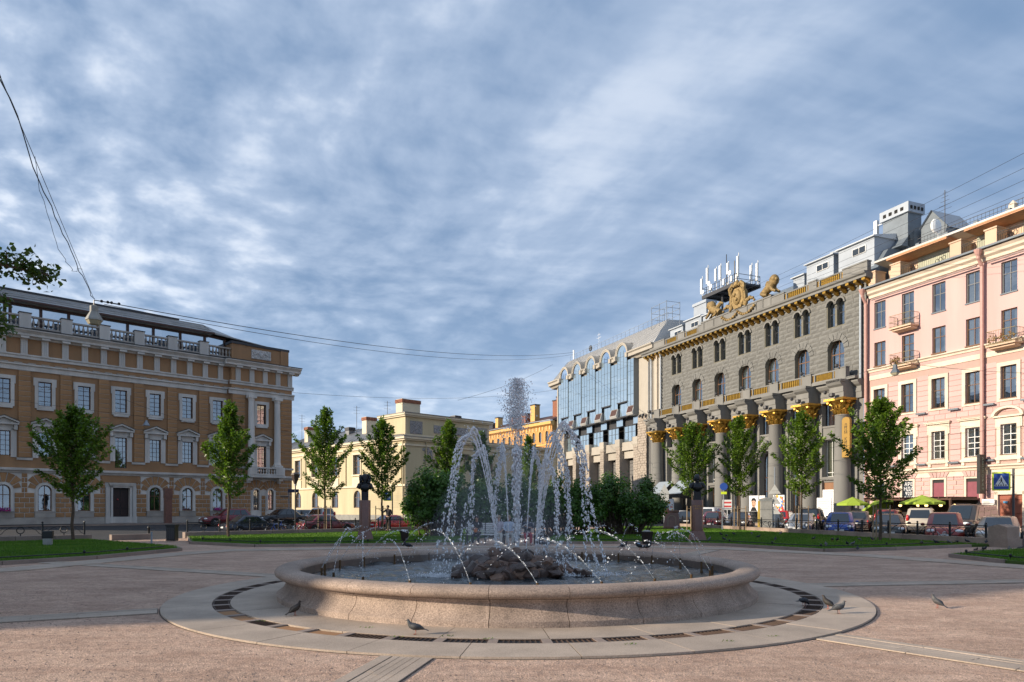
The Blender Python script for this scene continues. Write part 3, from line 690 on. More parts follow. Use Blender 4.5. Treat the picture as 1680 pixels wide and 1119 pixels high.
# little lead caps along the string course
for x in [UL+.9*i for i in range(int((UR-UL)/.9))]:
    y = YB if x > UB-.3 else 0
    if x > -9: s = MB(); s.box(x, x+.52, y-.27, y+.01, 12.992, 13.09); build('string_cap', s, M['plinth'], B)
# triglyphs and mutules
tg = MB(); tg.box(-.225, .225, -.11, .03, 13.80, 15.0)
for q in (-.14, 0, .14): tg.box(q-.045, q+.045, -.135, -.105, 13.86, 14.90)
tg.box(-.25, .25, -.17, .02, 13.70, 13.80); tg_me = tg.mesh('triglyph', M['white'])
mu = MB(); mu.box(-.28, .28, -.47, -.02, 14.99, 15.15); mu_me = mu.mesh('mutule', M['white'])
tx = [-9.8+1.393*i for i in range(16)]
for x in [t for t in tx if t < 11.6]: O('triglyph', tg_me, B, (x, 0, 0)); O('mutule', mu_me, B, (x, 0, 0))
for x in (12.6, 13.95, 15.28, 16.6, 17.86): O('triglyph', tg_me, B, (x, YB, 0)); O('mutule', mu_me, B, (x, YB, 0))
# rusticated pilasters
pb = MB(); pb.box(-.40, .40, -.13, .01, .018, .382, .012); pb_me = pb.mesh('pilaster_block', M['ochre_block'])
pj = MB(); pj.box(-.385, .385, -.105, .01, 0, 6.8); pj_me = pj.mesh('pilaster', M['plinth'])
for x in (-9.67, -6.95, -4.2, -1.40, 1.37, 4.06, 6.80, 9.53):
    p = O('pilaster', pj_me, B, (x, 0, 5.67))
    for k in range(17): O('pilaster_block', pb_me, p, (0, 0, k*.4))
pb2 = MB(); pb2.box(-.60, .60, -.13, .01, .018, .382, .012); pb2_me = pb2.mesh('pilaster_block', M['ochre_block'])
pj2 = MB(); pj2.box(-.585, .585, -.105, .01, 0, 6.8); pj2_me = pj2.mesh('pilaster', M['plinth'])
for x in (12.66, 17.44):
    p = O('pilaster', pj2_me, B, (x, YB, 5.67))
    for k in range(17): O('pilaster_block', pb2_me, p, (0, 0, k*.4))
for x in (13.76, 16.38):
    s = MB(); s.box(x-.42, x+.42, YB-.74, YB, 5.66, 5.84); s.lathe([(.38, 5.84), (.40, 5.92), (.33, 5.99), (.315, 6.2), (.31, 8.5), (.27, 11.9), (.27, 11.95), (.31, 12.0), (.29, 12.05), (.36, 12.2)], 16, (x, YB-.36, 0), False); s.box(x-.40, x+.40, YB-.74, YB, 12.2, 12.48)
    build('column', s, M['white'], B, smooth=True)
# window surrounds of the two upper floors
def upper_sur(x, y, zb, tall=False):
    s = MB(); h0 = zb; 
    for sd in (-1, 1): s.box(*sorted((x+sd*.46, x+sd*.66)), y-.09, y+.02, h0-.12, 7.9); s.box(*sorted((x+sd*.64, x+sd*.84)), y-.07, y+.02, h0-.12, 7.75); s.box(*sorted((x+sd*.66, x+sd*.88)), y-.28, y+.02, 7.78, 8.18)
    s.box(x-.66, x+.66, y-.09, y+.02, 7.70, 7.95); s.box(x-.64, x+.64, y-.06, y+.02, 7.95, 8.18)
    o = build('window_surround', s, M['white'], B)
    p = MB(); p.box(x-.98, x+.98, y-.34, y+.02, 8.18, 8.31)
    p.prism([(x-.98, 8.31), (x, 8.72), (x+.98, 8.31), (x+.98, 8.44), (x, 8.86), (x-.98, 8.44)], y-.38, y+.02)
    p.prism([(x-.9, 8.31), (x+.9, 8.31), (x, 8.70)], y-.12, y+.02)
    build('pediment', p, M['white'], o)
    f = MB(); f.prism([(x-1.02, 8.445), (x, 8.866), (x+1.02, 8.445), (x+1.02, 8.475), (x, 8.9), (x-1.02, 8.475)], y-.42, y+.02); build('pediment_flashing', f, M['roof_dark'], o)
def top_sur(x, y):
    s = MB(); s.box(x-.70, x-.46, y-.09, y+.02, 9.62, 12.02); s.box(x+.46, x+.70, y-.09, y+.02, 9.62, 12.02); s.box(x-.46, x+.46, y-.09, y+.02, 11.74, 12.02)
    s.box(x-.78, x-.70, y-.07, y+.02, 11.4, 12.02); s.box(x+.70, x+.78, y-.07, y+.02, 11.4, 12.02)
    s.box(x-.46, x+.46, y-.13, y+.02, 9.62, 9.83); s.box(x-.58, x+.58, y-.16, y+.02, 9.47, 9.62); build('window_surround', s, M['white'], B)
for x in mid:
    upper_sur(x, 0, 5.78); top_sur(x, 0)
    if abs(x-2.66) < .1: put_window(B, WMl, x, .15, 5.1)
    else: put_window(B, WM, x, .15, 5.78, curtain=int(x*7) % 3 == 0)
    put_window(B, WT, x, .15, 9.84)
upper_sur(14.91, YB, 5.1); top_sur(14.91, YB); put_window(B, WMl, 14.91, YB+.15, 5.1); put_window(B, WT, 14.91, YB+.15, 9.80)
# balcony of the end block
s = MB(); s.box(13.2, 17.0, YB-.95, YB, 4.62, 4.84); b1 = build('balcony', s, M['white'], B)
s = MB(); balustrade(s, 14.1, 16.0, 4.86, 5.62, YB-.78, .24, .08); s.box(13.3, 14.1, YB-.92, YB-.6, 4.86, 5.64); s.box(16.0, 16.9, YB-.92, YB-.6, 4.86, 5.64); build('balcony_balustrade', s, M['white'], b1)
for x in (13.55, 16.6): s = MB(); s.prism_z([(x-.2, YB-.7), (x+.2, YB-.7), (x+.2, YB), (x-.2, YB)], 4.32, 4.62); s.prism_z([(x-.14, YB-.4), (x+.14, YB-.4), (x+.14, YB), (x-.14, YB)], 4.1, 4.32); build('balcony_bracket', s, M['white'], b1)
# balustrade on the roof
pier = [-9.75, -6.97, -4.19, -1.38, 1.37, 4.05, 6.78, 9.52]
pm_ = MB(); pm_.box(-.39, .39, -.25, .25, 15.72, 16.96); pier_me = pm_.mesh('balustrade_pier', M['white'])
cp_ = MB(); cp_.box(-.43, .43, -.3, .3, 16.962, 17.03); cap_me = cp_.mesh('pier_flashing', M['roof_dark'])
for x in pier: p = O('balustrade_pier', pier_me, B, (x, -.1, 0)); O('pier_flashing', cap_me, p)
for a, b in zip(pier, pier[1:]+[UB+.1]):
    s = MB(); balustrade(s, a+.40, b-(.40 if b < UB else .02), 15.86, 16.82, -.1, .30, .10); build('balustrade', s, M['plinth'], B)
# attic block
m_ = MB(); m_.box(12.0, 13.3, YB-.03, 2.5, 15.72, 17.25); m_.box(13.3, 17.72, YB+.08, 2.5, 15.72, 17.25); m_.box(16.9, 17.73, YB-.02, 2.5, 15.72, 17.25); build('attic_block', m_, M['ochre'], B)
m_ = MB(); m_.box(11.92, 13.36, YB-.13, 2.6, 17.25, 17.48); m_.box(13.36, 17.82, YB-.02, 2.6, 17.25, 17.48); build('attic_flashing', m_, M['roof_dark'], B)
m_ = MB(); m_.box(13.95, 15.9, YB+.0, YB+.09, 16.12, 16.98)
for i in range(70): m_.ball((R_.uniform(14.0, 15.85), YB+.0, R_.uniform(16.16, 16.94)), R_.uniform(.04, .10), (1, .5, 1), 6, 4)
for sx in (-1, 1):
    m_.tube([(14.92, YB-.02, 16.3), (14.92+sx*.35, YB-.04, 16.7), (14.92+sx*.7, YB-.03, 16.5), (14.92+sx*.85, YB-.03, 16.8)], .05, 5)
m_.ball((14.92, YB-.02, 16.52), .26, (.8, .4, 1), 8, 6); build('relief_panel', m_, mat('white_relief', (.55, .54, .53), .8, var=.5, vscale=9), B)
# glazed loft and metal roof
zl0, zl1 = 15.7, 18.0
m_ = MB(); 
posts = [UL, -6.9, -5.3, -4.95, -2.9, -.95, 1.2, 3.5, 5.6, 7.9, 10.1, 11.95]
for x in posts: m_.box(x-.10, x+.10, 1.05, 1.30, zl0, zl1)
m_.box(UL, 12.0, 1.04, 1.32, 17.82, 18.0); m_.box(UL, 12.0, 1.06, 1.30, 15.7, 16.2); build('loft_frame', m_, M['brown_wood'], B)
for a, b in zip(posts[:-1], posts[1:]):
    s = MB(); s.add([(a+.1, 1.16, 16.2), (b-.1, 1.16, 16.2), (b-.1, 1.16, 17.82), (a+.1, 1.16, 17.82)], [(0, 1, 2, 3)]); build('loft_pane', s, M['glass_loft'], B, fix=False)
m_ = MB(); m_.box(UL, 17.6, 2.6, 5.8, 15.2, 17.6); build('loft_core', m_, M['dark'], B)
m_ = MB(); m_.profile_x([(.35, 18.0), (.35, 18.15), (2.9, 19.25), (2.9, 19.35), (5.9, 17.9), (5.9, 17.6)], UL, 10.6); build('roof', m_, M['roof_pale'], B)
m_ = MB(); m_.add([(10.6, .35, 18.0), (10.6, .35, 18.16), (10.6, 2.9, 19.2), (10.6, 2.9, 19.34), (17.7, 2.9, 17.60), (17.7, .4, 17.50), (10.6, 5.9, 17.9), (17.7, 5.9, 17.5)], [(1, 3, 4, 5), (3, 6, 7, 4), (0, 1, 5), (4, 7, 5)]); build('roof', m_, M['roof_pale'], B)
for i in range(3):
    f = .2+.28*i; s = MB(); s.box(UL, 10.5, .35+2.55*f-.03, .35+2.55*f+.03, 18.15+1.2*f, 18.15+1.2*f+.09); build('roof_lap', s, M['roof_pale'], B)
m_ = MB(); m_.box(UL, 10.7, .2, .36, 17.97, 18.12); build('gutter', m_, M['brown_wood'], B)
m_ = MB(); m_.box(UL, 8.4, 2.8, 3.0, 19.355, 19.5); build('ridge_flashing', m_, M['roof_dark'], B)
# wall lantern near the middle windows
p = MB(); p.tube([(4.9, .0, 9.15), (4.6, -.7, 9.25), (4.3, -1.4, 9.2)], .025, 5); p.lathe([(.30, 8.75), (.10, 9.1), (.06, 9.2)], 8, (4.25, -1.4, 0)); build('wall_lantern', p, M['pipe_g'], B)

# ================================================================ PALE YELLOW CORNER HOUSE (centre left)
Y0 = Vector((-12.2, 80)); 
YH = thing('yellow_house', 'low pale yellow corner house with grey metal roof and chimneys behind the parked cars', 'building', (Y0.x, Y0.y, 0), math.atan2(LD.y, LD.x))
# right-hand side: x 0..16 along the street, y inward; left wing: runs along +y at x=0 (seen from -x)
m_ = MB(); wall(m_, 0, 26, .0, 9.7, [(4.3, 5.5, 6.3, 8.3), (8.5, 9.7, 6.3, 8.3), (12.5, 13.7, 6.3, 8.3), (4.3, 5.5, 2.0, 4.1), (8.5, 9.7, 2, 4.1), (12.5, 13.7, 2, 4.1)], .25); build('street_wall', m_, M['yellow'], YH)
WY = win_proto('window', 1.2, 2.05, M['win_brown'], False, (0,), (.65,), .06, .05, curtain=M['curtain'])
for x in (4.9, 9.1, 13.1):
    for z in (2.0, 6.27): put_window(YH, WY, x, .14, z)
wx = [10.1, 15.4, 20.6, 25.3, 30]
m_ = MB(); wall(m_, -34, 0, .0, 9.7, [(-x-.80, -x+.80, 5.85, 8.28, False) for x in wx]+[(-x-.80, -x+.80, 1.70, 3.86, True) for x in wx], .3)
m_.v = [(y, -x, z) for x, y, z in m_.v]; build('wing_wall', m_, M['yellow'], YH)
WY2 = win_proto('window', 1.6, 2.43, M['win_brown'], False, (-.4, .4), (.4, .7), .07, .05, curtain=M['curtain'])
WY3 = win_proto('window', 1.6, 2.16, M['win_brown'], False, (-.4, .4), (.6,), .07, .05, curtain=M['curtain'])
for x in wx:
    for P_, z in ((WY2, 5.85), (WY3, 1.7)):
        wo_ = put_window(YH, P_, 0.16, x, z); wo_.rotation_euler = (0, 0, -PI/2)
    s = MB(); s.box(-.10, .02, x-1.0, x+1.0, 4.3, 5.5); s.box(-.16, .02, x-1.05, x+1.05, 5.66, 5.84); build('window_apron', s, M['cream'], YH)
    s = MB()
    for sd in (-1, 1): s.box(-.10, .02, *sorted((x+sd*.82, x+sd*1.0)), 5.84, 8.5)
    s.box(-.14, .02, x-1.0, x+1.0, 8.3, 8.55); build('window_surround', s, M['cream'], YH)
# horizontal joints of the ground floor, pilaster strips, bands, cornice
each('wall_course', M['yellow'], YH, [(-.03, .02, 0.3, 8.9, z, z+.72) for z in (.9, 1.7, 2.5, 3.3)])
each('pilaster_strip', M['yellow'], YH, [(-.13, .02, y_, y_+.9, 4.425, 8.845) for y_ in (.6, 3.4, 6.3, 12.6, 18, 23)])
s = MB(); s.box(-.18, .02, -.18, 34, 4.2, 4.42); s.box(-.14, .02, -.14, 34, 8.85, 9.05); s.box(-.28, .02, -.28, 34, 9.45, 9.62); s.box(-.5, .02, -.5, 34, 9.62, 9.85)
s.box(0.02, 26, -.18, .02, 4.2, 4.42); s.box(.02, 26, -.14, .02, 8.85, 9.05); s.box(.02, 26, -.28, .02, 9.45, 9.62); s.box(.02, 26, -.5, .02, 9.62, 9.85); build('cornice', s, M['cream'], YH)
s = MB(); s.box(-.12, .02, -.12, 34, .0, .85); s.box(.02, 26, -.12, .02, 0, .85); build('plinth', s, M['concrete'], YH)
s = MB(); s.box(-.55, 0.0, -.55, 34, 9.85, 9.93); s.box(0, 26, -.55, 0.0, 9.85, 9.93); build('cornice_flashing', s, M['roof_grey'], YH)
# attic storey with relief panels
s = MB(); s.box(.10, 13.1, .1, 5.0, 9.85, 12.2); build('attic_wall', s, M['yellow'], YH)
s = MB(); s.box(-.12, 13.35, -.15, 5.2, 12.2, 12.36); s.box(-.25, 13.5, -.28, 5.3, 12.36, 12.58); s.box(.0, 13.15, .04, .12, 9.95, 10.2); build('attic_cornice', s, M['cream'], YH)
s = MB(); s.box(-.3, 13.55, -.33, 5.35, 12.58, 12.66); build('attic_flashing', s, M['roof_grey'], YH)
for (a, b, z0, z1) in ((.75, 2.5, 10.25, 11.75), (4.2, 9.6, 10.55, 11.5), (11.0, 12.7, 10.25, 11.75)):
    s = MB(); s.box(a, b, .03, .12, z0, z1)
    for i in range(int((b-a)*22)): s.ball((R_.uniform(a+.1, b-.1), .03, R_.uniform(z0+.1, z1-.1)), R_.uniform(.06, .15), (1, .5, 1.2), 6, 4)
    build('relief_panel', s, M['relief'], YH)
s = MB(); 
for i in range(40): 
    a = R_.uniform(0, 6.28); r = R_.uniform(0, .8); s.ball((3.15+r*math.cos(a), -.02, 7.9+r*math.sin(a)), R_.uniform(.08, .2), (1, .5, 1), 6, 4)
build('relief_medallion', s, M['relief'], YH)
# main roof of the wing
s = MB(); s.add([(-.5, -.2, 9.94), (-.5, 34, 9.94), (6.5, 34, 12.8), (6.5, 5.2, 12.8), (2.0, 5.2, 11.2), (13, 34, 9.9), (13, 5.2, 9.9)], [(0, 1, 2, 3, 4), (3, 2, 5, 6), (0, 4, 3, 6)]); build('roof', s, M['roof_grey'], YH)
s = MB()
for i in range(28): y_ = .6+1.2*i; z = 9.96; s.add([(-.48, y_-.03, z), (-.48, y_+.03, z), (-.48, y_, z+.07), (6.4, y_-.03, 12.80), (6.4, y_+.03, 12.80), (6.4, y_, 12.87)], [(0, 2, 5, 3), (1, 4, 5, 2)]) if y_ > 6 else None
build('roof_seam', s, M['roof_grey'], YH)
m_ch = M['cream']
for (x, y_, w_, d_, zt, mm, red) in ((3.0, 12.0, 1.5, 1.0, 13.4, M['cream'], True), (2.6, 3.0, 2.6, 1.3, 14.6, M['cream'], False), (3.2, 27.5, 1.6, 1.0, 13.4, M['cream'], False), (3.6, 17.6, .9, .9, 12.6, M['roof_grey'], False), (9.5, 2.4, .9, .9, 13.3, M['roof_grey'], False)):
    s = MB(); s.box(x-w_/2, x+w_/2, y_-d_/2, y_+d_/2, 10.2, zt); ch = build('chimney', s, mm, YH)
    s = MB(); s.box(x-w_/2-.08, x+w_/2+.08, y_-d_/2-.08, y_+d_/2+.08, zt-.45, zt-.05)
    for i in range(4): q = x-w_/2+w_*(i+.5)/4; s.box(q-.12, q+.12, y_-d_/2-.12, y_-d_/2-.05, zt-.40, zt-.2)
    build('chimney_cap', s, M['brick_red'] if red or mm is M['cream'] else M['roof_dark'], ch)
for x, y_ in ((2, 28), (3, 15), (3.4, 8.5)):
    s = MB(); s.tube([(x, y_, 11), (x, y_, 15.2)], .03, 4); 
    for z in (14.2, 14.6, 15.0): s.tube([(x-.5, y_, z), (x+.5, y_, z)], .015, 4)
    build('roof_aerial', s, M['darkgrey'], YH)
s = MB(); s.tube([(-.14, .25, .2), (-.14, .25, 9.4)], .09, 8); s.tube([(2.9, -.12, .2), (2.9, -.12, 9.4)], .09, 8); build('downpipe', s, M['yellow'], YH)

# ================================================================ ORANGE BRICK HOUSE (far centre)
# right corner seen at about px 912; recedes to the left
OD = Vector((-.536, .844)); O0 = Vector((8.7, 152))
OH = thing('orange_brick_house', 'tall orange brick apartment house with arched windows and rusty roof far behind the fountain', 'building', (O0.x, O0.y, 0), math.atan2(-OD.y, -OD.x))
# local x from left to right ends at 0; local y inward
m_ = MB(); ow = [-1.9-2.55*i for i in range(15)]
oo = [(x-.55, x+.55, z, z+2.3, True) for x in ow for z in (16.3, 11.8, 7.3)]+[(x-.55, x+.55, 2.5, 4.8) for x in ow]
wall(m_, -42, 0, 0, 20.6, oo, .3); build('front_wall', m_, M['orange'], OH)
m_ = MB(); m_.add([(0, 0, 0), (0, 12, 0), (0, 12, 20.6), (0, 0, 20.6)], [(0, 1, 2, 3)]); build('side_wall', m_, M['orange'], OH)
WO = win_proto('window', 1.1, 2.3, M['win_brown'], True, (0,), (.65,), .08, .06)
WO2 = win_proto('window', 1.1, 2.3, M['win_brown'], False, (0,), (.65,), .08, .06)
for x in ow:
    for z in (16.3, 11.8, 7.3):
        put_window(OH, WO, x, .12, z); s = MB(); arch_ring(s, x, .55, z-.1, z+2.3, .2, -.09, .02, 8); build('window_surround', s, M['orange2'], OH)
    put_window(OH, WO2, x, .12, 2.5)
s = MB(); s.profile_x([(.1, 19.6), (-.2, 19.65), (-.3, 19.7), (-.8, 19.9), (-.9, 20.5), (.2, 20.7)], -42, .6); s.profile_x([(.02, 10.9), (-.25, 11.0), (-.25, 11.2), (.02, 11.3)], -42, .1); s.profile_x([(.02, 15.3), (-.2, 15.4), (-.2, 15.6), (.02, 15.7)], -42, .1)
build('cornice', s, M['orange2'], OH)
s = MB()
for i in range(32): x = -.7-1.28*i; s.box(x-.12, x+.12, -.16, .02, 18.8, 19.6)
build('frieze_pendant', s, mat('cream_pendant', (.80, .62, .30), .85), OH)
s = MB(); s.box(-42, .7, -.98, -.6, 20.7, 20.82); build('gutter', s, M['tin'], OH)
s = MB(); s.add([(-42, -.6, 20.75), (.6, -.6, 20.75), (-2, 5.5, 22.9), (-42, 5.5, 22.9), (.6, 12, 20.7)], [(0, 1, 2, 3), (1, 4, 2)]); build('roof', s, M['tin_red'], OH)
for x, y_, w_, h_, mm in ((-10.2, 2.5, 1.8, 25.3, M['orange2']), (-13.8, 2.2, 2.2, 23.6, M['brick_red']), (-17.3, 2.6, 2.0, 23.8, M['brick_red']), (-20, 3, 1.2, 23.5, M['brick_red']), (-3.6, 4.0, 1.6, 25.6, M['brick_red']), (-.9, 3.0, 1.3, 26.0, M['brick_red']), (-27, 3, 1.3, 24.2, M['orange2']), (-30, 3, 2.0, 23.0, M['roof_dark'])):
    s = MB(); s.box(x-w_/2, x+w_/2, y_-.7, y_+.7, 20.5, h_); ch = build('chimney', s, mm, OH); s = MB(); s.box(x-w_/2-.12, x+w_/2+.12, y_-.82, y_+.82, h_, h_+.22); build('chimney_cap', s, M['roof_dark'], ch)
s = MB(); s.tube([(-13.2, -.3, 19.6), (-13.0, -.2, 18.4), (-12.3, -.15, 17.6), (-12.2, -.15, 1)], .14, 6); build('downpipe', s, M['tin_red'], OH)
RZR = math.atan2(RD.y, RD.x)
def rw(u_, d, z=0): p = R0+RD*u_+RN*d; return Vector((p.x, p.y, z))
# ================================================================ GLASS FRONTED MODERN BUILDING
G = thing('glass_front_building', 'modern stone building with blue arched curtain wall glazing and silver roof', 'building', (R0.x, R0.y, 0), RZR)
ac = [-71.95, -67.35, -62.75, -58.1, -53.5]
gl, gr = -74.45, -50.4
def part(name, mb, m, parent=G, **k): return build(name, mb, m, parent, **k)
s = MB(); s.box(-76.4, gl, 0, 8, 14.2, 22.3); s.box(gr, -46.4, 0.0, 8, 12.6, 22.3); part('pier', s, M['panel_stone'])
s = MB(); s.box(-76.4, -73.4, -.12, 8, 0, 14.2); s.box(gr, -48.2, -.12, 8, 0, 14.4); part('lower_pier', s, M['granite_g'])
# rough small blocks on the piers (too fine to pick apart singly)
s = MB(); rg = random.Random(2)
for (xa, xb) in ((-76.4, -73.45), (gr+.02, -48.2)):
    for k in range(40):
        z = .3+.34*k
        if z > 13.8: break
        x = xa-(.3 if k % 2 else 0)
        while x < xb:
            w_ = rg.uniform(.5, .8); a, b = max(x, xa), min(x+w_-.03, xb)
            if b-a > .1: e = rg.uniform(.03, .09); s.box(a, b, -.12-e, -.1, z, z+.31, .03)
            x += w_
o = part('rough_stone_facing', s, M['granite_g']); o['kind'] = 'stuff'
each('slot_window', M['cglass'], G, [(-75.6, -75.1, -.02, .1, 14.6, 21.7), (-47.95, -47.5, -.03, .1, 13.2, 21.8)])
for z in (5.2, 8.3, 11.4): s = MB(); s.box(-75.5, -74.7, -.26, -.1, z, z+1.3); part('slot_window', s, M['cglass'])
# curtain wall
s = MB(); s.box(gl, gr, 1.6, 2.0, 0, 25); part('backing_wall', s, M['dark'])

pane_n = 0
def pane(x0, x1, y, z0, z1):
    b = MB(); b.add([(x0, y, z0), (x1, y, z0), (x1, y, z1), (x0, y, z1)], [(0, 1, 2, 3)]); build('pane', b, M['glass_blue'], G, fix=False)
mu = MB()
for i, c in enumerate(ac):
    for k in range(3):
        x0 = c-1.30+.867*k
        zs = [16.7, 18.3, 19.9, 21.5, 23.1]
        for a, b in zip(zs[:-1], zs[1:]): pane(x0+.02, x0+.847, -.78, a+.015, b-.015)
    # arched head in three pieces
    hp = [(c+1.3*math.cos(t), 23.4+1.3*math.sin(t)) for t in [PI*q/12 for q in range(13)]]
    for q0, q1 in ((0, 4), (4, 8), (8, 12)):
        xs = hp[q0:q1+1]; b = MB(); b.add([(x, -.78, z) for x, z in xs]+[(xs[-1][0], -.78, 23.115), (xs[0][0], -.78, 23.115)], [tuple(range(len(xs)+2))]); build('pane', b, M['glass_blue'], G)
    mu.box(c-1.33, c-1.29, -.80, -.55, 16.7, 23.4); mu.box(c+1.29, c+1.33, -.80, -.55, 16.7, 23.4)
    for x in (c-.433, c+.433): mu.box(x-.018, x+.018, -.805, -.76, 16.7, 23.9)
    for z in (18.3, 19.9, 21.5, 23.1): mu.box(c-1.3, c+1.3, -.80, -.76, z-.015, z+.015)
    each('bay_sill', M['darkgrey'], G, [(c-1.34, c+1.34, -.86, .2, 16.56, 16.7)])
    # lower set back panel
    for x0, x1 in ((c-1.15, c), (c, c+1.15)): pane(x0+.02, x1-.02, -.45, 14.75, 16.5)
    each('bay_sill', M['darkgrey'], G, [(c-1.22, c+1.22, -.55, .2, 14.55, 14.73)])
    s = MB(); s.add([(c-1.3, -.55, 16.6), (c-1.3, .3, 16.6), (c-1.3, .3, 14.7), (c-1.3, -.1, 14.7)], [(0, 1, 2, 3)]); 
    # band windows below
    for x0 in (c-1.5, c-.5, c+.5): pane(x0+.03, x0+.97, .55, 11.2, 13.35)
    for x0 in (c-1.5, c-.5, c+.5, c+1.5): mu.box(x0-.04, x0+.04, .5, .62, 11.1, 13.5)
    mu.box(c-1.5, c+1.5, .5, .62, 12.5, 12.56)
for x in [ac[0]-2.3]+[c+2.3 for c in ac]:
    a = max(x-.98, gl+.02); b = min(x+.98, gr-.02)
    zs = [15.9, 17.5, 19.1, 20.7, 22.4]
    n = 2 if b-a > 1.2 else 1
    for k in range(n):
        for z0, z1 in zip(zs[:-1], zs[1:]): pane(a+(b-a)*k/n+.015, a+(b-a)*(k+1)/n-.015, -.70, z0+.015, z1-.015)
        mu.box(a+(b-a)*k/n-.015, a+(b-a)*k/n+.015, -.73, -.68, 15.9, 22.4)
    # boxed foot: slanted dark grille
    b_ = MB(); b_.profile_x([(-.66, 15.9), (-.98, 14.9), (-.85, 14.6), (.3, 14.6), (.3, 15.9)], a+.05, b-.05); build('bay_foot', b_, M['seam'], G)
    b_ = MB(); b_.profile_x([(-.70, 15.83), (-.97, 14.98), (-.995, 14.99), (-.725, 15.84)], a+.2, b-.2); build('foot_grille', b_, M['brown_wood'], G)
    pane(a+.1, b-.1, .2, 13.5, 14.55)
mu.box(gr-.06, gr, -.78, .05, 14.6, 22.4); mu.box(gl, gl+.06, -.78, .05, 14.6, 22.4)
part('mullions', mu, M['mull'])
s = MB(); s.box(gl, gr, .62, 1.6, 13.4, 14.7); part('lintel', s, M['darkgrey'])
# stone spandrels, pillars and deep portals
for c in ac:
    s = MB(); s.box(c-1.75, c+1.75, .2, 1.5, 9.9, 11.1); s.box(c-1.75, c+1.75, .6, 1.5, 8.8, 9.88); part('spandrel', s, M['panel_stone'])
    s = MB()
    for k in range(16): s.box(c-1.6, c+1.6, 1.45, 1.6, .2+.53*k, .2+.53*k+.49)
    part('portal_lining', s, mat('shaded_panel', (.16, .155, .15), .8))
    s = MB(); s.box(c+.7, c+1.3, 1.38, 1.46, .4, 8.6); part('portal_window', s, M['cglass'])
for x in [-74.0]+[c+2.3 for c in ac[:-1]]+[-51.0]:
    s = MB(); s.box(x-.55, x+.55, -.1, 1.6, 0, 10.6); p = part('pillar', s, M['granite_g'])
    s = MB(); s.box(x-.66, x+.66, -.22, 1.5, 10.6, 11.6); s.profile_x([(-.05, 10.1), (-.22, 10.6), (1, 10.6), (1, 10.1)], x-.62, x+.62); part('pillar_cap', s, M['panel_stone'], p)
    q = MB()
    for k in range(30):
        z = .2+.34*k; e = rg.uniform(.03, .08); xx = x-.55+(.0 if k % 2 else 0)
        for a, b in (((x-.54, x+.1), (x+.13, x+.54)) if k % 2 else ((x-.54, x-.15), (x-.12, x+.54))): q.box(a, b, -.1-e, -.08, z, z+.31, .03)
    q = build('rough_stone_facing', q, M['granite_g'], p); q['kind'] = 'stuff'
# eaves, roof and arch hoods
ev = [(.3, 22.3), (-.35, 22.35), (-.5, 22.6), (-.95, 22.75), (-.95, 23.15), (-1.15, 23.3), (-1.15, 23.45), (.6, 23.5), (.6, 22.3)]
edge = [-77.9]+[v for c in ac for v in (c-1.75, c+1.75)]+[-45.6]
for a, b in zip(edge[0::2], edge[1::2]): s = MB(); s.profile_x(ev, a, b); part('eaves', s, M['panel_stone'])
for c in ac:
    s = MB(); n = 14
    for q in range(n):
        t0, t1 = PI*q/n, PI*(q+1)/n
        s.prism([(c+r*math.cos(t), 23.4+r*math.sin(t)) for r, t in ((1.31, t0), (1.52, t0), (1.52, t1), (1.31, t1))], -.9, .9)
        s.prism([(c+r*math.cos(t), 23.4+r*math.sin(t)) for r, t in ((1.52, t0), (1.70, t0), (1.70, t1), (1.52, t1))], -.95, .5)
    for sd in (-1, 1): s.box(c+sd*1.59-.28, c+sd*1.59+.28, -1.15, .9, 22.75, 23.4)
    part('arch_hood', s, M['panel_stone'])
    s = MB(); 
    for q in range(n):
        t0, t1 = PI*q/n, PI*(q+1)/n
        s.add([(c+1.8*math.cos(t0), .5, 23.4+1.8*math.sin(t0)), (c+1.8*math.cos(t1), .5, 23.4+1.8*math.sin(t1)), (c+1.8*math.cos(t1), 3, 23.4+1.8*math.sin(t1)), (c+1.8*math.cos(t0), 3, 23.4+1.8*math.sin(t0))], [(0, 1, 2, 3)])
    part('dormer_roof', s, M['seam'])
s = MB(); s.add([(-77.6, -.6, 23.45), (-45.9, -.6, 23.45), (-47.0, 2.4, 27.1), (-76.6, 2.4, 27.1), (-76.6, 8, 27.4), (-47, 8, 27.4), (-77.6, 9, 23.4), (-45.9, 9, 23.4)], [(0, 1, 2, 3), (3, 2, 5, 4), (0, 3, 4, 6), (1, 7, 5, 2)]); part('roof', s, M['seam'])
s = MB()
for i in range(62):
    x = -77+.5*i; s.add([(x-.02, -.60, 23.46), (x+.02, -.60, 23.46), (x, -.66, 23.5), (x-.02, 2.4, 27.11), (x+.02, 2.4, 27.11), (x, 2.34, 27.16)], [(0, 2, 5, 3), (1, 4, 5, 2)])
part('roof_seam', s, M['seam'])
s = MB(); s.tube([(-76.5, 2.6, 28.1), (-47, 2.6, 28.1)], .03, 4); s.tube([(-76.5, 2.6, 27.7), (-47, 2.6, 27.7)], .02, 4)
for i in range(25): x = -76.5+1.22*i; s.tube([(x, 2.6, 27.1), (x, 2.6, 28.1)], .025, 4)
part('roof_railing', s, M['pipe_g'])
s = MB(); s.box(-48.4, -47.0, -.3, 2.5, 24.3, 28.1); 
s = MB()
for x in (-49.5, -47.6, -45.9):
    for y_ in (1.5, 3.6): s.tube([(x, y_, 26.2), (x, y_, 29.3)], .04, 4)
for z in (27.6, 28.4, 29.2): s.tube([(-49.5, 1.5, z), (-45.9, 1.5, z)], .03, 4); s.tube([(-49.5, 3.6, z), (-45.9, 3.6, z)], .03, 4); s.tube([(-49.5, 1.5, z), (-49.5, 3.6, z)], .03, 4); s.tube([(-45.9, 1.5, z), (-45.9, 3.6, z)], .03, 4)
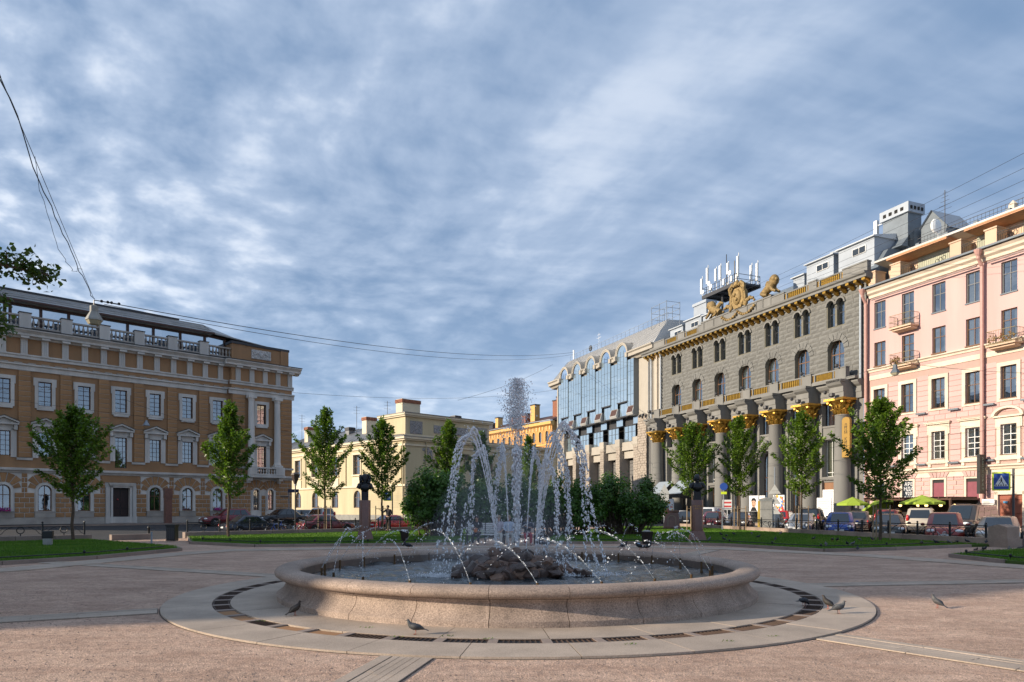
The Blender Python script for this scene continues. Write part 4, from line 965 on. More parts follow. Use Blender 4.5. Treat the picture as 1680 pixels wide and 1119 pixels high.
part('roof_scaffold', s, M['pipe_g'])
s = MB(); s.lathe([(.14, 0), (.14, 1.6)], 8, (-75.0, 2.5, 27.2)); s.tube([(-67, 3, 27.2), (-67, 3, 30)], .03, 4); s.tube([(-67.7, 3, 29.2), (-66.3, 3, 29.2)], .02, 4); s.tube([(-67.5, 3, 29.7), (-66.5, 3, 29.7)], .02, 4); part('roof_mast', s, M['win_white'])
s = MB(); s.ball((-69.5, 2.8, 28.0), .5, (1, .4, 1), 10, 6); part('satellite_dish', s, M['darkgrey'])
# floodlights on the left end of the neighbour
s = MB()
for x, z in ((-49.3, 14.2), (-48.5, 14.25), (-46.9, 14.5), (-75.9, 14.3), (-74.9, 14.2)): s.lathe([(.1, 0), (.24, .1), (.24, .35)], 8, (x, -.55, z-.2)); s.tube([(x, 0, z+.2), (x, -.5, z+.2)], .04, 4)
part('floodlight', s, M['darkgrey'])
s = MB(); s.box(-78, -46, 8, 14, 0, 23.4); part('rear_wall', s, M['panel_stone'])

# ================================================================ GREY STONE COLUMN BUILDING
S = thing('grey_stone_building', 'grey rough stone building with gilded capitals, balusters and roof sculpture', 'building', (R0.x, R0.y, 0), RZR)
sl_, sr = -45.1, -13.15
av = [-41.5, -37.25, -33.05, -28.85, -24.7, -20.55, -16.4]
colx = [-44.05, -39.82, -35.7, -31.5, -27.15, -23.06, -18.72, -14.7]
bay = [(a+b)/2 for a, b in zip(colx[:-1], colx[1:])]
def sp(name, mb, m, parent=S, **k): return build(name, mb, m, parent, **k)
ops = [(x-.95, x+.95, 14.05, 17.38, True) for x in av]
for x in av: ops += [(x-.98, x-.12, 18.62, 21.08, True), (x+.12, x+.98, 18.62, 21.08, True)]
m_ = MB(); wall(m_, sl_, sr, 13.2, 21.6, ops, .5); sp('upper_wall', m_, mat('stone_joint', (.17, .16, .125), .95, var=.2))
# rock-faced ashlar: the nearest 290 blocks singly, the far ones in one mass
protos = []
rg = random.Random(11)
def rock_block(wv, hv):
    b = MB(); nx, nz = 3, 2; vs = []; g = .012
    for j in range(nz+1):
        for i in range(nx+1):
            edge_ = i in (0, nx) or j in (0, nz)
            vs.append((-wv/2+g+(wv-2*g)*i/nx, -.02 if edge_ else -.05-rg.uniform(0, .055), -hv/2+g+(hv-2*g)*j/nz))
    fs = [(j*(nx+1)+i, j*(nx+1)+i+1, (j+1)*(nx+1)+i+1, (j+1)*(nx+1)+i) for j in range(nz) for i in range(nx)]
    b.add(vs, fs)
    k = len(vs); ring = [i for i in range(nx+1)]+[j*(nx+1)+nx for j in range(1, nz+1)]+[nz*(nx+1)+i for i in range(nx-1, -1, -1)]+[j*(nx+1) for j in range(nz-1, 0, -1)]
    b.add([vs[i] for i in ring]+[(vs[i][0], .02, vs[i][2]) for i in ring], [(i, (i+1) % len(ring), (i+1) % len(ring)+len(ring), i+len(ring)) for i in range(len(ring))])
    return b
rects = []
CH = .43
for k in range(19):
    z0 = 13.35+CH*k; z1 = z0+CH
    if z1 > 21.55: z1 = 21.55
    zc = (z0+z1)/2; cuts = []
    for x in av:
        if 14.05 < zc < 17.38+.05:
            hw = .95 if zc < 16.43 else math.sqrt(max(0, .95**2-(max(z0, 16.43)-16.43)**2)); cuts.append((x-hw, x+hw)) if hw > .1 else None
        if 18.5 < zc < 21.2: cuts.append((x-1.08, x+1.08))
    free = []; cur = sl_+.05
    for a, b in sorted(cuts):
        if a > cur: free.append((cur, a))
        cur = b
    free.append((cur, sr-.05))
    for a, b in free:
        n = max(1, round((b-a)/1.05)); ws = [rg.uniform(.7, 1.3) for _ in range(n)]; t = sum(ws); x = a
        if k % 2 and n > 1: ws[0] *= .5
        t = sum(ws)
        for w_ in ws: rects.append((x, x+w_*(b-a)/t, z0, z1)); x += w_*(b-a)/t
rects.sort(key=lambda r: -r[0]); far = MB(); cache = {}
for i, (a, b, z0, z1) in enumerate(rects):
    wv, hv = b-a, z1-z0
    if i < 290:
        key = (round(wv*4)/4, round(hv, 2), i % 3)
        if key not in cache: cache[key] = rock_block(max(.25, key[0]), hv).mesh('stone_block', M['stone'], fix=False)
        O('stone_block', cache[key], S, ((a+b)/2, 0, (z0+z1)/2), scale=(wv/max(.25, key[0]), 1, 1))
    else:
        q = rock_block(wv, hv); far.add([(x+(a+b)/2, y, z+(z0+z1)/2) for x, y, z in q.v], q.f)
o = sp('far_stone_blocks', far, M['stone'], fix=False); o['kind'] = 'stuff'
for x in av:      # splayed voussoirs above the arched windows
    b = MB(); 
    for q in range(9):
        t0, t1 = PI*(q+.06)/9, PI*(q+.94)/9; b.prism([(x+r*math.cos(t), 16.43+r*math.sin(t)) for r, t in ((.96, t0), (1.5, t0), (1.5, t1), (.96, t1))], -.09-.02*(q % 2), .0)
    sp('arch_voussoirs', b, M['stone'])
SA = win_proto('window', 1.9, 3.33, M['win_brown'], True, (0,), (.60,), .10, .09, curtain=M['curtain'])
ST = win_proto('window', .86, 2.46, M['darkgrey'], True, (), (.5,), .06, .05)
for i, x in enumerate(av):
    put_window(S, SA, x, .42, 14.05, curtain=i in (1, 3, 4))
    put_window(S, ST, x-.55, .3, 18.62); put_window(S, ST, x+.55, .3, 18.62)
    b = MB(); b.lathe([(.14, 18.62), (.14, 18.8), (.09, 18.9), (.09, 20.0), (.16, 20.25)], 8, (x, .1, 0)); b.box(x-.14, x+.14, .0, .25, 20.25, 20.5); sp('window_colonnette', b, M['stone_s'])
    for sd in (-1, 1):
        b = MB()
        for q in range(7):
            t0, t1 = PI*q/7, PI*(q+1)/7; b.prism([(x+sd*.55+r*math.cos(t), 20.65+r*math.sin(t)) for r, t in ((.44, t0), (.60, t0), (.60, t1), (.44, t1))], -.17, .0)
        sp('window_hood', b, M['stone_s'])
# main cornice with gilded brackets
ct = [(.2, 21.55), (-.12, 21.58), (-.18, 21.78), (-.95, 21.92), (-.95, 22.12), (-1.12, 22.22), (-1.18, 22.40), (.3, 22.46), (.3, 21.55)]
s = MB(); s.profile_x(ct, -48.1, -12.25); sp('cornice', s, M['stone_s'])
bk = MB(); bk.profile_x([(-.13, 21.32), (-.13, 21.90), (-.90, 21.90), (-.90, 21.70), (-.45, 21.56)], -.17, .17); bk_me = bk.mesh('gilded_bracket', M['gold'])
for i in range(41): O('gilded_bracket', bk_me, S, (-47.6+.875*i, 0, 0))
# roof parapet: solid piers, gilded baluster panels
def gold_panel(a, b, z0, z1, y, parent=S, outer=True):
    s = MB(); s.box(a, b, y-.12, y+.12, z0, z0+.12); s.box(a, b, y-.14, y+.14, z1-.12, z1); q = sp('balustrade', s, M['stone_s'], parent)
    g = MB(); n = int((b-a-.9)/.23); 
    xs = [a+.12, b-.12]+[a+.45+(b-a-.9)*(i+.5)/n for i in range(n)]
    for x in xs: g.box(x-.07, x+.07, y-.10, y+.10, z0+.12, z1-.12)
    build('gilded_balusters', g, M['gold'], q)
    s = MB(); 
    for x in (a+.28, b-.28): s.box(x-.08, x+.08, y-.13, y+.13, z0+.12, z1-.12)
    build('baluster_post', s, M['stone_s'], q)
yp = -.55
for a, b in ((-43.1, -40.25), (-38.85, -36.1), (-22.2, -19.0), (-18.0, -14.95)): gold_panel(a, b, 22.47, 23.25, yp)
for a, b in ((-46.5, -43.1), (-40.25, -38.85), (-36.1, -35.4), (-24.0, -22.2), (-19.0, -18.0), (-14.95, -12.3)): s = MB(); s.box(a, b, yp-.2, yp+.25, 22.47, 23.25); s.box(a-.04, b+.04, yp-.26, yp+.3, 23.252, 23.36); sp('parapet_pier', s, M['stone_s'])
s = MB(); s.box(-35.4, -24.0, yp-.25, yp+.3, 22.47, 23.4); s.box(-35.5, -23.9, yp-.32, yp+.36, 23.4, 23.55)
for a in (-35.0, -33.2, -31.6, -27.6, -26.2, -25.2): s.box(a, a+.1, yp-.32, yp-.2, 22.47, 23.4)
sp('attic_base', s, M['stone_s'])
# gilded group: cartouche with scrolls, two lions, garlands
def blob(mb, c, r, sq=(1, 1, 1)): mb.ball(c, r, sq, 9, 6)
s = MB(); cx = -28.9
s.prism([(cx+dx, 23.5+dz) for dx, dz in ((-.55, 0), (.55, 0), (.95, .7), (.85, 1.7), (.5, 2.2), (-.5, 2.2), (-.85, 1.7), (-.95, .7))], yp-.45, yp+.25)
blob(s, (cx, yp-.5, 24.7), .75, (.8, .35, 1.15)); blob(s, (cx-.1, yp-.75, 24.9), .22); blob(s, (cx+.15, yp-.7, 24.4), .2)
for sd in (-1, 1):
    s.tube([(cx+sd*.3, yp-.5, 25.9), (cx+sd*.7, yp-.5, 26.15), (cx+sd*1.1, yp-.5, 25.8), (cx+sd*1.05, yp-.45, 25.2), (cx+sd*.85, yp-.4, 24.9)], [.16, .22, .24, .2, .12], 7)
    s.tube([(cx+sd*1.0, yp-.35, 25.3), (cx+sd*1.15, yp-.35, 24.4), (cx+sd*.95, yp-.35, 23.7), (cx+sd*1.35, yp-.35, 23.5)], [.2, .17, .15, .14], 7)
    s.ring((cx+sd*.95, yp-.55, 25.75), .2, .09, 10, 5)
    for q in range(7): t = q/6; blob(s, (cx+sd*(1.2+1.3*t), yp-.3, 23.75+.35*math.sin(PI*t)+.1*(q % 2)), .24-.1*t)
    for q in range(9): t = q/8; blob(s, (cx+sd*2.6*t, yp-.42, 23.1-.55*math.sin(PI*t)), .17)
blob(s, (cx, yp-.5, 26.1), .34); blob(s, (cx, yp-.45, 26.42), .16)
sp('cartouche_sculpture', s, M['gold_old'], smooth=True)
def lion(x, sd):
    s = MB()
    s.tube([(x+sd*1.0, yp-.1, 23.9), (x+sd*.4, yp-.1, 24.25), (x-sd*.3, yp-.1, 24.55), (x-sd*.55, yp-.1, 24.95)], [.38, .42, .5, .42], 9)
    blob(s, (x-sd*.70, yp-.15, 25.15), .42); blob(s, (x-sd*.55, yp-.05, 25.0), .58, (1, .8, 1.05)); blob(s, (x-sd*1.05, yp-.2, 25.02), .2)
    for yy in (-.42, .12): s.tube([(x-sd*.35, yp+yy, 24.4), (x-sd*.75, yp+yy, 23.95), (x-sd*1.15, yp+yy, 23.72)], [.2, .16, .13], 7); s.tube([(x+sd*.85, yp+yy, 24.0), (x+sd*.45, yp+yy, 23.75), (x+sd*.1, yp+yy, 23.68)], [.24, .17, .12], 7)
    s.tube([(x+sd*.2, yp+.1, 24.6), (x+sd*.7, yp+.25, 25.15), (x+sd*1.05, yp+.3, 25.0)], [.28, .22, .08], 7)
    sp('lion_sculpture', s, M['gold_old'], smooth=True)
lion(-33.2, 1); lion(-24.3, -1)
# colonnade: engaged columns, gilded capitals, broken entablature, balustrade above
YC = -1.05
shaft = MB(); shaft.lathe([(.98, .3), (.98, .7), (.86, .75), (.90, .95), (.78, 1.1), (.74, 1.3), (.72, 5), (.62, 9.95), (.66, 10.02), (.62, 10.1)], 20, (0, 0, 0), False); shaft_me = shaft.mesh('column', M['stone_s'], smooth=True)
cap = MB(); cap.lathe([(.62, 10.08), (.66, 10.5), (.78, 11.0), (1.0, 11.32)], 14, (0, 0, 0), False)
for ring_, (zz_, rr_, n_) in enumerate(((10.15, .70, 10), (10.6, .80, 10))):
    for q in range(n_):
        a = 2*PI*(q+.5*ring_)/n_; d_ = Vector((math.cos(a), math.sin(a), 0)); e_ = Vector((-d_.y, d_.x, 0)); p0 = d_*rr_
        pts = [p0+e_*.17+Vector((0, 0, zz_)), p0+d_*.06+e_*.2+Vector((0, 0, zz_+.32)), p0+d_*.26+Vector((0, 0, zz_+.50)), p0+d_*.30+Vector((0, 0, zz_+.38)), p0+d_*.06-e_*.2+Vector((0, 0, zz_+.32)), p0-e_*.17+Vector((0, 0, zz_)), p0+d_*.13+Vector((0, 0, zz_+.3))]
        cap.add(pts, [(0, 1, 6), (1, 2, 6), (2, 4, 6), (4, 5, 6), (5, 0, 6), (2, 3, 1), (2, 4, 3)])
for sx in (-1, 1):
    for sy in (-1, 1): cap.ball((sx*.80, sy*.80, 11.18), .22, (1, 1, 1), 7, 5)
cap.prism_z([(-1.1, -1.1), (0, -.92), (1.1, -1.1), (.92, 0), (1.1, 1.1), (0, .92), (-1.1, 1.1), (-.92, 0)], 11.35, 11.55); cap_me = cap.mesh('gilded_capital', M['gold'])
lampb = MB(); lampb.lathe([(.12, 0), (.26, .1), (.26, .35), (.1, .4)], 8); lampb_me = lampb.mesh('floodlight', M['darkgrey'])
entb = MB(); entb.profile_x([(-1.75, 11.56), (-1.75, 12.05), (-1.80, 12.07), (-1.80, 12.55), (-2.05, 12.72), (-2.2, 12.95), (-2.2, 13.15), (.0, 13.2), (.0, 11.56)], -.78, .78); entb.box(-.84, .84, -2.2, -1.6, 12.95, 13.16); entb_me = entb.mesh('entablature_block', M['stone_s'])
for x in colx:
    c_ = O('column', shaft_me, S, (x, YC, 0)); O('gilded_capital', cap_me, c_); O('entablature_block', entb_me, S, (x, 0, 0)); O('floodlight', lampb_me, S, (x, -2.3, 11.6))
    s = MB(); s.box(x-.85, x+.85, -1.9, -.2, .0, .32); s.box(x-1.05, x+1.05, -.42, .03, .3, 11.5); sp('pilaster', s, M['stone_s'])
ent = [(.2, 11.5), (-.45, 11.52), (-.45, 12.05), (-.5, 12.07), (-.5, 12.55), (-.75, 12.72), (-.92, 12.95), (-.92, 13.12), (.2, 13.18)]
s = MB(); s.profile_x(ent, -47.4, sr); sp('entablature', s, M['stone_s'])
lb = MB(); lb.lathe([(.06, 0), (.16, .1), (.16, .3)], 6); lb.tube([(0, .5, .2), (0, 0, .2)], .03, 4); lb_me = lb.mesh('wall_lamp', M['darkgrey'])
for x in bay: O('wall_lamp', lb_me, S, (x+.2, -1.2, 12.2)); O('wall_lamp', lb_me, S, (x+1.9, -1.6, 14.35))
yb_ = -1.05
for x0, x1 in zip(colx[:-1], colx[1:]): gold_panel(x0+.62, x1-.62, 13.42, 14.28, yb_)
gold_panel(colx[-1]+.6, -13.3, 13.42, 14.28, yb_) if False else None
for x in colx: s = MB(); s.box(x-.60, x+.60, yb_-.25, yb_+.2, 13.2, 14.30); s.box(x-.64, x+.64, yb_-.3, yb_+.25, 14.302, 14.38); sp('balustrade_pier', s, M['stone_s'])
s = MB(); s.box(-47.2, sr, yb_-.2, yb_+.2, 13.18, 13.42); sp('balustrade_base', s, M['stone_s'])
# wall between the columns
ops = []
for x in bay: ops += [(x-1.05, x+1.05, 9.4, 11.5)]
lowers = [x for i, x in enumerate(bay) if i not in (4,)]
for x in lowers: ops += [(x-1.02, x+1.02, 4.62, 8.05), (x-1.02, x+1.02, .9, 4.1)]
ops += [(bay[4]-1.0, bay[4]+1.0, .4, 7.65, True)]
m_ = MB(); wall(m_, -47.4, sr, 0, 11.6, ops, .6, y=-.2); sp('lower_wall', m_, M['stone_s'])
WU = win_proto('window', 2.1, 2.1, M['darkgrey'], False, (-.33, .33), (), .06, .05)
WL = win_proto('window', 2.04, 3.43, M['win_white'], False, (-.36,), (.12,), .05, .05, curtain=M['curtain_y'])
WD = win_proto('window', 2.0, 7.25, M['brown_wood'], True, (0,), (.42, .62), .1, .09)
WGf = win_proto('window', 2.04, 3.2, M['win_brown'], False, (-.33, .33), (.75,), .08, .06)
for x in bay: put_window(S, WU, x, .2, 9.4)
for i, x in enumerate(bay):
    s = MB(); s.box(x-1.25, x+1.25, -.34, -.18, 8.1, 8.35); s.box(x-1.1, x+1.1, -.28, -.19, 8.35, 9.2); s.box(x-1.25, x+1.25, -.36, -.18, 9.2, 9.38); sp('window_spandrel', s, M['stone_s'])
    if i == 4: put_window(S, WD, x, .3, .4); continue
    put_window(S, WL, x, .25, 4.62, curtain=i in (6, 0, 2)); s = MB(); s.box(x-1.2, x+1.2, -.4, -.18, 4.3, 4.6); sp('window_sill', s, M['stone_s'])
    if i == 6:
        s = MB(); s.box(x-1.02, x+1.02, -.12, .0, 1.0, 4.1); s.box(x-1.02, x+1.02, -.16, -.1, 2.9, 3.0); sp('brown_hoarding', s, mat('brown_board', (.25, .13, .07), .7, var=.2), S)
    else: put_window(S, WGf, x, .25, .9)
s = MB()      # carved arch of the portal
arch_ring(s, bay[4], 1.0, .4, 7.65, .75, -.45, -.18, 14)
for q in range(16): t = PI*q/15; blob(s, (bay[4]+1.45*math.cos(t), -.5, 6.65+1.45*math.sin(t)), .22)
blob(s, (bay[4], -.6, 8.3), .45, (1, .5, 1.2)); sp('portal_arch', s, M['stone_s'])
# posters seen inside the upper windows (red shapes, white figure)
for i, cr in ((6, 'w'), (4, 'r'), (3, 'r'), (2, 'g')):
    x = bay[i]; s = MB(); s.box(x-.95, x+.95, .42, .44, 9.5, 11.4); pst = build('window_poster', s, mat('poster_grey', (.20, .12, .13), .7, var=.6, vscale=2.2) if cr != 'w' else mat('poster_red_grey', (.30, .10, .09), .7, var=.6, vscale=2), S)
    s = MB()
    if cr == 'w':
        s.ball((x+.0, .41, 11.0), .22, (1, .1, 1.1)); s.prism([(x-.1, 10.85), (x+.3, 10.9), (x+.55, 10.1), (x+.35, 9.6), (x-.15, 9.9)], .40, .415); s.prism([(x+.25, 10.0), (x+.9, 10.2), (x+.9, 9.9), (x+.3, 9.7)], .395, .41)
        for q in range(4): s.box(x+.35+.13*q, x+.43+.13*q, .395, .41, 10.1, 10.35)
        build('poster_figure', s, M['sign_w'], pst)
    else:
        s.prism([(x-.2, 10.3), (x+.5, 10.6), (x+.7, 11.2), (x+.2, 11.1), (x-.1, 11.3), (x-.4, 10.9)], .40, .415); s.prism([(x-.1, 9.6), (x+.8, 9.6), (x+.6, 10.2), (x+.1, 10.15)], .40, .415); build('poster_figure', s, M['sign_r'], pst)
s = MB(); s.box(-47.4, -45.0, -.3, .1, 0, 13.2); s.box(sr-.02, -12.98, -.1, 6, 0, 22.4); s.box(-47.4, -47.2, -.3, 6, 0, 22); sp('side_wall', s, M['stone_s'])
s = MB(); s.box(-46.4, -45.0, -.05, .3, 13.2, 21.6); sp('end_strip', s, M['panel_stone'])
for x, m__, z0, z1 in ((-46.9, M['tin'], 13.5, 21.3), (-45.6, M['cream_w'], 13.5, 21.6), (-44.7, M['tin'], 13.5, 21.4), (-13.45, M['pipe_g'], 12.6, 21.5), (-47.0, M['darkgrey'], .3, 12.9)):
    s = MB(); s.tube([(x, -.25, z0), (x, -.25, z1)], .11, 8); s.lathe([(.11, 0), (.24, .35), (.24, .45)], 8, (x, -.25, z1)); sp('downpipe', s, m__)
# mansard with sheet metal dormers
s = MB(); s.box(-46.2, -12.4, .8, 12, 21.6, 23.0); s.profile_x([(.9, 22.6), (2.6, 25.0), (11, 26.2), (11, 22.6)], -46, -13); sp('roof', s, M['tin_d'])
for a, b, zt, w_ in ((-45.2, -42.4, 25.1, 1), (-41.9, -38.6, 25.4, 1), (-38.3, -36.0, 25.2, 0), (-23.4, -21.9, 25.3, 0), (-21.6, -18.2, 26.1, 1), (-17.6, -13.6, 26.2, 1)):
    s = MB(); s.box(a, b, 1.6, 5, 22.6, zt); d_ = sp('dormer', s, M['tin']); s = MB(); s.profile_x([(1.35, zt), (1.35, zt+.10), (5.2, zt+.75), (5.2, zt)], a-.15, b+.15); build('dormer_roof', s, mat('bright_sheet', (.52, .55, .58), .45, var=.1, metal=.1), d_)
    if w_:
        c = (a+b)/2+.4; s = MB(); s.box(c-.75, c+.75, 1.52, 1.62, zt-1.1, zt-.45); dw = build('dormer_window', s, M['win_white'], d_); s = MB(); s.box(c-.68, c-.04, 1.49, 1.53, zt-1.04, zt-.51); s.box(c+.04, c+.68, 1.49, 1.53, zt-1.04, zt-.51); build('pane', s, M['cglass'], dw)
for (a, b, y0, z0, zt, mm) in ((-43.4, -40.8, 4.0, 25, 28.3, M['tin']), (-19.9, -18.9, 3.2, 26, 27.1, M['tin'])):
    s = MB(); s.box(a, b, y0, y0+1.4, z0, zt-.35); ch = sp('chimney', s, mm); s = MB(); s.box(a-.15, b+.15, y0-.15, y0+1.55, zt-.35, zt); build('chimney_cap', s, M['tin'], ch)
for x in (-40.1, -39.4): s = MB(); s.lathe([(.2, 0), (.2, 2.0), (.28, 2.05), (.28, 2.25)], 10, (x, 4.0, 25.3)); sp('flue', s, M['win_white'])
s = MB(); s.box(-14.9, -12.3, 4.2, 5.9, 24, 28.3); s.profile_x([(3.4, 25.2), (5.0, 25.2), (5.0, 26.8), (4.4, 26.3)], -16.4, -12.3); ch = sp('chimney', s, M['tin_d'])
s = MB(); s.box(-15.1, -12.1, 4.0, 6.1, 28.3, 29.2); 
cc = build('chimney_cap', s, M['tin'], ch)
s = MB()
for q in range(4): s.box(-12.11, -12.06, 4.25+.45*q, 4.5+.45*q, 28.55, 28.85); s.box(-14.7+.6*q, -14.4+.6*q, 3.96, 4.02, 28.55, 28.85)
build('flue_hole', s, M['dark'], ch)
s = MB(); s.box(-16.1, -15.75, 4.4, 4.7, 26.9, 28.9); s.tube([(-15.7, 4.5, 28.4), (-14.9, 4.6, 28.4)], .04, 4); s.tube([(-15.7, 4.5, 27.4), (-14.9, 4.6, 27.4)], .04, 4); sp('roof_aerial', s, M['win_white'])
s = MB(); s.prism([(-12.0, 24.6), (-9.3, 24.6), (-9.3, 26.0), (-10.9, 28.0), (-12.0, 26.8)], 5.5, 9); sp('gable', s, M['tin_d']); s = MB(); s.add([(-10.9, 5.3, 28.1), (-9.2, 5.3, 26.0), (-9.2, 9, 26.0), (-10.9, 9, 28.1), (-12.1, 5.3, 26.8), (-12.1, 9, 26.8)], [(0, 1, 2, 3), (0, 3, 5, 4)]); sp('gable_roof', s, M['tin'])
s = MB(); s.ball((-9.6, 4.2, 26.0), .65, (.35, 1, 1), 12, 6); s.tube([(-9.5, 4.3, 24.5), (-9.5, 4.3, 26)], .04, 5); sp('satellite_dish', s, M['win_white'])
# phone mast platform on the roof
s = MB(); px0, px1, py0, py1, pz = -44.2, -37.4, 6.0, 9.6, 29.5
A_ = thing('antenna_platform', 'steel roof platform crowded with white phone antennas behind the gilded sculpture', 'antenna mast', (R0.x, R0.y, 0), RZR)
for y_ in (py0, py1): s.box(px0, px1, y_-.12, y_+.12, pz-.1, pz+.35)
for i in range(5): x = px0+(px1-px0)*i/4; s.box(x-.1, x+.1, py0, py1, pz+.02, pz+.22)
for x, y_ in ((-41.4, 7.0), (-39.6, 8.2)): s.tube([(x, y_, 24.5), (x, y_, pz)], .14, 6)
s.tube([(-41.4, 7, 25.5), (-39.2, 7, pz)], .07, 4); s.tube([(-39.6, 8.2, 26), (-41.5, 8.2, pz)], .07, 4)
build('platform_frame', s, M['darkgrey'], A_)
s = MB()
for y_ in (py0, py1):
    for z in (pz+.7, pz+1.3): s.tube([(px0, y_, z), (px1, y_, z)], .035, 4)
for x in (px0, px1):
    for z in (pz+.7, pz+1.3): s.tube([(x, py0, z), (x, py1, z)], .035, 4)
for i in range(9):
    x = px0+(px1-px0)*i/8
    for y_ in (py0, py1): s.tube([(x, y_, pz), (x, y_, pz+1.35)], .035, 4)
s.box(px0, px1, py0, py1, pz+.24, pz+.28); build('guard_rail', s, M['darkgrey'], A_)
rg = random.Random(5)
for x, y_, z0, h_ in ((-44.2, 6, .6, 2.4), (-43.0, 6, 1.6, 2.5), (-41.4, 6.1, 1.5, 1.9), (-40.4, 6, 1.4, 2.1), (-38.9, 6.0, 1.6, 1.7), (-37.4, 6.3, .9, 3.0), (-37.5, 9.4, .8, 2.6), (-41.5, 9.5, 1.3, 1.8), (-38.6, 9.4, 1.3, 2.1), (-43.2, 9.5, .9, 1.6), (-39.7, 6, .5, .9), (-42.3, 6, .6, .8), (-38.2, 6, .5, .8)):
    s = MB(); s.box(x-.16, x+.16, y_-.28, y_-.1, pz+z0, pz+z0+h_*.85, .03); s.tube([(x, y_, pz+.2), (x, y_, pz+z0+h_)], .05, 4); build('panel_antenna', s, M['win_white'], A_)
for x, y_, z0 in ((-42.4, 5.8, 1.5), (-42.0, 5.8, 1.0), (-38.3, 5.8, 1.6), (-43.7, 5.8, .7)): s = MB(); s.lathe([(.02, 0), (.2, .05), (.3, .15), (.3, .2)], 10); s.v = [(x+a, y_-c_, pz+z0+b) for a, b, c_ in s.v]; build('dish', s, M['win_white'], A_)
s = MB(); s.tube([(-39.6, 6.2, pz), (-39.6, 6.2, pz+4.4)], .05, 4); s.tube([(-38.3, 6.4, pz+.5), (-38.3, 6.4, pz+3.2)], .07, 5); build('lightning_rod', s, M['darkgrey'], A_)
# vertical gilded sign
V = thing('cinema_sign', 'tall gilded vertical sign hanging on the last column of the grey building', 'sign', tuple(rw(-13.75, 1.55, 0)), RZR)
s = MB(); s.prism([(-.42, 6.2), (.42, 6.2), (.42, 9.5), (.30, 9.7), (0, 9.78), (-.30, 9.7), (-.42, 9.5)], -.12, .12); build('sign_board', s, mat('sign_ochre', (.34, .20, .035), .5, var=.1, vscale=2), V)
text('sign_lettering', 'Д\nО\nМ\n\nК\nИ\nН\nО', .40, M['black'], V, (0, -.125, 7.95), spacing=.76)
s = MB(); s.box(-.06, .06, .1, 1.2, 9.1, 9.2); s.box(-.06, .06, .1, 1.2, 6.6, 6.7); build('sign_bracket', s, M['black'], V)
# posters at street level
def poster(u_, d, z0, z1, w_, label, kind, seed):
    p = rw(u_, d); t = thing('advert_board', label, 'poster', (p.x, p.y, 0), RZR)
    s = MB(); s.box(-w_/2, w_/2, -.04, .04, z0, z1); build('board', s, M['sign_w'], t)
    s = MB(); s.box(-w_/2+.1, -w_/2+.16, -.03, .03, .2, z0); s.box(w_/2-.16, w_/2-.1, -.03, .03, .2, z0); build('board_leg', s, M['darkgrey'], t)
    rr = random.Random(seed); cx, cz = 0, (z0+z1)/2
    if kind == 'face':
        s = MB(); s.ball((0, -.045, cz+.02), .34, (1, .08, 1.25), 14, 10); f = build('printed_face', s, mat('print_skin', (.55, .33, .22), .8), t)
        s = MB(); s.ball((0, -.043, cz+.28), .37, (1, .06, .8), 14, 8); s.prism([(-.5, z0+.02), (.5, z0+.02), (.25, cz-.38), (-.25, cz-.38)], -.055, -.045); build('printed_hair', s, M['black'], t)
        s = MB(); s.box(-.2, -.07, -.08, -.07, cz+.05, cz+.10); s.box(.07, .2, -.08, -.07, cz+.05, cz+.10); s.box(-.12, .12, -.08, -.07, cz-.24, cz-.2); build('printed_features', s, M['black'], t)
    elif kind == 'patch':
        cols = [mat('print_%s' % n_, c_, .7, var=.1) for n_, c_ in (('red', (.55, .06, .05)), ('yellow', (.75, .50, .05)), ('brown', (.25, .10, .05)), ('blue', (.1, .2, .45)), ('orange', (.7, .25, .04)))]
        bs = [MB() for _ in cols]
        for q in range(26): a = rr.uniform(-w_/2+.1, w_/2-.1); z = rr.uniform(z0+.1, z1-.1); r = rr.uniform(.06, .17); bs[rr.randrange(5)].prism([(a+r*math.cos(t_), z+r*math.sin(t_)) for t_ in [2*PI*k/7 for k in range(7)]], -.05-.0008*q, -.043)
        for b_, m__ in zip(bs, cols):
            if b_.v: build('printed_patch', b_, m__, t)
    else:
        s = MB(); 
        for q in range(9): z = z1-.15-(z1-z0-.3)*q/9; s.box(-w_/2+.12, w_/2-.12-rr.uniform(0, .5), -.052, -.043, z-.05, z)
        build('printed_lines', s, M['sign_r'] if kind == 'redlines' else M['plinth'], t)
    return t
poster(-24.4, 2.6, 1.35, 2.95, 1.35, 'poster of a bearded face between two grey columns', 'face', 1)
poster(-20.9, 2.6, 1.35, 2.95, 1.5, 'poster of small red, yellow and brown pictures beside the white car', 'patch', 2)
poster(-16.6, .62, 1.3, 3.4, 1.5, 'framed pale yellow poster on the brown hoarding', 'lines', 3)
poster(-14.6, 3.3, .9, 2.6, 1.6, 'pale menu board under the left lime umbrella', 'lines', 4)
poster(-38.5, 3.2, 1.2, 2.8, 1.9, 'small colourful poster under the grey blue awnings', 'patch', 5)
poster(-23.2, 2.6, 1.35, 2.95, .8, 'narrow poster of small pictures left of the wide picture poster', 'patch', 6)
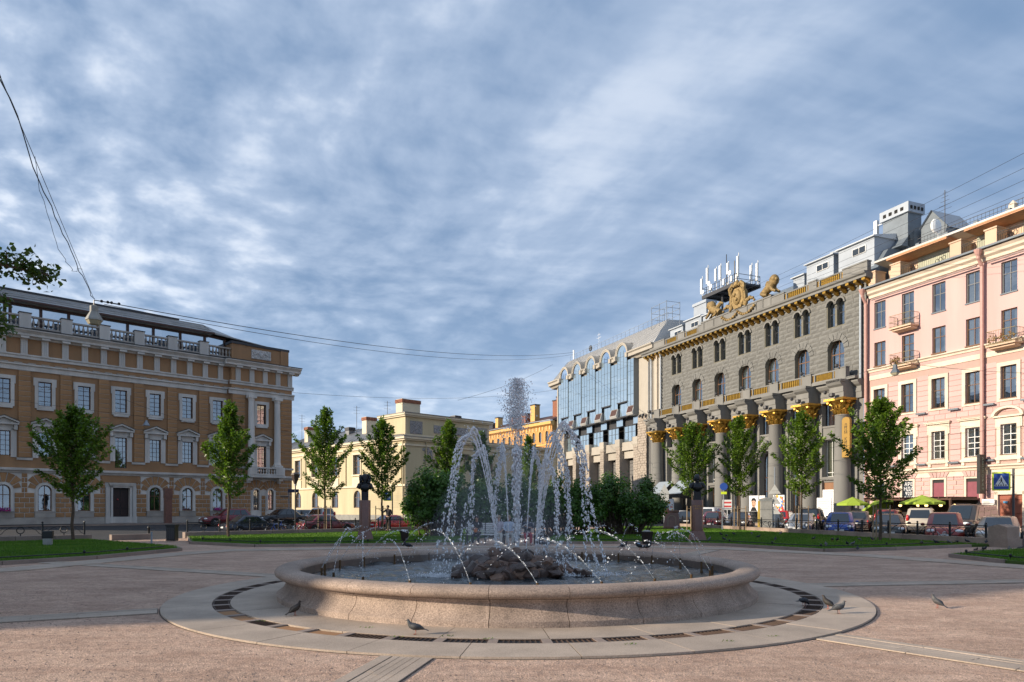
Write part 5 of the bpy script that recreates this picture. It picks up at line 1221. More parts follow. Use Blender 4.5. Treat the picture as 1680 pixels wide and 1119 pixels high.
# awnings at the far left of the colonnade
for k, (a, b) in enumerate(((-42.8, -40.4), (-38.6, -36.2))):
    p = rw((a+b)/2, 0); t = thing('awning', 'grey blue cloth awning over a shop bay, %s' % ('at the far end of the colonnade' if k == 0 else 'second from the far end of the colonnade'), 'awning', (p.x, p.y, 0), RZR, 'awnings of the colonnade')
    s = MB(); s.add([(-1.5, -1.5, 5.0), (1.5, -1.5, 5.0), (1.5, -3.4, 3.4), (-1.5, -3.4, 3.4), (-1.5, -1.5, 4.95), (1.5, -1.5, 4.95), (1.5, -3.4, 3.35), (-1.5, -3.4, 3.35)], [(0, 1, 2, 3), (4, 7, 6, 5), (3, 2, 6, 7)]); build('awning_cloth', s, M['awning'], t)
    s = MB(); s.add([(1.5, -1.5, 5.0), (1.5, -3.4, 3.4), (1.5, -3.4, 2.8), (1.5, -1.5, 2.8)], [(0, 1, 2, 3)]); s.box(-1.5, 1.5, -3.42, -3.38, 2.9, 3.38); build('awning_valance', s, M['black'], t)

# ================================================================ PINK APARTMENT HOUSE
K = thing('pink_house', 'tall pink stucco apartment house with balconies and cream window surrounds', 'building', (R0.x, R0.y, 0), RZR)
kl, kr = -12.97, 9.5
kx = [-11.65, -8.94, -6.2, -3.42, -.77, 2.0, 4.75, 7.5]
def kp(name, mb, m, parent=K, **k): return build(name, mb, m, parent, **k)
doors5 = {1, 4}
ops = [(x-.57, x+.57, 17.32 if i not in (1,) else 16.75, 19.62) for i, x in enumerate(kx)]
ops += [(x-.57, x+.57, 14.05 if i not in (1, 4) else 13.55, 16.12) for i, x in enumerate(kx)]
m_ = MB(); wall(m_, kl, kr, 13.5, 20.2, ops, .28); kp('upper_wall', m_, M['pink'])
ops = [(x-.57, x+.57, 9.65, 12.03) for x in kx]+[(x-.57, x+.57, 5.58, 7.80) for x in kx]
m_ = MB(); wall(m_, kl, kr, 4.7, 13.5, ops, .28); kp('middle_wall', m_, M['pink_j'])
ops = [(x-.5, x+.5, 2.2, 3.95) for i, x in enumerate(kx) if i != 4]+[(-1.50, .22, .22, 2.68)]
m_ = MB(); wall(m_, kl, kr, 0, 4.7, ops, .28); kp('ground_floor_wall', m_, M['cream_w'])
s = MB(); s.box(kl, kr, 8, 9, 0, 22); s.add([(kl, 0, 0), (kl, 8, 0), (kl, 8, 20), (kl, 0, 20), (kr, 0, 0), (kr, 8, 0), (kr, 8, 20), (kr, 0, 20)], [(0, 1, 2, 3), (4, 5, 6, 7)]); kp('rear_wall', s, M['pink'])
K5 = win_proto('window', 1.14, 2.30, mat('grey_window_frame', (.20, .20, .20), .5), False, (.0,), (.62,), .06, .05, curtain=M['curtain'])
K5d = win_proto('window', 1.14, 2.87, MATS['grey_window_frame'], False, (.0,), (.7,), .06, .05, curtain=M['curtain'])
K4 = win_proto('window', 1.14, 2.07, M['win_brown'], False, (.0,), (.62,), .06, .05, curtain=M['curtain'])
K4d = win_proto('window', 1.14, 2.57, M['win_brown'], False, (.0,), (.7,), .06, .05, curtain=M['curtain'])
K3 = win_proto('window', 1.14, 2.38, M['win_brown'], False, (.0,), (.60,), .06, .05, curtain=M['curtain'], cfrac=.62)
K2 = win_proto('window', 1.14, 2.22, M['win_white'], False, (.0,), (.30, .48, .68), .08, .05, curtain=M['curtain'])
for i, x in enumerate(kx):
    put_window(K, K5d if i == 1 else K5, x, .16, 16.75 if i == 1 else 17.32, curtain=i % 2 == 1)
    put_window(K, K4d if i in (1, 4) else K4, x, .16, 13.55 if i in (1, 4) else 14.05)
    put_window(K, K3, x, .16, 9.65); put_window(K, K2, x, .16, 5.58)
    for z in (17.32, 14.05):
        if not (i == 1 or (i == 4 and z < 15)): s = MB(); s.box(x-.62, x+.62, -.08, .15, z-.08, z+.01); kp('window_sill', s, M['tin_d'] if z > 15 else M['win_brown'])
    # cream surrounds, third and second rows
    for (z0, z1, ear) in ((9.65, 12.03, 0), (5.58, 7.80, 1)):
        s = MB(); s.box(x-.83, x-.57, -.10, .02, z0-.18, z1+.28); s.box(x+.57, x+.83, -.10, .02, z0-.18, z1+.28); s.box(x-.57, x+.57, -.10, .02, z1, z1+.28); s.box(x-.57, x+.57, -.12, .02, z0-.18, z0-.0)
        if ear:
            s.box(x-.95, x-.83, -.08, .02, z1-.25, z1+.34); s.box(x+.83, x+.95, -.08, .02, z1-.25, z1+.34); s.box(x-.95, x+.95, -.10, .02, z1+.28, z1+.52)
            s.box(x-.95, x+.95, -.14, .02, z0-.38, z0-.18); s.box(x-.85, x-.62, -.12, .02, z0-.62, z0-.38); s.box(x+.62, x+.85, -.12, .02, z0-.62, z0-.38)
        q = kp('window_surround', s, M['cream_w'])
        s = MB(); s.box(x-.6, x+.6, -.16, .14, z0-.02, z0+.03); build('window_sill', s, M['win_brown'], q)
        if ear:
            s = MB()
            if i == 4:
                n = 10; pts = [(x+1.15*math.cos(t), 8.35+.75*math.sin(t)) for t in [PI*k/n for k in range(n+1)]]; inn = [(x+.92*math.cos(t), 8.42+.52*math.sin(t)) for t in [PI*k/n for k in range(n+1)]]
                for k in range(n): s.prism([pts[k], pts[k+1], inn[k+1], inn[k]], -.30, .02)
                s.box(x-1.05, x+1.05, -.26, .02, 8.30, 8.42)
            else: s.box(x-1.05, x+1.05, -.24, .02, z1+.56, z1+.66); s.box(x-1.1, x+1.1, -.30, .02, z1+.66, z1+.73)
            build('window_hood', s, M['cream_w'], q)
    if i not in (4,):
        s = MB(); s.box(x-.68, x-.5, -.08, .02, 1.9, 4.1); s.box(x+.5, x+.68, -.08, .02, 1.9, 4.1); s.box(x-.5, x+.5, -.08, .02, 3.95, 4.1); kp('window_surround', s, M['cream_w'])
        if i in (2, 3, 5, 6): s = MB(); s.box(x-.5, x+.5, .06, .12, 2.2, 3.70); s.box(x-.5, x+.5, .03, .06, 2.2, 2.26); bd = kp('plum_shutter', s, M['plum']); s = MB(); s.box(x-.5, x+.5, .06, .12, 3.70, 3.95); build('shutter_head', s, M['black'], bd)
        else:
            s = MB(); s.box(x-.5, x+.5, .08, .14, 2.2, 3.95); pn = kp('shop_pane', s, M['cglass'])
            if i == 1: text('window_lettering', 'АРЕ\nНДА\n920\n0410', .42, M['sign_w'], pn, (x+.02, .066, 3.08), ext=.004, spacing=.92)
# scored stucco blocks, middle wall
bc = {}; nb = 0
holes = [(x-.86, x+.86, 9.45, 12.32) for x in kx]+[(x-.97, x+.97, 4.95, 8.55) for x in kx]
kr_b = 3.2
for k in range(19):
    z0 = 4.98+.415*k; z1 = z0+.415
    if z1 > 12.86: break
    zc = (z0+z1)/2; cuts = sorted((a, b) for a, b, c, d in holes if c < zc < d); cur = kl+.35; fr = []
    for a, b in cuts:
        if a > cur: fr.append((cur, a))
        cur = max(cur, b)
    if cur < kr_b: fr.append((cur, kr_b))
    for a, b in fr:
        a, b = a, min(b, kr_b)
        if b-a < .12: continue
        n = max(1, round((b-a)/.95)); xs = [a+(b-a)*i/n for i in range(n+1)]
        if k % 2 and n > 1: xs = [a]+[(p+q)/2 for p, q in zip(xs[:-1], xs[1:])]+[b]
        for p, q in zip(xs[:-1], xs[1:]):
            key = round(q-p, 2)
            if key not in bc: b_ = MB(); b_.box(-key/2+.012, key/2-.012, -.035, .01, .012, .403, .008); bc[key] = b_.mesh('stucco_block', M['pink_b'])
            O('stucco_block', bc[key], K, ((p+q)/2, 0, z0)); nb += 1
s = MB(); s.box(kr_b+.01, kr, -.03, .01, 4.98, 12.86); kp('side_stucco', s, M['pink_b'])
# ground floor courses, wedge blocks over the windows
gb_ = {}
gh = [(x-.70, x+.70) for i, x in enumerate(kx) if i != 4]+[(-1.75, .47)]
gh.sort(); cur = kl+.3; fr = []
for a, b in gh:
    if a > cur: fr.append((cur, a))
    cur = max(cur, b)
for a, b in fr:
    if a > 3.2: continue
    for k in range(10):
        z0 = .55+.365*k
        if z0+.365 > 4.25: break
        n = 2 if b-a > 1.0 else 1
        xs = [a, a+(b-a)*(.42 if k % 2 else .58), b] if n == 2 else [a, b]
        for p, q in zip(xs[:-1], xs[1:]):
            key = round(q-p, 2)
            if key not in gb_: b_ = MB(); b_.box(-key/2+.02, key/2-.02, -.06, .01, .02, .345, .015); gb_[key] = b_.mesh('base_block', M['pink_b'])
            O('base_block', gb_[key], K, ((p+q)/2, 0, z0))
for i, x in enumerate(kx[:7]):
    if i == 4: continue
    for q in range(5):
        t = (q-2)*.16; b_ = MB(); b_.prism([(x+(q-2.5)*.26+.02, 4.12), (x+(q-1.5)*.26-.02, 4.12), (x+(q-1.5)*.36-.02, 4.52), (x+(q-2.5)*.36+.02, 4.52)], -.06, .01); kp('wedge_block', b_, M['pink_b'])
s = MB(); s.box(kl, -1.75, -.12, .02, 0, .55); s.box(.5, kr, -.12, .02, 0, .55); kp('plinth', s, M['plinth'])
s = MB(); s.profile_x([(.02, 4.54), (-.10, 4.56), (-.16, 4.7), (-.34, 4.78), (-.34, 4.88), (.02, 4.94)], kl, kr); kp('ledge', s, M['cream_w'])
s = MB(); s.profile_x([(.02, 13.55), (-.10, 13.58), (-.14, 13.72), (-.28, 13.80), (-.28, 13.88), (.02, 13.92)], kl, kr); s.box(kl+.3, kr, -.06, .02, 12.90, 13.28); kp('string_course', s, M['cream_w'])
s = MB(); s.box(kl, kr, -.03, .02, 13.28, 13.56); kp('string_band', s, M['pink_b'])
s = MB(); s.profile_x([(.02, 20.05), (-.14, 20.08), (-.18, 20.30), (-.40, 20.45), (-.44, 20.62), (-.62, 20.80), (.02, 20.90)], kl+.25, kr); kp('cornice', s, M['cream_w'])
s = MB(); s.box(kl+.2, kr, -.82, .9, 20.85, 20.99); kp('gutter', s, M['tin_d'])
for a, b in ((-12.2, -2.9), (-2.1, 7)): s = MB(); s.tube([(a, -.35, 19.86), (b, -.35, 19.86)], .07, 6); kp('strip_lamp', s, mat('lamp_tube_grey', (.40, .30, .28), .5))
# set-back attic storey
s = MB(); s.box(kl+1.2, kr, 1.2, 7.9, 20.95, 22.75); kp('attic_wall', s, M['peach'])
each('attic_panel', M['olive'], K, [(a, b, 1.12, 1.22, 21.1, 22.6) for a, b in ((-11.4, -10.6), (-8.9, -5.9), (-3.9, -2.9), (-.5, 2.3), (4, 6))])
for a, b in ((-10.36, -9.45), (-5.1, -4.2), (-2.36, -1.5), (2.2, 3.1), (-12.6, -11.9)): s = MB(); s.box(a, b, -.25, .95, 20.95, 22.25); s.box(a-.06, b+.06, -.32, 1.0, 22.25, 22.36); kp('attic_pier', s, M['peach'])
for a, b in ((-9.45, -5.1), (-4.2, -2.36), (-1.5, 2.2), (3.1, 9)):
    s = MB(); s.tube([(a, -.2, 21.85), (b, -.2, 21.85)], .03, 4); s.tube([(a, -.2, 21.7), (b, -.2, 21.7)], .02, 4); s.tube([(a, -.2, 21.05), (b, -.2, 21.05)], .02, 4)
    n = int((b-a)/.16)
    for i in range(n): x = a+(b-a)*(i+.5)/n; s.tube([(x, -.2, 21.0), (x, -.2, 21.7)], .012, 3)
    for c in (.2, .75):
        if b-a > 3: 
            for k in range(3): s.ring((a+(b-a)*c+.28*k, -.2, 21.3+.06*k), .16, .022, 10, 4)
    kp('attic_railing', s, M['black'])
s = MB(); s.profile_x([(-.35, 22.95), (-.35, 23.12), (4.5, 24.4), (8.5, 24.4), (8.5, 22.9), (1.2, 22.75)], -11.95, kr); kp('attic_roof', s, M['seam'])
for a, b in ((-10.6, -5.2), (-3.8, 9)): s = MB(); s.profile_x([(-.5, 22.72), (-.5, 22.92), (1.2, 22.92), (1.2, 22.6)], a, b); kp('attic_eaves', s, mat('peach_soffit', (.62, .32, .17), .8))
s = MB(); s.tube([(-9, 1.2, 24.25), (kr, 1.2, 24.25)], .025, 4); s.tube([(-9, 1.2, 23.95), (kr, 1.2, 23.95)], .02, 4)
for i in range(60): x = -9+.3*i; s.tube([(x, 1.2, 23.5), (x, 1.2, 24.3)], .012, 3)
kp('roof_railing', s, M['darkgrey'])
for x in (-8.5, -6, -3.6, -1.2, .8): s = MB(); s.box(x-.16, x+.16, .5, .8, 23.3, 23.62); kp('roof_vent', s, M['tin_d'])
s = MB(); s.box(-1.4, -1.0, .9, 1.3, 23.3, 24.0); s.lathe([(.3, 24.0), (.0, 24.35)], 8, (-1.2, 1.1, 0)); kp('roof_vent', s, M['cream_w'])
s = MB(); s.tube([(-7.9, 3, 24), (-7.9, 3, 28.2)], .03, 4)
for k in range(5): s.tube([(-8.5+.1*k, 3, 26.6+.35*k), (-7.3-.1*k, 3, 26.6+.35*k)], .016, 3)
kp('roof_aerial', s, M['darkgrey'])
# balconies
def balcony(x, z, plants):
    s = MB(); s.prism([(x-1.05, z), (x+1.05, z), (x+1.05, z+.12), (x-1.05, z+.12)], -1.0, .0); s.profile_x([(-.8, z-.14), (-.8, z), (0, z), (0, z-.22)], x-.9, x+.9); bl = kp('balcony', s, M['peach'])
    s = MB(); h_ = 1.0
    for zz in (z+.2, z+.6, z+.12+h_): s.tube([(x-1.0, 0, zz), (x-1.0, -.95, zz), (x+1.0, -.95, zz), (x+1.0, 0, zz)], .022, 4)
    for i in range(17): q = x-1.0+2.0*i/16; s.tube([(q, -.95, z+.12), (q, -.95, z+.1+h_)], .012, 3)
    for i in range(7):
        for sd in (-1, 1): s.tube([(x+sd*1.0, -.95+.95*i/6, z+.12), (x+sd*1.0, -.95+.95*i/6, z+.1+h_)], .012, 3)
    build('balcony_railing', s, mat('ochre_iron', (.30, .24, .12), .6), bl)
    if plants:
        s = MB(); rr = random.Random(int(z*9))
        for i in range(60): s.ball((x+rr.uniform(-.95, -.1 if plants == 1 else .95), -.9+rr.uniform(-.1, .2), z+.25+rr.uniform(0, .6)), rr.uniform(.03, .08), n=5, k=3)
        build('balcony_plants', s, mat('balcony_leaves', (.10, .14, .04), .8, var=.0, col2=(.35, .12, .06), vscale=5), bl)
balcony(kx[1], 16.62, 0); balcony(kx[1], 13.42, 1); balcony(kx[4], 13.42, 2)
# downpipes with hoppers
for x in (-12.85, -2.55): s = MB(); s.tube([(x, -.75, 20.7), (x, -.7, 20.3), (x, -.30, 19.7), (x, -.28, 4.5), (x, -.28, .5)], .13, 9); s.lathe([(.13, 0), (.28, .4), (.30, .5)], 9, (x, -.72, 20.4)); kp('downpipe', s, M['pipe_p'])
# facade spot lamps
for i, x in enumerate(kx[:6]):
    for z in (9.35, 5.22):
        if i < 5: s = MB(); xx = (x+kx[i+1])/2; s.box(xx-.42, xx+.42, -.34, -.2, z-.06, z+.07); s.box(xx-.03, xx+.03, -.22, .0, z-.03, z+.03); kp('facade_lamp', s, M['tin_d'])
# gate, gate panels, house number
s = MB(); s.box(-1.50, .22, .1, .16, .22, 2.68); gt = kp('gate', s, M['redwood'])
for a in (-1.42, -.58): 
    for z0, z1 in ((.35, 1.2), (1.32, 2.25)): s = MB(); s.box(a, a+.72, .06, .1, z0, z1, .02); build('gate_panel', s, M['redwood'], gt)
s = MB(); s.prism([(-1.50, 2.32), (.22, 2.32), (.22, 2.6), (-.64, 2.50), (-1.50, 2.6)], .05, .1); build('gate_head', s, M['redwood'], gt)
s = MB(); s.box(-1.22, -.92, .03, .06, 2.05, 2.2); build('number_plate', s, mat('number_blue', (.10, .35, .60), .4), gt)
s = MB(); s.box(-1.75, -1.50, -.14, .02, .22, 2.9); s.box(.22, .47, -.14, .02, .22, 2.9); s.box(-1.75, .47, -.14, .02, 2.68, 2.95); kp('gate_surround', s, M['cream_w'])
s = MB(); s.box(-1.2, -.2, .06, .14, 3.1, 3.9); kp('upper_light', s, M['cglass'])
# blade sign and white notice
p = rw(-2.3, 0); t = thing('blade_sign', 'tall narrow black vertical sign projecting from the pink house beside its downpipe', 'sign', (p.x, p.y, 0), RZR)
s = MB(); s.box(-.12, .12, -1.05, -.45, 2.75, 5.65); build('sign_board', s, M['black'], t)
text('sign_lettering', 'Р\nЕ\nС\nТ\nО\nР\nА\nН', .33, mat('sign_green_grey', (.25, .32, .26), .6), t, (.124, -.75, 4.2), (PI/2, 0, PI/2), spacing=.95)
s = MB(); s.box(-.03, .03, -.5, .0, 5.3, 5.36); s.box(-.03, .03, -.5, 0, 3.0, 3.06); build('sign_bracket', s, M['black'], t)
poster(-2.05, .35, 1.35, 2.35, .95, 'white notice board with grey print beside the red brown gate', 'lines', 9)
# cafe terrace with pergola
t = thing('cafe_terrace', 'dark wooden café pergola with lamps along the foot of the pink house', 'terrace', tuple(rw(0, 0)), RZR)
s = MB(); s.box(-10.3, -2.7, -3.4, -.3, 2.30, 2.42)
for i in range(12): x = -10.2+.66*i; s.box(x-.04, x+.04, -3.5, -.3, 2.42, 2.54)
build('pergola_roof', s, M['brown_wood'], t)
s = MB()
for x in (-10.2, -7.7, -5.2, -2.8): s.box(x-.07, x+.07, -3.4, -3.26, .22, 2.3)
build('pergola_post', s, M['brown_wood'], t)
s = MB(); s.box(-10.2, -2.8, -3.4, -3.32, .22, 1.05); s.box(-10.2, -2.8, -.45, -.35, .25, 2.3); build('terrace_screen', s, mat('terrace_dark', (.03, .022, .016), .8, var=.4, vscale=2), t)
lm = bpy.data.materials.new('warm_lamp'); lm.use_nodes = True; e_ = lm.node_tree.nodes['Principled BSDF']; e_.inputs['Emission Color'].default_value = (1, .62, .22, 1); e_.inputs['Emission Strength'].default_value = 3
s = MB()
for x in (-9.3, -8.2, -6.6, -5.9, -4.7, -3.6): s.ball((x, -1.8, 1.9), .13, (1, 1, .8), 8, 5)
build('terrace_lamp', s, lm, t)
def umbrella(u_, d, top, rad, label, tilt=0.0, folded=False):
    p = rw(u_, d); t = thing('umbrella', label, 'umbrella', (p.x, p.y, .22), RZR, 'lime café umbrellas')
    s = MB(); n = 8
    cv = [(0, 0, top-.22)]+[(rad*math.cos(2*PI*i/n+.39), rad*math.sin(2*PI*i/n+.39), top-.22-.55) for i in range(n)]+[((rad+.0)*math.cos(2*PI*i/n+.39), rad*math.sin(2*PI*i/n+.39), top-.22-.72) for i in range(n)]
    s.add(cv, [(0, 1+i, 1+(i+1) % n) for i in range(n)]+[(1+i, 1+n+i, 1+n+(i+1) % n, 1+(i+1) % n) for i in range(n)])
    o = build('canopy', s, M['lime'], t)
    if tilt: o.rotation_euler = (0, tilt, 0)
    s = MB(); s.tube([(0, 0, 0), (0, 0, top-.2)], .035, 6); s.lathe([(.32, 0), (.32, .08), (.06, .12)], 10); build('pole', s, M['darkgrey'], t)
    s = MB()
    for i in range(n): a = 2*PI*i/n+.39; s.tube([(0, 0, top-.75), (rad*.55*math.cos(a), rad*.55*math.sin(a), top-.56)], .012, 3)
    build('rib', s, M['darkgrey'], t)
umbrella(-10.9, 4.0, 2.62, 1.3, 'lime green café umbrella in front of the grey building, beside the pale menu board')
umbrella(-4.4, 4.2, 2.68, 1.55, 'widest lime green café umbrella, open in front of the plum shutters')
umbrella(-7.3, 4.4, 2.55, 1.25, 'tilted lime green café umbrella half hidden behind the right-hand lawn tree', tilt=-.5)
# ================================================================ UNSEEN HOUSE (placed and sized to cast the long shade over the square)
pc = Vector((-58.5, -3.4)); 
H = thing('shading_house', 'unseen pale yellow four storey house added left of the square to shade it', 'building', (pc.x, pc.y, 0), math.atan2(LD.y, LD.x))
wxs = [1.6+3.0*i for i in range(11)]
m_ = MB(); wall(m_, 0, 34, 0, 21.5, [(x-.6, x+.6, z, z+2.2) for x in wxs for z in (1.5, 6.2, 10.6, 15.0)], .3); build('front_wall', m_, M['yellow'], H)
m_ = MB(); m_.add([(0, 0, 0), (0, 13, 0), (0, 13, 21.5), (0, 0, 21.5), (34, 0, 0), (34, 13, 0), (34, 13, 21.5), (34, 0, 21.5)], [(0, 3, 2, 1), (4, 5, 6, 7), (1, 2, 6, 5)]); build('side_wall', m_, M['yellow'], H)
m_ = MB(); m_.box(-.4, 34.4, -.5, 13.3, 21.5, 21.9); build('cornice', m_, M['cream'], H)
m_ = MB(); m_.prism([(-.4, 21.9), (34.4, 21.9), (30, 23.6), (4, 23.6)], -.3, 13.2); build('roof', m_, M['roof_grey'], H)
for x in wxs:
    for z in (1.5, 6.2, 10.6, 15.0): put_window(H, WY, x, .14, z)
# ================================================================ FOUNTAIN
F = thing('fountain', 'round pink granite fountain basin with rounded rim', 'fountain', (FC.x, FC.y, 0))
def lathe_seg(prof, a0, a1, n, gap):
    b = MB(); vs = []; k = len(prof)
    for i in range(n+1):
        for r, z in prof:
            g = gap/r; a = a0+g+(a1-a0-2*g)*i/n; vs.append((r*math.cos(a), r*math.sin(a), z))
    fs = [(i*k+j, (i+1)*k+j, (i+1)*k+(j+1) % k, i*k+(j+1) % k) for i in range(n) for j in range(k)]
    fs += [tuple(range(k)), tuple(n*k+j for j in range(k-1, -1, -1))]
    return b.add(vs, fs)
rim = [(4.50, .455), (4.62, .420), (4.705, .432), (4.755, .472), (4.77, .522), (4.745, .565), (4.69, .598), (4.60, .612), (4.48, .612), (4.40, .60), (4.33, .565), (4.30, .52), (4.30, .45)]
wal = [(4.32, .0), (4.73, .03), (4.73, .115), (4.715, .125), (4.66, .165), (4.60, .23), (4.565, .31), (4.56, .36), (4.575, .385), (4.615, .39), (4.625, .415), (4.60, .428), (4.34, .428)]
NS = 26
for k in range(NS):
    a0 = 2*PI*k/NS+.03; build('rim_stone', lathe_seg(rim, a0, a0+2*PI/NS, 6, .0035), M['granite'], F, smooth=True)
    build('wall_stone', lathe_seg(wal, a0, a0+2*PI/NS, 6, .005), M['granite_w'], F, smooth=True)
core = MB(); core.lathe([(4.31, .02), (4.31, .44), (4.52, .44), (4.52, .38), (4.5, .1)], 64, (0, 0, 0), False); build('joint_mortar', core, mat('mortar', (.09, .07, .055), .9), F)
b = MB(); b.lathe([(.01, .05), (4.33, .05)], 64, (0, 0, 0), False); build('basin_floor', b, mat('basin_floor_stone', (.10, .09, .08), .8), F)
# wet dark inner wall lining
b = MB(); b.lathe([(4.299, .05), (4.299, .50)], 96, (0, 0, 0), False); build('basin_lining', b, mat('wet_granite', (.17, .125, .10), .35, var=.35, vscale=2, fine=.3), F)
# water surface with small waves
WZ = .36
def water_mesh():
    n = 150; xs = np.linspace(-4.34, 4.34, n); X, Y = np.meshgrid(xs, xs); rs = np.random.RandomState(1); Z = np.zeros_like(X)
    for i in range(70):
        k = rs.uniform(4, 26); a = rs.uniform(0, 6.28); Z += .024/k*np.sin(k*(X*np.cos(a)+Y*np.sin(a))+rs.uniform(0, 6.28))
    rr = np.hypot(X, Y)
    for i in range(14):      # rings where the jets fall
        a = 2*PI*i/14; d = np.hypot(X-2.2*np.cos(a), Y-2.2*np.sin(a)); Z += .008*np.sin(22*d)*np.exp(-d*1.4)
    idx = np.arange(n*n).reshape(n, n); q = np.stack([idx[:-1, :-1], idx[:-1, 1:], idx[1:, 1:], idx[1:, :-1]], -1).reshape(-1, 4)
    ok = (rr.reshape(-1)[q] < 4.34).all(1); q = q[ok]
    me = bpy.data.meshes.new('water'); me.from_pydata(np.stack([X, Y, Z], -1).reshape(-1, 3).tolist(), [], q.tolist()); me.polygons.foreach_set('use_smooth', [True]*len(q)); return me
wm = bpy.data.materials.new('fountain_water'); wm.use_nodes = True; b_ = wm.node_tree.nodes['Principled BSDF']
b_.inputs['Base Color'].default_value = (.03, .036, .04, 1); b_.inputs['Roughness'].default_value = .05; b_.inputs['Specular IOR Level'].default_value = .5; b_.inputs['IOR'].default_value = 1.33
nt = wm.node_tree; t_ = nt.nodes.new('ShaderNodeTexCoord'); bn = nt.nodes.new('ShaderNodeBump'); bn.inputs['Strength'].default_value = .6; bn.inputs['Distance'].default_value = .03
nt.links.new(math_n(nt, 'ADD', noise(nt, t_.outputs['Object'], 9, 4, .6, .8), math_n(nt, 'MULTIPLY', noise(nt, t_.outputs['Object'], 28, 3, .6, .5), .45)), bn.inputs['Height']); nt.links.new(bn.outputs[0], b_.inputs['Normal'])
me = water_mesh(); me.materials.append(wm); o = O('water', me, None, (FC.x, FC.y, WZ)); o['kind'] = 'structure'
# ---- droplets
ws_ = bpy.data.materials.new('clear_stream'); ws_.use_nodes = True; b_ = ws_.node_tree.nodes['Principled BSDF']; b_.inputs['Base Color'].default_value = (.75, .80, .84, 1); b_.inputs['Roughness'].default_value = .1; b_.inputs['Transmission Weight'].default_value = .8; b_.inputs['IOR'].default_value = 1.33
wd = bpy.data.materials.new('white_water'); wd.use_nodes = True; b_ = wd.node_tree.nodes['Principled BSDF']
b_.inputs['Base Color'].default_value = (.93, .96, 1, 1); b_.inputs['Roughness'].default_value = .12; b_.inputs['Transmission Weight'].default_value = .22; b_.inputs['IOR'].default_value = 1.33; b_.inputs['Specular IOR Level'].default_value = .8
OCT_V = np.array([(1, 0, 0), (-1, 0, 0), (0, 1, 0), (0, -1, 0), (0, 0, 1), (0, 0, -1)], float)
OCT_F = np.array([(0, 2, 4), (2, 1, 4), (1, 3, 4), (3, 0, 4), (2, 0, 5), (1, 2, 5), (3, 1, 5), (0, 3, 5)])
def make_ico():
    bm = bmesh.new(); bmesh.ops.create_icosphere(bm, subdivisions=1, radius=1); v = np.array([p.co[:] for p in bm.verts]); f = np.array([[q.index for q in p.verts] for p in bm.faces]); bm.free(); return v, f
ICO_V, ICO_F = make_ico()
def drops(name, P, Rr, D=None, stretch=1.0, parent=F, m=wd, ico=False, kind=None):
    """one mesh of many droplets: positions, radii, and a stretch along direction D"""
    P = np.asarray(P, float); n = len(P); Rr = np.asarray(Rr, float); V0, F0 = (ICO_V, ICO_F) if ico else (OCT_V, OCT_F)
    rs = np.random.RandomState(n); jit = 1+rs.uniform(-.25, .25, (n, len(V0), 1))
    v = V0[None]*Rr[:, None, None]*jit
    if D is not None:
        D = np.asarray(D, float); D = D/np.maximum(1e-6, np.linalg.norm(D, axis=1))[:, None]; st = np.broadcast_to(np.asarray(stretch, float), (n,))
        dot = (v*D[:, None]).sum(-1, keepdims=True); v = v+D[:, None]*dot*(st-1)[:, None, None]
    v = v+P[:, None]; f = (F0[None]+(np.arange(n)*len(V0))[:, None, None]).reshape(-1, 3)
    me = bpy.data.meshes.new(name); me.vertices.add(n*len(V0)); me.vertices.foreach_set('co', v.reshape(-1)); me.loops.add(len(f)*3); me.loops.foreach_set('vertex_index', f.reshape(-1).astype(np.int32))
    me.polygons.add(len(f)); me.polygons.foreach_set('loop_start', np.arange(0, len(f)*3, 3, dtype=np.int32)); me.polygons.foreach_set('use_smooth', np.ones(len(f), bool)); me.materials.append(m); me.update(calc_edges=True)
    o = O(name, me, parent); 
    if kind: o['kind'] = kind
    return o
rs = np.random.RandomState(21)
GRAV = 9.81
def jet(p0, dirxy, apex, reach, zl, n0, r0, spread, breakup, seed, w=1.0, irregular=.0):
    """ballistic jet from p0: apex height above p0, horizontal reach to where it falls at zl"""
    rs = np.random.RandomState(seed); vz = math.sqrt(2*GRAV*apex); T = (vz+math.sqrt(max(0, vz*vz-2*GRAV*(zl-p0[2]))))/GRAV; vh = reach/T
    t = np.sort(rs.rand(n0)**.85)*T; s = t/T; d = np.array(dirxy)
    c = np.stack([p0[0]+d[0]*vh*t, p0[1]+d[1]*vh*t, p0[2]+vz*t-.5*GRAV*t*t], 1); vel = np.stack([d[0]*vh+0*t, d[1]*vh+0*t, vz-GRAV*t], 1)
    amp = spread*np.maximum(0, s-breakup*.5)**1.3
    wob = np.stack([np.sin(s*17+seed), np.cos(s*13+seed*2), np.sin(s*23+seed)], 1)*(amp*irregular)[:, None]
    pos = c+rs.normal(0, 1, (n0, 3))*amp[:, None]+wob; rad = r0*(.45+.9*rs.rand(n0)**2)*np.where(s < breakup, 1.0, .8+.6*rs.rand(n0)*w)
    keep = pos[:, 2] > WZ-.02
    st = np.where(s < breakup, 3.2, 1.5)
    return pos[keep], rad[keep], vel[keep], st[keep], (c, T, vh, vz)
def stream(name, p0, dirxy, apex, reach, frac, r):
    vz = math.sqrt(2*GRAV*apex); T = 2*vz/GRAV; vh = reach/T; mb = MB(); pts = []
    for i in range(13): t = T*frac*i/12; pts.append((p0[0]+dirxy[0]*vh*t, p0[1]+dirxy[1]*vh*t, p0[2]+vz*t-.5*GRAV*t*t))
    return mb.tube(pts, [r*(1-.2*i/12)*(1+.15*math.sin(i*2.1)) for i in range(13)], 5)
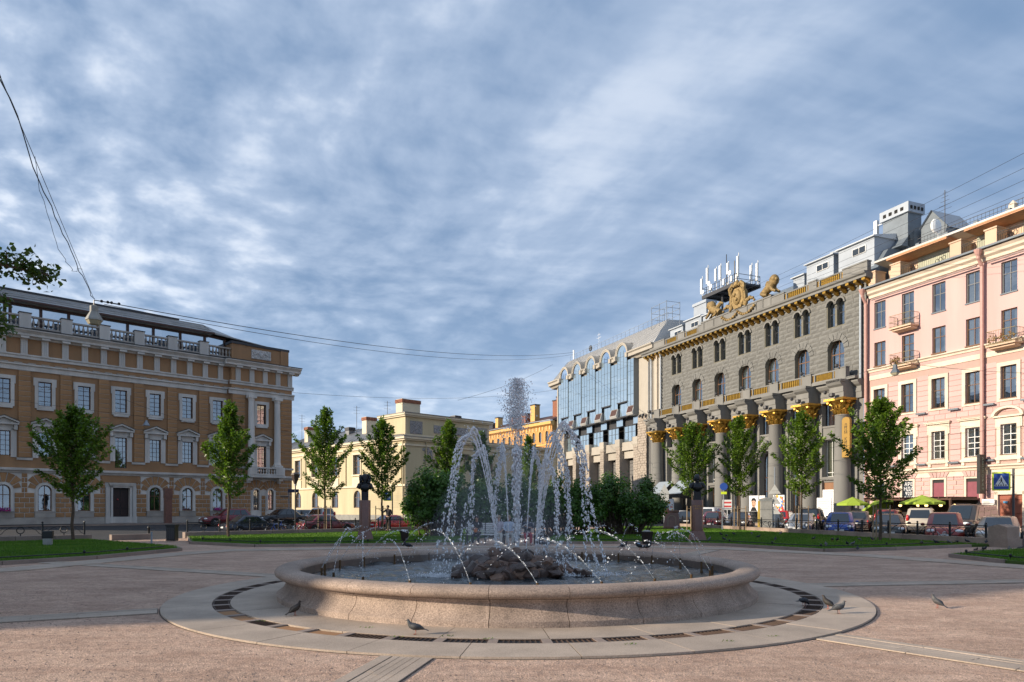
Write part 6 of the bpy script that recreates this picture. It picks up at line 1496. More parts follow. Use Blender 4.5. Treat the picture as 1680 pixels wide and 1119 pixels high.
# ring of small jets, thrown clockwise along the wall
NJ = 24
nzl = MB(); nzl.lathe([(.035, -.3), (.035, .0), (.022, .05), (.022, .22)], 8, (0, 0, 0)); noz_me = nzl.mesh('nozzle', mat('brass_nozzle', (.12, .07, .03), .5, metal=.6))
for k in range(NJ):
    a = 2*PI*(k+.28)/NJ; r = 3.92; p0 = (r*math.cos(a), r*math.sin(a), WZ+.20); tang = np.array([math.sin(a), -math.cos(a)]); inw = np.array([-math.cos(a), -math.sin(a)])
    d = tang*.80+inw*.60; d /= np.linalg.norm(d)
    apx = .70+.10*math.sin(k*2.3); rch = 2.0+.2*math.sin(k*1.7)
    pos, rad, vel, st, _ = jet(p0, d, apx, rch, WZ, 90, .0078, .055, .40, 100+k, 1.5, .3)
    keep = (np.arange(len(pos)) % 2 == 0) | (pos[:, 2] > p0[2]+apx*.72); pos, rad, vel, st = pos[keep], rad[keep], vel[keep], st[keep]
    j = drops('water_jet', pos, rad, vel, st, kind='stuff')
    build('jet_stream', stream('jet_stream', p0, d, apx, rch, .46, .0042), ws_, j)
    O('nozzle', noz_me, F, (p0[0], p0[1], WZ))
# big jets from the rock pile, thrown outwards; the tall one in the middle
for k, (az, apx, rch) in enumerate(((200, 2.62, 1.20), (160, 2.30, .80), (18, 2.60, .85), (330, 2.05, .62), (347, 2.75, 1.25), (62, 2.3, .9), (112, 2.4, .9))):
    a = math.radians(az); d = np.array([math.cos(a), math.sin(a)]); p0 = (.42*d[0], .42*d[1], .72)
    for sd in range(3):
        n0 = 520 if k in (0, 2, 4) else 320
        pos, rad, vel, st, _ = jet(p0, d*(1+.0*sd), apx*(1-.03*sd), rch*(1+.10*(sd-1)), WZ, n0, .0125, .034, .30, 300+k*7+sd, 1.6, 2.2)
        drops('water_jet', pos, rad, vel, st*1.35, kind='stuff')
    # ragged foam at the top of the arc
    c = np.array([p0[0]+d[0]*rch*.5, p0[1]+d[1]*rch*.5, p0[2]+apx-.06]); q = rs.normal(0, 1, (150, 3))*np.array([.09, .09, .10])+c-np.array([0, 0, .06])
    drops('jet_foam', q, .004+.013*rs.rand(150)**2, kind='stuff')
z = .75+3.65*rs.rand(2600)**.62; s = (z-.75)/3.65
wdt = .02+.05*s+.11*np.clip((s-.62)/.3, 0, 1)*np.clip((1.02-s)/.12, 0, 1)
pos = np.stack([rs.normal(0, 1, 2600)*wdt, rs.normal(0, 1, 2600)*wdt, z], 1); drops('water_jet', pos, np.where(s > .6, .004+.011*rs.rand(2600)**2, .008+.02*rs.rand(2600)**2), np.tile([0, 0, 1.0], (2600, 1)), np.where(s > .6, 1.4, 2.6), kind='stuff')
q = rs.rand(3000); z = 3.35+1.05*q; wq = .04+.15*np.sin(PI*np.clip(q*.85+.12, 0, 1))**.7; pos = np.stack([rs.normal(0, .62, 3000)*wq, rs.normal(0, .62, 3000)*wq, z], 1); drops('jet_plume', pos, .005+.010*rs.rand(3000)**1.6, np.tile([0, 0, 1.0], (3000, 1)), 1.5, kind='stuff')
mb = MB(); mb.tube([(0, 0, .6+2.4*i/10) for i in range(11)], [.034*(1+.2*math.sin(i*2.7)) for i in range(11)], 7); build('jet_stream', mb, wd, F)
n = 900; a = rs.rand(n)*6.28; hh = rs.rand(n)**.8; rr_ = np.sqrt(rs.rand(n))*(.15+.95*(1-hh)); pos = np.stack([rr_*np.cos(a)-.1, rr_*np.sin(a), .45+3.3*hh], 1); o = drops('falling_spray', pos, .004+.010*rs.rand(n)**3, np.tile([0, 0, 1.0], (n, 1)), 1.8, kind='stuff')
# froth where jets hit the pool
P_, R2 = [], []
for az, r, sp_ in ((200, 1.68, .62), (206, 1.62, .4), (160, 1.28, .4), (347, 1.72, .6), (342, 1.6, .45), (18, 1.33, .4), (330, 1.15, .45), (62, 1.4, .4), (112, 1.4, .4)):
    a = math.radians(az); m_n = 1100 if az in (206, 342, 200, 347) else 420; q = rs.normal(0, 1, (m_n, 2))*np.array([sp_*.40, sp_*.26]); P_.append(np.stack([r*math.cos(a)+q[:, 0], r*math.sin(a)+q[:, 1], WZ+np.abs(rs.normal(0, .012, m_n))+.05*rs.rand(m_n)**6], 1)); R2.append(.003+.011*rs.rand(m_n)**2.2)
o = drops('foam', np.concatenate(P_), np.concatenate(R2), kind='stuff')
# ---- rock pile
RP = thing('rock_pile', 'heap of wet brown rocks in the middle of the fountain pool', 'rock pile', (FC.x-.05, FC.y-.1, 0))
rg = random.Random(4); rock_me = []
for i in range(9):
    bm = bmesh.new(); bmesh.ops.create_icosphere(bm, subdivisions=2, radius=1.0)
    pl = [(Vector((rg.gauss(0, 1), rg.gauss(0, 1), rg.gauss(0, 1))).normalized(), rg.uniform(.45, .78)) for _ in range(9)]
    for v in bm.verts:
        for nrm, dd in pl:
            e = v.co.dot(nrm)-dd
            if e > 0: v.co -= nrm*e
        v.co *= 1+rg.uniform(-.035, .035)
    me = bpy.data.meshes.new('rock'); bm.to_mesh(me); bm.free(); me.materials.append((M['rock'], mat('rock_pale', (.21, .115, .07), .5, var=.5, vscale=4, bump=.6, bscale=16, fine=.4, fscale=30), mat('rock_dark', (.085, .05, .036), .3, var=.5, vscale=5, bump=.6, bscale=16, fine=.3, fscale=30))[i % 3]); rock_me.append(me)
for i in range(125):
    f = rg.random(); a = rg.uniform(0, 2*PI); r = 1.12*math.sqrt(rg.random())
    h_ = .50*max(0, 1-(r/1.18)**1.7); z = WZ-.05+h_*rg.uniform(.82, 1.0); s_ = rg.uniform(.12, .22)*(1.15 if r > .6 else 1.0)
    O('rock', rock_me[rg.randrange(9)], RP, (r*math.cos(a), r*math.sin(a)*.95, z), rot=(rg.uniform(-.5, .5), rg.uniform(-.5, .5), rg.uniform(0, 6.28)), scale=(s_*rg.uniform(1.0, 1.5), s_*rg.uniform(.8, 1.1), s_*rg.uniform(.55, .85)))
for x, y in ((1.42, -.55), (1.28, -.35), (-1.15, -.75)): O('rock', rock_me[2], RP, (x, y, WZ+.04), scale=(.17, .14, .13), rz=x)
# faint mist hanging round the jets
mist = bpy.data.materials.new('jet_mist'); mist.use_nodes = True; nt = mist.node_tree; nt.nodes.clear(); mo = nt.nodes.new('ShaderNodeOutputMaterial'); pvv = nt.nodes.new('ShaderNodeVolumePrincipled'); pvv.inputs['Density'].default_value = .075; pvv.inputs['Color'].default_value = (.92, .95, 1, 1); pvv.inputs['Anisotropy'].default_value = .3; nt.links.new(pvv.outputs[0], mo.inputs['Volume'])
b = MB(); b.lathe([(.05, .34), (1.5, .36), (1.75, .8), (1.3, 1.9), (.75, 2.9), (.35, 3.6), (.05, 3.9)], 18, (-.35, .3, 0), True); o = build('mist', b, mist, F); o['kind'] = 'stuff'

# ================================================================ PARAPETS, IRON FENCES, LAWNS
def rail_fence(name, label, fn, t0, t1, z0, n, parent_loc=None):
    """low black railing: posts with knobs, two rails, scrolls and one ring per bay"""
    a, b = Vector(fn(t0)), Vector(fn(t1)); ln = (b-a).length; t = thing(name, label, 'fence', (a.x, a.y, z0), math.atan2((b-a).y, (b-a).x))
    pb = MB(); pb.box(-.035, .035, -.035, .035, 0, .60); pb.ball((0, 0, .65), .05, n=6, k=4); pme = pb.mesh('fence_post', M['black'])
    sc_ = MB(); L = ln/n
    sc_.box(.035, L-.035, -.014, .014, .52, .56); sc_.box(.035, L-.035, -.012, .012, .43, .455)
    for sx in (0, 1):
        x0 = .04 if not sx else L-.04; sg = 1 if not sx else -1
        sc_.tube([(x0, 0, .06), (x0+sg*.12, 0, .12), (x0+sg*.22, 0, .26), (x0+sg*.40, 0, .38), (x0+sg*.56, 0, .43)], .014, 5); sc_.tube([(x0, 0, .25), (x0+sg*.10, 0, .30), (x0+sg*.16, 0, .40)], .012, 4)
    sc_.ring((L/2, 0, .27), .155, .022, 18, 6); sc_.box(L/2-.02, L/2+.02, -.02, .02, .0, .10); bay_me = sc_.mesh('fence_bay', M['black'])
    for i in range(n+1): O('fence_post', pme, t, (L*i, 0, 0))
    for i in range(n): O('fence_bay', bay_me, t, (L*i, 0, 0))
    return t
def parapet(name, label, fn, t0, t1, w_, h_, z0=-.3, m=None):
    a, b = Vector(fn(t0)), Vector(fn(t1)); ln = (b-a).length; t = thing(name, label, 'wall', (a.x, a.y, 0), math.atan2((b-a).y, (b-a).x)); n = max(1, int(ln/1.6)); L = ln/n
    q = MB(); q.box(.008, L-.008, -w_/2, w_/2, z0, h_, .012); me = q.mesh('parapet_stone', m or M['granite_k'])
    for i in range(n): O('parapet_stone', me, t, (L*i, 0, 0))
    return t
PH = .34
parapet('parapet_wall', 'low dark granite parapet behind the left lawn, under the ringed railing', lp, -6, 3.8, .42, PH)
rail_fence('iron_fence', 'black ringed iron railing on the parapet by the leftmost young tree', lp, -5.6, 3.5, PH, 5)
parapet('parapet_wall', 'short granite parapet end left of the black bollard', lp, 4.7, 6.7, .42, .30)
parapet('parapet_wall', 'long low granite parapet behind the middle lawn, beside the parked bicycles', lp, 8.4, 29, .42, PH)
rail_fence('iron_fence', 'black ringed iron railing along the parapet in front of the dark saloon and bicycles', lp, 8.6, 28.6, PH, 11)
parapet('parapet_wall', 'long pink granite parapet between the right lawn and the car park', rp, .35, 30, .42, .36, m=M['granite'])
rail_fence('iron_fence', 'black ringed iron railing along the right lawn in front of the parked cars', rp, .6, 29.8, .36, 15)
q = rp(-.35, -.1); t = thing('granite_pier', 'square pink granite pier block ending the right parapet', 'pier', (q[0], q[1], 0), math.atan2(RPD.y, RPD.x)); s = MB(); s.box(-.56, .56, -.40, .40, -.2, .38, .02); build('pier_base', s, M['granite'], t); s = MB(); s.box(-.46, .46, -.33, .33, .38, .88); s.prism([(-.46, .88), (.46, .88), (.0, .99)], -.33, .33); build('pier_block', s, M['granite'], t)
# lawns
lawns = {'left': [(-24.0, 10.5), (-15.3, 21.0), (-13.9, 23.4), (-13.2, 27.9), (-14.3, 29.6), lp(3.6, .35), lp(-8, .35)],
         'middle': [lp(8.5, .4), (-15.2, 33.2), (-11.2, 30.6), (-6.5, 31.5), (-2.2, 32.4), (-1.8, 39), (0, 46), lp(28.8, .4)],
         'right': [(1.6, 33.2), (6.4, 33.2), (9.6, 31.3), (12.1, 27.2), (15.5, 28.4), (20.0, 30.6), (rp(0, -.4)[0], rp(0, -.4)[1]), rp(29.8, -.4), (9.5, 60), (3.0, 46)],
         'far right': [(15.2, 24.3), (17.6, 26.2), (21.5, 28.2), (24.5, 25), (23.5, 16), (16.6, 15.5), (15.2, 21.6)]}
def inside(poly, x, y):
    x = np.asarray(x); y = np.asarray(y); r = np.zeros(x.shape, bool); n = len(poly)
    for i in range(n):
        (x0, y0), (x1, y1) = poly[i], poly[(i+1) % n]
        with np.errstate(divide='ignore', invalid='ignore'): c = ((y0 > y) != (y1 > y)) & (x < (x1-x0)*(y-y0)/(y1-y0)+x0)
        r ^= c
    return r
gm = bpy.data.materials.new('grass_blade'); gm.use_nodes = True; nt = gm.node_tree; b_ = nt.nodes['Principled BSDF']; b_.inputs['Roughness'].default_value = .6; b_.inputs['Specular IOR Level'].default_value = .25
t_ = nt.nodes.new('ShaderNodeTexCoord'); gi = nt.nodes.new('ShaderNodeNewGeometry')
c = ramp(nt, noise(nt, t_.outputs['Object'], .5, 4, .6), [(.3, (.065, .16, .014)), (.55, (.11, .22, .022)), (.75, (.16, .24, .035))]); c = mixc(nt, .5, c, mixc(nt, 1.0, c, ramp(nt, gi.outputs['Random Per Island'], [(0, .45), (1, 1.6)]), 'MULTIPLY')); nt.links.new(c, b_.inputs['Base Color'])
tr = nt.nodes.new('ShaderNodeBsdfTranslucent'); nt.links.new(c, tr.inputs[0]); mx = nt.nodes.new('ShaderNodeMixShader'); mx.inputs[0].default_value = .3; nt.links.new(b_.outputs[0], mx.inputs[1]); nt.links.new(tr.outputs[0], mx.inputs[2]); nt.links.new(mx.outputs[0], nt.nodes['Material Output'].inputs[0])
def grass(poly, label, dens, seed):
    rs = np.random.RandomState(seed); p = np.array(poly); lo, hi = p.min(0), p.max(0); n = int((hi-lo).prod()*dens)
    x = lo[0]+rs.rand(n)*(hi[0]-lo[0]); y = lo[1]+rs.rand(n)*(hi[1]-lo[1]); k = inside(poly, x, y) & (np.abs(x) < .78*y+2); x, y = x[k], y[k]; n = len(x)
    h_ = rs.uniform(.035, .085, n); a = rs.rand(n)*6.28; w_ = .012+.006*(y/30); lx, ly = rs.normal(0, .03, n), rs.normal(0, .03, n)
    v = np.zeros((n, 3, 3)); v[:, 0] = np.stack([x-w_*np.cos(a), y-w_*np.sin(a), 0*x+.09], 1); v[:, 1] = np.stack([x+w_*np.cos(a), y+w_*np.sin(a), 0*x+.09], 1); v[:, 2] = np.stack([x+lx, y+ly, .10+h_], 1)
    me = bpy.data.meshes.new('grass'); me.vertices.add(n*3); me.vertices.foreach_set('co', v.reshape(-1)); me.loops.add(n*3); me.loops.foreach_set('vertex_index', np.arange(n*3, dtype=np.int32)); me.polygons.add(n); me.polygons.foreach_set('loop_start', np.arange(0, n*3, 3, dtype=np.int32)); me.materials.append(gm); me.update(calc_edges=True)
    o = O('grass', me); tag(o, label, 'grass', kind='stuff')
for i, (k, poly) in enumerate(lawns.items()):
    s = MB(); P2 = [tuple(p) for p in poly]
    ar = sum(P2[j][0]*P2[(j+1) % len(P2)][1]-P2[(j+1) % len(P2)][0]*P2[j][1] for j in range(len(P2)))
    if ar < 0: P2 = P2[::-1]
    s.prism_z(P2, -.02, .10); o = build('lawn', s, mat('turf', (.055, .10, .016), .95, var=.3, vscale=.7, bump=.5, fine=.3)); o['kind'] = 'structure'
    grass(poly, 'short green grass of the %s lawn' % k, 330 if k in ('left', 'far right') else 230, 40+i)
    # granite edging in pieces along the path side
    edge_ = {'left': [0, 1, 2, 3, 4], 'middle': [0, 1, 2, 3, 4], 'right': [0, 1, 2, 3, 4, 5], 'far right': [6, 0, 1, 2]}[k]
    ko = None
    for a, b in zip(edge_[:-1], edge_[1:]):
        A, Bv = Vector(poly[a]), Vector(poly[b]); L = (Bv-A).length; n_ = max(1, int(L/1.5)); d = (Bv-A).normalized(); nn = Vector((d.y, -d.x))
        for j in range(n_):
            p0 = A+d*(L*j/n_+.006); p1 = A+d*(L*(j+1)/n_-.006); q = MB(); pts = [p0-nn*.07, p1-nn*.07, p1+nn*.07, p0+nn*.07]; q.prism_z([tuple(p) for p in pts], 0, .125)
            e = build('lawn_kerb_stone', q, M['granite_k'], o)
# knee-high bent pipe edging standing on the lawns
def pipe_edge(pts, label):
    s = MB()
    pp = [Vector((x, y, .20)) for x, y in pts]; s.tube(pp, .018, 5)
    t = thing('lawn_rail', label, 'railing', (pts[0][0], pts[0][1], 0)); off = Vector((pts[0][0], pts[0][1], 0)); s.v = [tuple(Vector(p)-off) for p in s.v]; build('rail', s, M['black'], t)
    q = MB(); q.tube([(0, 0, .05), (0, 0, .2)], .014, 4); q.ball((0, 0, .245), .05, n=6, k=4); pme = q.mesh('rail_post', M['black'])
    for a, b in zip(pp[:-1], pp[1:]):
        n = max(1, int((b-a).length/1.9))
        for i in range(n): c = a.lerp(b, i/n)-off; O('rail_post', pme, t, (c.x, c.y, 0))
    return t
pipe_edge([(-17.6, 19.0), (-15.75, 21.3), (-14.4, 23.6), (-13.7, 27.6)], 'low black rail with knobs at the edge of the left lawn')
pipe_edge([(-15.0, 34.0), (-11.2, 31.2), (-6.6, 32.1), (-2.4, 33.0)], 'low black rail with knobs at the edge of the middle lawn')
pipe_edge([(3.0, 33.8), (6.5, 33.8), (9.9, 31.9), (12.3, 27.9), (15.5, 29.0), (19.6, 31.0)], 'low black rail with knobs at the edge of the large right lawn')
pipe_edge([(17.2, 25.6), (15.55, 24.0), (15.5, 21.8), (16.6, 17)], 'low grey rail at the edge of the small lawn by the right frame edge')

# ================================================================ TREES AND BUSHES
def leaf_mat(name, c0, c1, c2, trans=.38):
    m = bpy.data.materials.new(name); m.use_nodes = True; nt = m.node_tree; b_ = nt.nodes['Principled BSDF']; b_.inputs['Roughness'].default_value = .42; b_.inputs['Specular IOR Level'].default_value = .4
    t_ = nt.nodes.new('ShaderNodeTexCoord'); gi = nt.nodes.new('ShaderNodeNewGeometry')
    c = ramp(nt, noise(nt, t_.outputs['Object'], 1.1, 3, .6), [(.3, c0), (.52, c1), (.75, c2)]); c = mixc(nt, .6, c, mixc(nt, 1.0, c, ramp(nt, gi.outputs['Random Per Island'], [(0, .45), (.6, 1.0), (1, 1.9)]), 'MULTIPLY')); nt.links.new(c, b_.inputs['Base Color'])
    tr = nt.nodes.new('ShaderNodeBsdfTranslucent'); c2_ = mixc(nt, 1.0, c, (1.15, 1.3, .45), 'MULTIPLY'); nt.links.new(c2_, tr.inputs[0]); mx = nt.nodes.new('ShaderNodeMixShader'); mx.inputs[0].default_value = trans; nt.links.new(b_.outputs[0], mx.inputs[1]); nt.links.new(tr.outputs[0], mx.inputs[2]); nt.links.new(mx.outputs[0], nt.nodes['Material Output'].inputs[0]); return m
LF = leaf_mat('young_elm_leaves', (.068, .125, .014), (.108, .185, .02), (.165, .24, .026))
LB = leaf_mat('lilac_leaves', (.042, .10, .02), (.068, .148, .026), (.10, .18, .03), .32)
LO = leaf_mat('linden_leaves', (.04, .075, .014), (.055, .10, .018), (.08, .12, .022))
def leaves_mesh(name, P, N_, size, m, rs, dirs=None, asp=.55):
    n = len(P); sz = size*rs.uniform(.6, 1.3, n)
    nv = N_+rs.normal(0, .5, (n, 3)); nv /= np.linalg.norm(nv, axis=1)[:, None]
    if dirs is None: dirs = rs.normal(0, 1, (n, 3))
    u = dirs-nv*(dirs*nv).sum(1)[:, None]; u /= np.maximum(1e-6, np.linalg.norm(u, axis=1))[:, None]; w_ = np.cross(nv, u)
    v = np.zeros((n, 4, 3)); v[:, 0] = P; v[:, 1] = P+u*(sz*.45)[:, None]+w_*(sz*asp*.5)[:, None]+nv*(sz*.05)[:, None]; v[:, 2] = P+u*sz[:, None]-nv*(sz*.1)[:, None]; v[:, 3] = P+u*(sz*.45)[:, None]-w_*(sz*asp*.5)[:, None]+nv*(sz*.05)[:, None]
    me = bpy.data.meshes.new(name); me.vertices.add(n*4); me.vertices.foreach_set('co', v.reshape(-1)); me.loops.add(n*4); me.loops.foreach_set('vertex_index', np.arange(n*4, dtype=np.int32)); me.polygons.add(n); me.polygons.foreach_set('loop_start', np.arange(0, n*4, 4, dtype=np.int32)); me.materials.append(m); me.update(calc_edges=True)
    return me
def young_tree(x, y, z0, ztop, zb, halfw, label, seed, lean=0.0, stakes=True, nb=58, peak=.25):
    rs = np.random.RandomState(seed); rg = random.Random(seed)
    t = thing('young_tree', label, 'tree', (x, y, z0), 0, 'young street trees round the square')
    H_ = ztop-z0; cb = zb-z0
    tb = MB(); tk = [(lean*q*.15+.03*math.sin(q*3+seed), .02*math.cos(q*2.3+seed), H_*.96*q/8) for q in range(9)]; tb.tube(tk, [.075*(1-.1*q)+.004 for q in range(9)], 7)
    P, Nn, Dd = [], [], []
    for i in range(nb):
        f = (i+.5)/nb; f = f**.92; zz_ = cb+(H_*.93-cb)*f
        az = i*2.399963+rg.uniform(-.4, .4)
        # crown profile: widest near the lower third, upright tip
        wv = halfw*((.45+.55*f/peak) if f < peak else max(.07, 1-((f-peak)/(1-peak))**1.15*.93))*rg.uniform(.62, 1.18)
        rise = wv*rg.uniform(.55, 1.15)+.12+.3*f
        base = Vector((tk[min(8, int(zz_/H_*8))][0], 0, zz_)); tip = base+Vector((math.cos(az)*wv, math.sin(az)*wv, rise*(.55 if f < .15 else 1)))
        midp = base.lerp(tip, .5)+Vector((0, 0, -.10*wv)); pts = [base, midp, tip]
        tb.tube(pts, [.022*(1-f*.5), .013, .004], 4, False)
        ln = (tip-base).length; nl = int(30+ln*74)
        s = rs.rand(nl)**.75; pp = np.outer((1-s)**2, base)+np.outer(2*s*(1-s), midp)+np.outer(s**2, tip)
        d = np.array((tip-base).normalized()); out = rs.normal(0, 1, (nl, 3)); out -= d*(out@d)[:, None]; out /= np.linalg.norm(out, axis=1)[:, None]
        rad = (.05+.13*(1-s)*min(1, ln))*rs.rand(nl)**.6*1.15; pp = pp+out*rad[:, None]
        P.append(pp); nn = out*.4+np.array([0, 0, 1.0])*.8; Nn.append(nn); Dd.append(d*1.0+out*.9+np.array([0, 0, -.15]))
    # leading shoots
    for i in range(5):
        az = rg.uniform(0, 6.28); base = Vector((tk[7][0], 0, H_*.86)); tip = Vector((tk[8][0]+.22*math.cos(az)*rg.random(), .2*math.sin(az), H_*rg.uniform(.96, 1.02))); nl = 60; s = rs.rand(nl); pp = np.outer(1-s, base)+np.outer(s, tip)+rs.normal(0, .06, (nl, 3)); P.append(pp); Nn.append(rs.normal(0, .5, (nl, 3))+np.array([0, 0, .6])); Dd.append(np.tile([0, 0, 1.0], (nl, 1))+rs.normal(0, .5, (nl, 3)))
    build('trunk', tb, M['bark'], t, smooth=True, fix=False)
    O('crown', leaves_mesh('crown', np.concatenate(P), np.concatenate(Nn), .175, LF, rs, np.concatenate(Dd)), t)
    if stakes:
        for k, (dx, dy) in enumerate(((-.42, -.1), (.42, -.1), (0, .42))):
            s = MB(); s.tube([(dx, dy, -.05), (dx*.98, dy, 1.75)], .035, 6); build('stake', s, M['wood'], t)
        s = MB(); s.tube([(-.42, -.1, 1.55), (.42, -.1, 1.55), (0, .42, 1.55), (-.42, -.1, 1.55)], .022, 5); build('stake_rail', s, M['wood'], t)
    return t
YTS = [(-21.5, 34.3, .1, 6.6, 2.1, 1.95, 'broad young tree in front of the palace, farthest left on the lawn', 1, 0.0, False, 64),
       (-15.72, 38.8, .1, 7.6, 2.35, 1.42, 'young tree before the palace corner, its slim crown hiding two windows', 2, .1, False, 62),
       (-12.6, 47.2, .1, 8.5, 2.3, 1.95, 'young tree with a forked tip left of the long-haired bust', 3, 0.0, True, 62),
       (-8.9, 48.0, .1, 7.8, 2.3, 1.85, 'young tree right of the long-haired bust with a person at its stakes', 4, 0.0, True, 62),
       (-4.35, 48.5, .1, 7.7, 2.3, 1.5, 'young tree rising out of the bush left of the big jets', 5, 0.0, True, 60),
       (-2.1, 49.5, .1, 7.0, 2.3, 1.1, 'young tree half hidden behind the leftmost big jet', 6, 0.0, True, 54),
       (1.2, 52.0, .1, 7.0, 2.4, 1.2, 'slim young tree behind the falling water before the orange house', 7, 0.0, True, 54),
       (13.0, 50.5, .1, 7.8, 2.5, 2.35, 'young tree behind the short-haired bust on the right', 8, 0.0, True, 62),
       (16.3, 50.2, .1, 8.3, 2.5, 2.1, 'young tree beside the grey wrapped cabinet', 9, 0.0, True, 62),
       (19.0, 46.0, .1, 8.1, 2.4, 2.0, 'young tree in front of the silver car, before the portal', 10, 0.0, True, 64),
       (18.25, 34.7, .1, 7.1, 2.0, 2.1, 'nearest young tree on the right lawn, before the pink house', 11, 0.0, True, 66)]
for a in YTS: young_tree(*a)
def bush(x, y, w_, d_, h_, label, seed, n=15000):
    rs = np.random.RandomState(seed); rg = random.Random(seed); t = thing('lilac_bush', label, 'bush', (x, y, .08), 0, 'dense dark bushes behind the bench')
    st = MB(); P, Nn = [], []
    nc = int(46*w_/3)
    for i in range(nc):
        cx = rg.uniform(-1, 1)*w_/2; cy = rg.uniform(-1, 1)*d_/2; ed = max(abs(cx)/(w_/2), abs(cy)/(d_/2)); top = h_*(1-.38*ed**3)*rg.uniform(.72, 1.03); cz = rg.uniform(.30, 1)**.8*top; r = rg.uniform(.38, .72)
        cz = min(cz, top-r*.6); cz = max(cz, .95)
        nl = int(n/nc); q = rs.normal(0, 1, (nl, 3)); q /= np.linalg.norm(q, axis=1)[:, None]; rad = r*rs.rand(nl)**.38
        # ragged: push out shoots on the upper half
        pp = q*rad[:, None]*np.array([1, 1, .85])+np.array([cx, cy, cz]); up = (q[:, 2] > .3)*rs.rand(nl)**4*.45; pp[:, 2] += up
        P.append(pp); Nn.append(q+np.array([0, 0, .5]))
        for k in range(2):
            bx, by = cx*.45+rg.uniform(-.5, .5), cy*.4+rg.uniform(-.3, .3); st.tube([(bx, by, -.08), (bx+(cx-bx)*.4+rg.uniform(-.15, .15), by+(cy-by)*.4, cz*.45), (cx, cy, cz)], [.032, .022, .010], 5, False)
    build('stems', st, M['bark'], t, fix=False)
    O('foliage', leaves_mesh('foliage', np.concatenate(P), np.concatenate(Nn), .17, LB, rs, None, .7), t)
bush(-3.95, 40.0, 4.0, 3.0, 4.1, 'tall dark bush left of the jets, in front of the yellow house', 51, 16000)
bush(-.5, 41.0, 3.4, 2.6, 3.6, 'dark bush straight behind the big jets and the bench', 52, 14000)
bush(3.2, 41.5, 4.2, 2.8, 3.6, 'dark bush right of the bench, first of the right-hand row', 53, 15000)
bush(6.7, 42.5, 4.8, 3.0, 3.6, 'wide dark bush at the row end before the modern building', 54, 17000)
# big old linden whose branch reaches into the frame at the left
def big_tree():
    rs = np.random.RandomState(77); rg = random.Random(77); x0, y0 = -12.6, 12.6
    t = thing('old_linden', 'leafy branch end of a big old tree at the upper left frame edge', 'tree', (x0, y0, 0))
    tb = MB(); tb.tube([(0, 0, -.1), (.05, .05, 2), (.0, .1, 4), (.2, 0, 6.2), (.1, .1, 8.5)], [.34, .28, .25, .17, .05], 9)
    P, Nn = [], []
    def limb(pts, r, twigs, size):
        tb.tube(pts, [r*(1-.8*i/(len(pts)-1)) for i in range(len(pts))], 6, False); pv_ = [Vector(p) for p in pts]
        for i in range(twigs):
            s = rg.uniform(.35, 1.0)*(len(pv_)-1); k = min(int(s), len(pv_)-2); b0 = pv_[k].lerp(pv_[k+1], s-k); d = Vector((rg.gauss(0, 1), rg.gauss(0, 1), rg.gauss(0, .55))).normalized()*rg.uniform(.22, size); tip = b0+d+Vector((.1, 0, 0)); tb.tube([b0, b0.lerp(tip, .5)+Vector((0, 0, .06)), tip], [.012, .008, .003], 4, False)
            nl = 36; q = rs.rand(nl); pp = np.outer(1-q, b0)+np.outer(q, tip)+rs.normal(0, .085, (nl, 3)); P.append(pp); Nn.append(rs.normal(0, .6, (nl, 3))+np.array([0, 0, .8]))
    limb([(.1, 0, 4.8), (1.3, -.1, 5.5), (2.6, -.2, 6.05), (3.6, -.3, 6.0), (4.5, -.35, 5.78)], .07, 26, .40)
    limb([(.1, 0, 4.6), (1.4, -.3, 5.2), (2.6, -.4, 5.5), (3.6, -.45, 5.35)], .06, 24, .45)
    limb([(.1, 0, 4.0), (1.2, -.5, 4.7), (2.6, -.6, 4.95), (3.9, -.6, 4.75)], .06, 34, .52)
    for i in range(16):
        a = i*2.4; zz_ = 4.2+.33*i; r = 3.1*(1-((zz_-5.5)/5.2)**2)
        if math.cos(a) > .45: r *= .75
        limb([(.05, .05, zz_-.6), (math.cos(a)*r*.5, math.sin(a)*r*.5, zz_+.2), (math.cos(a)*r, math.sin(a)*r, zz_+.5)], .06, 26, .8)
    build('trunk', tb, M['bark'], t, fix=False, smooth=True)
    O('crown', leaves_mesh('crown', np.concatenate(P), np.concatenate(Nn), .10, LO, rs, None, .75), t)
big_tree()
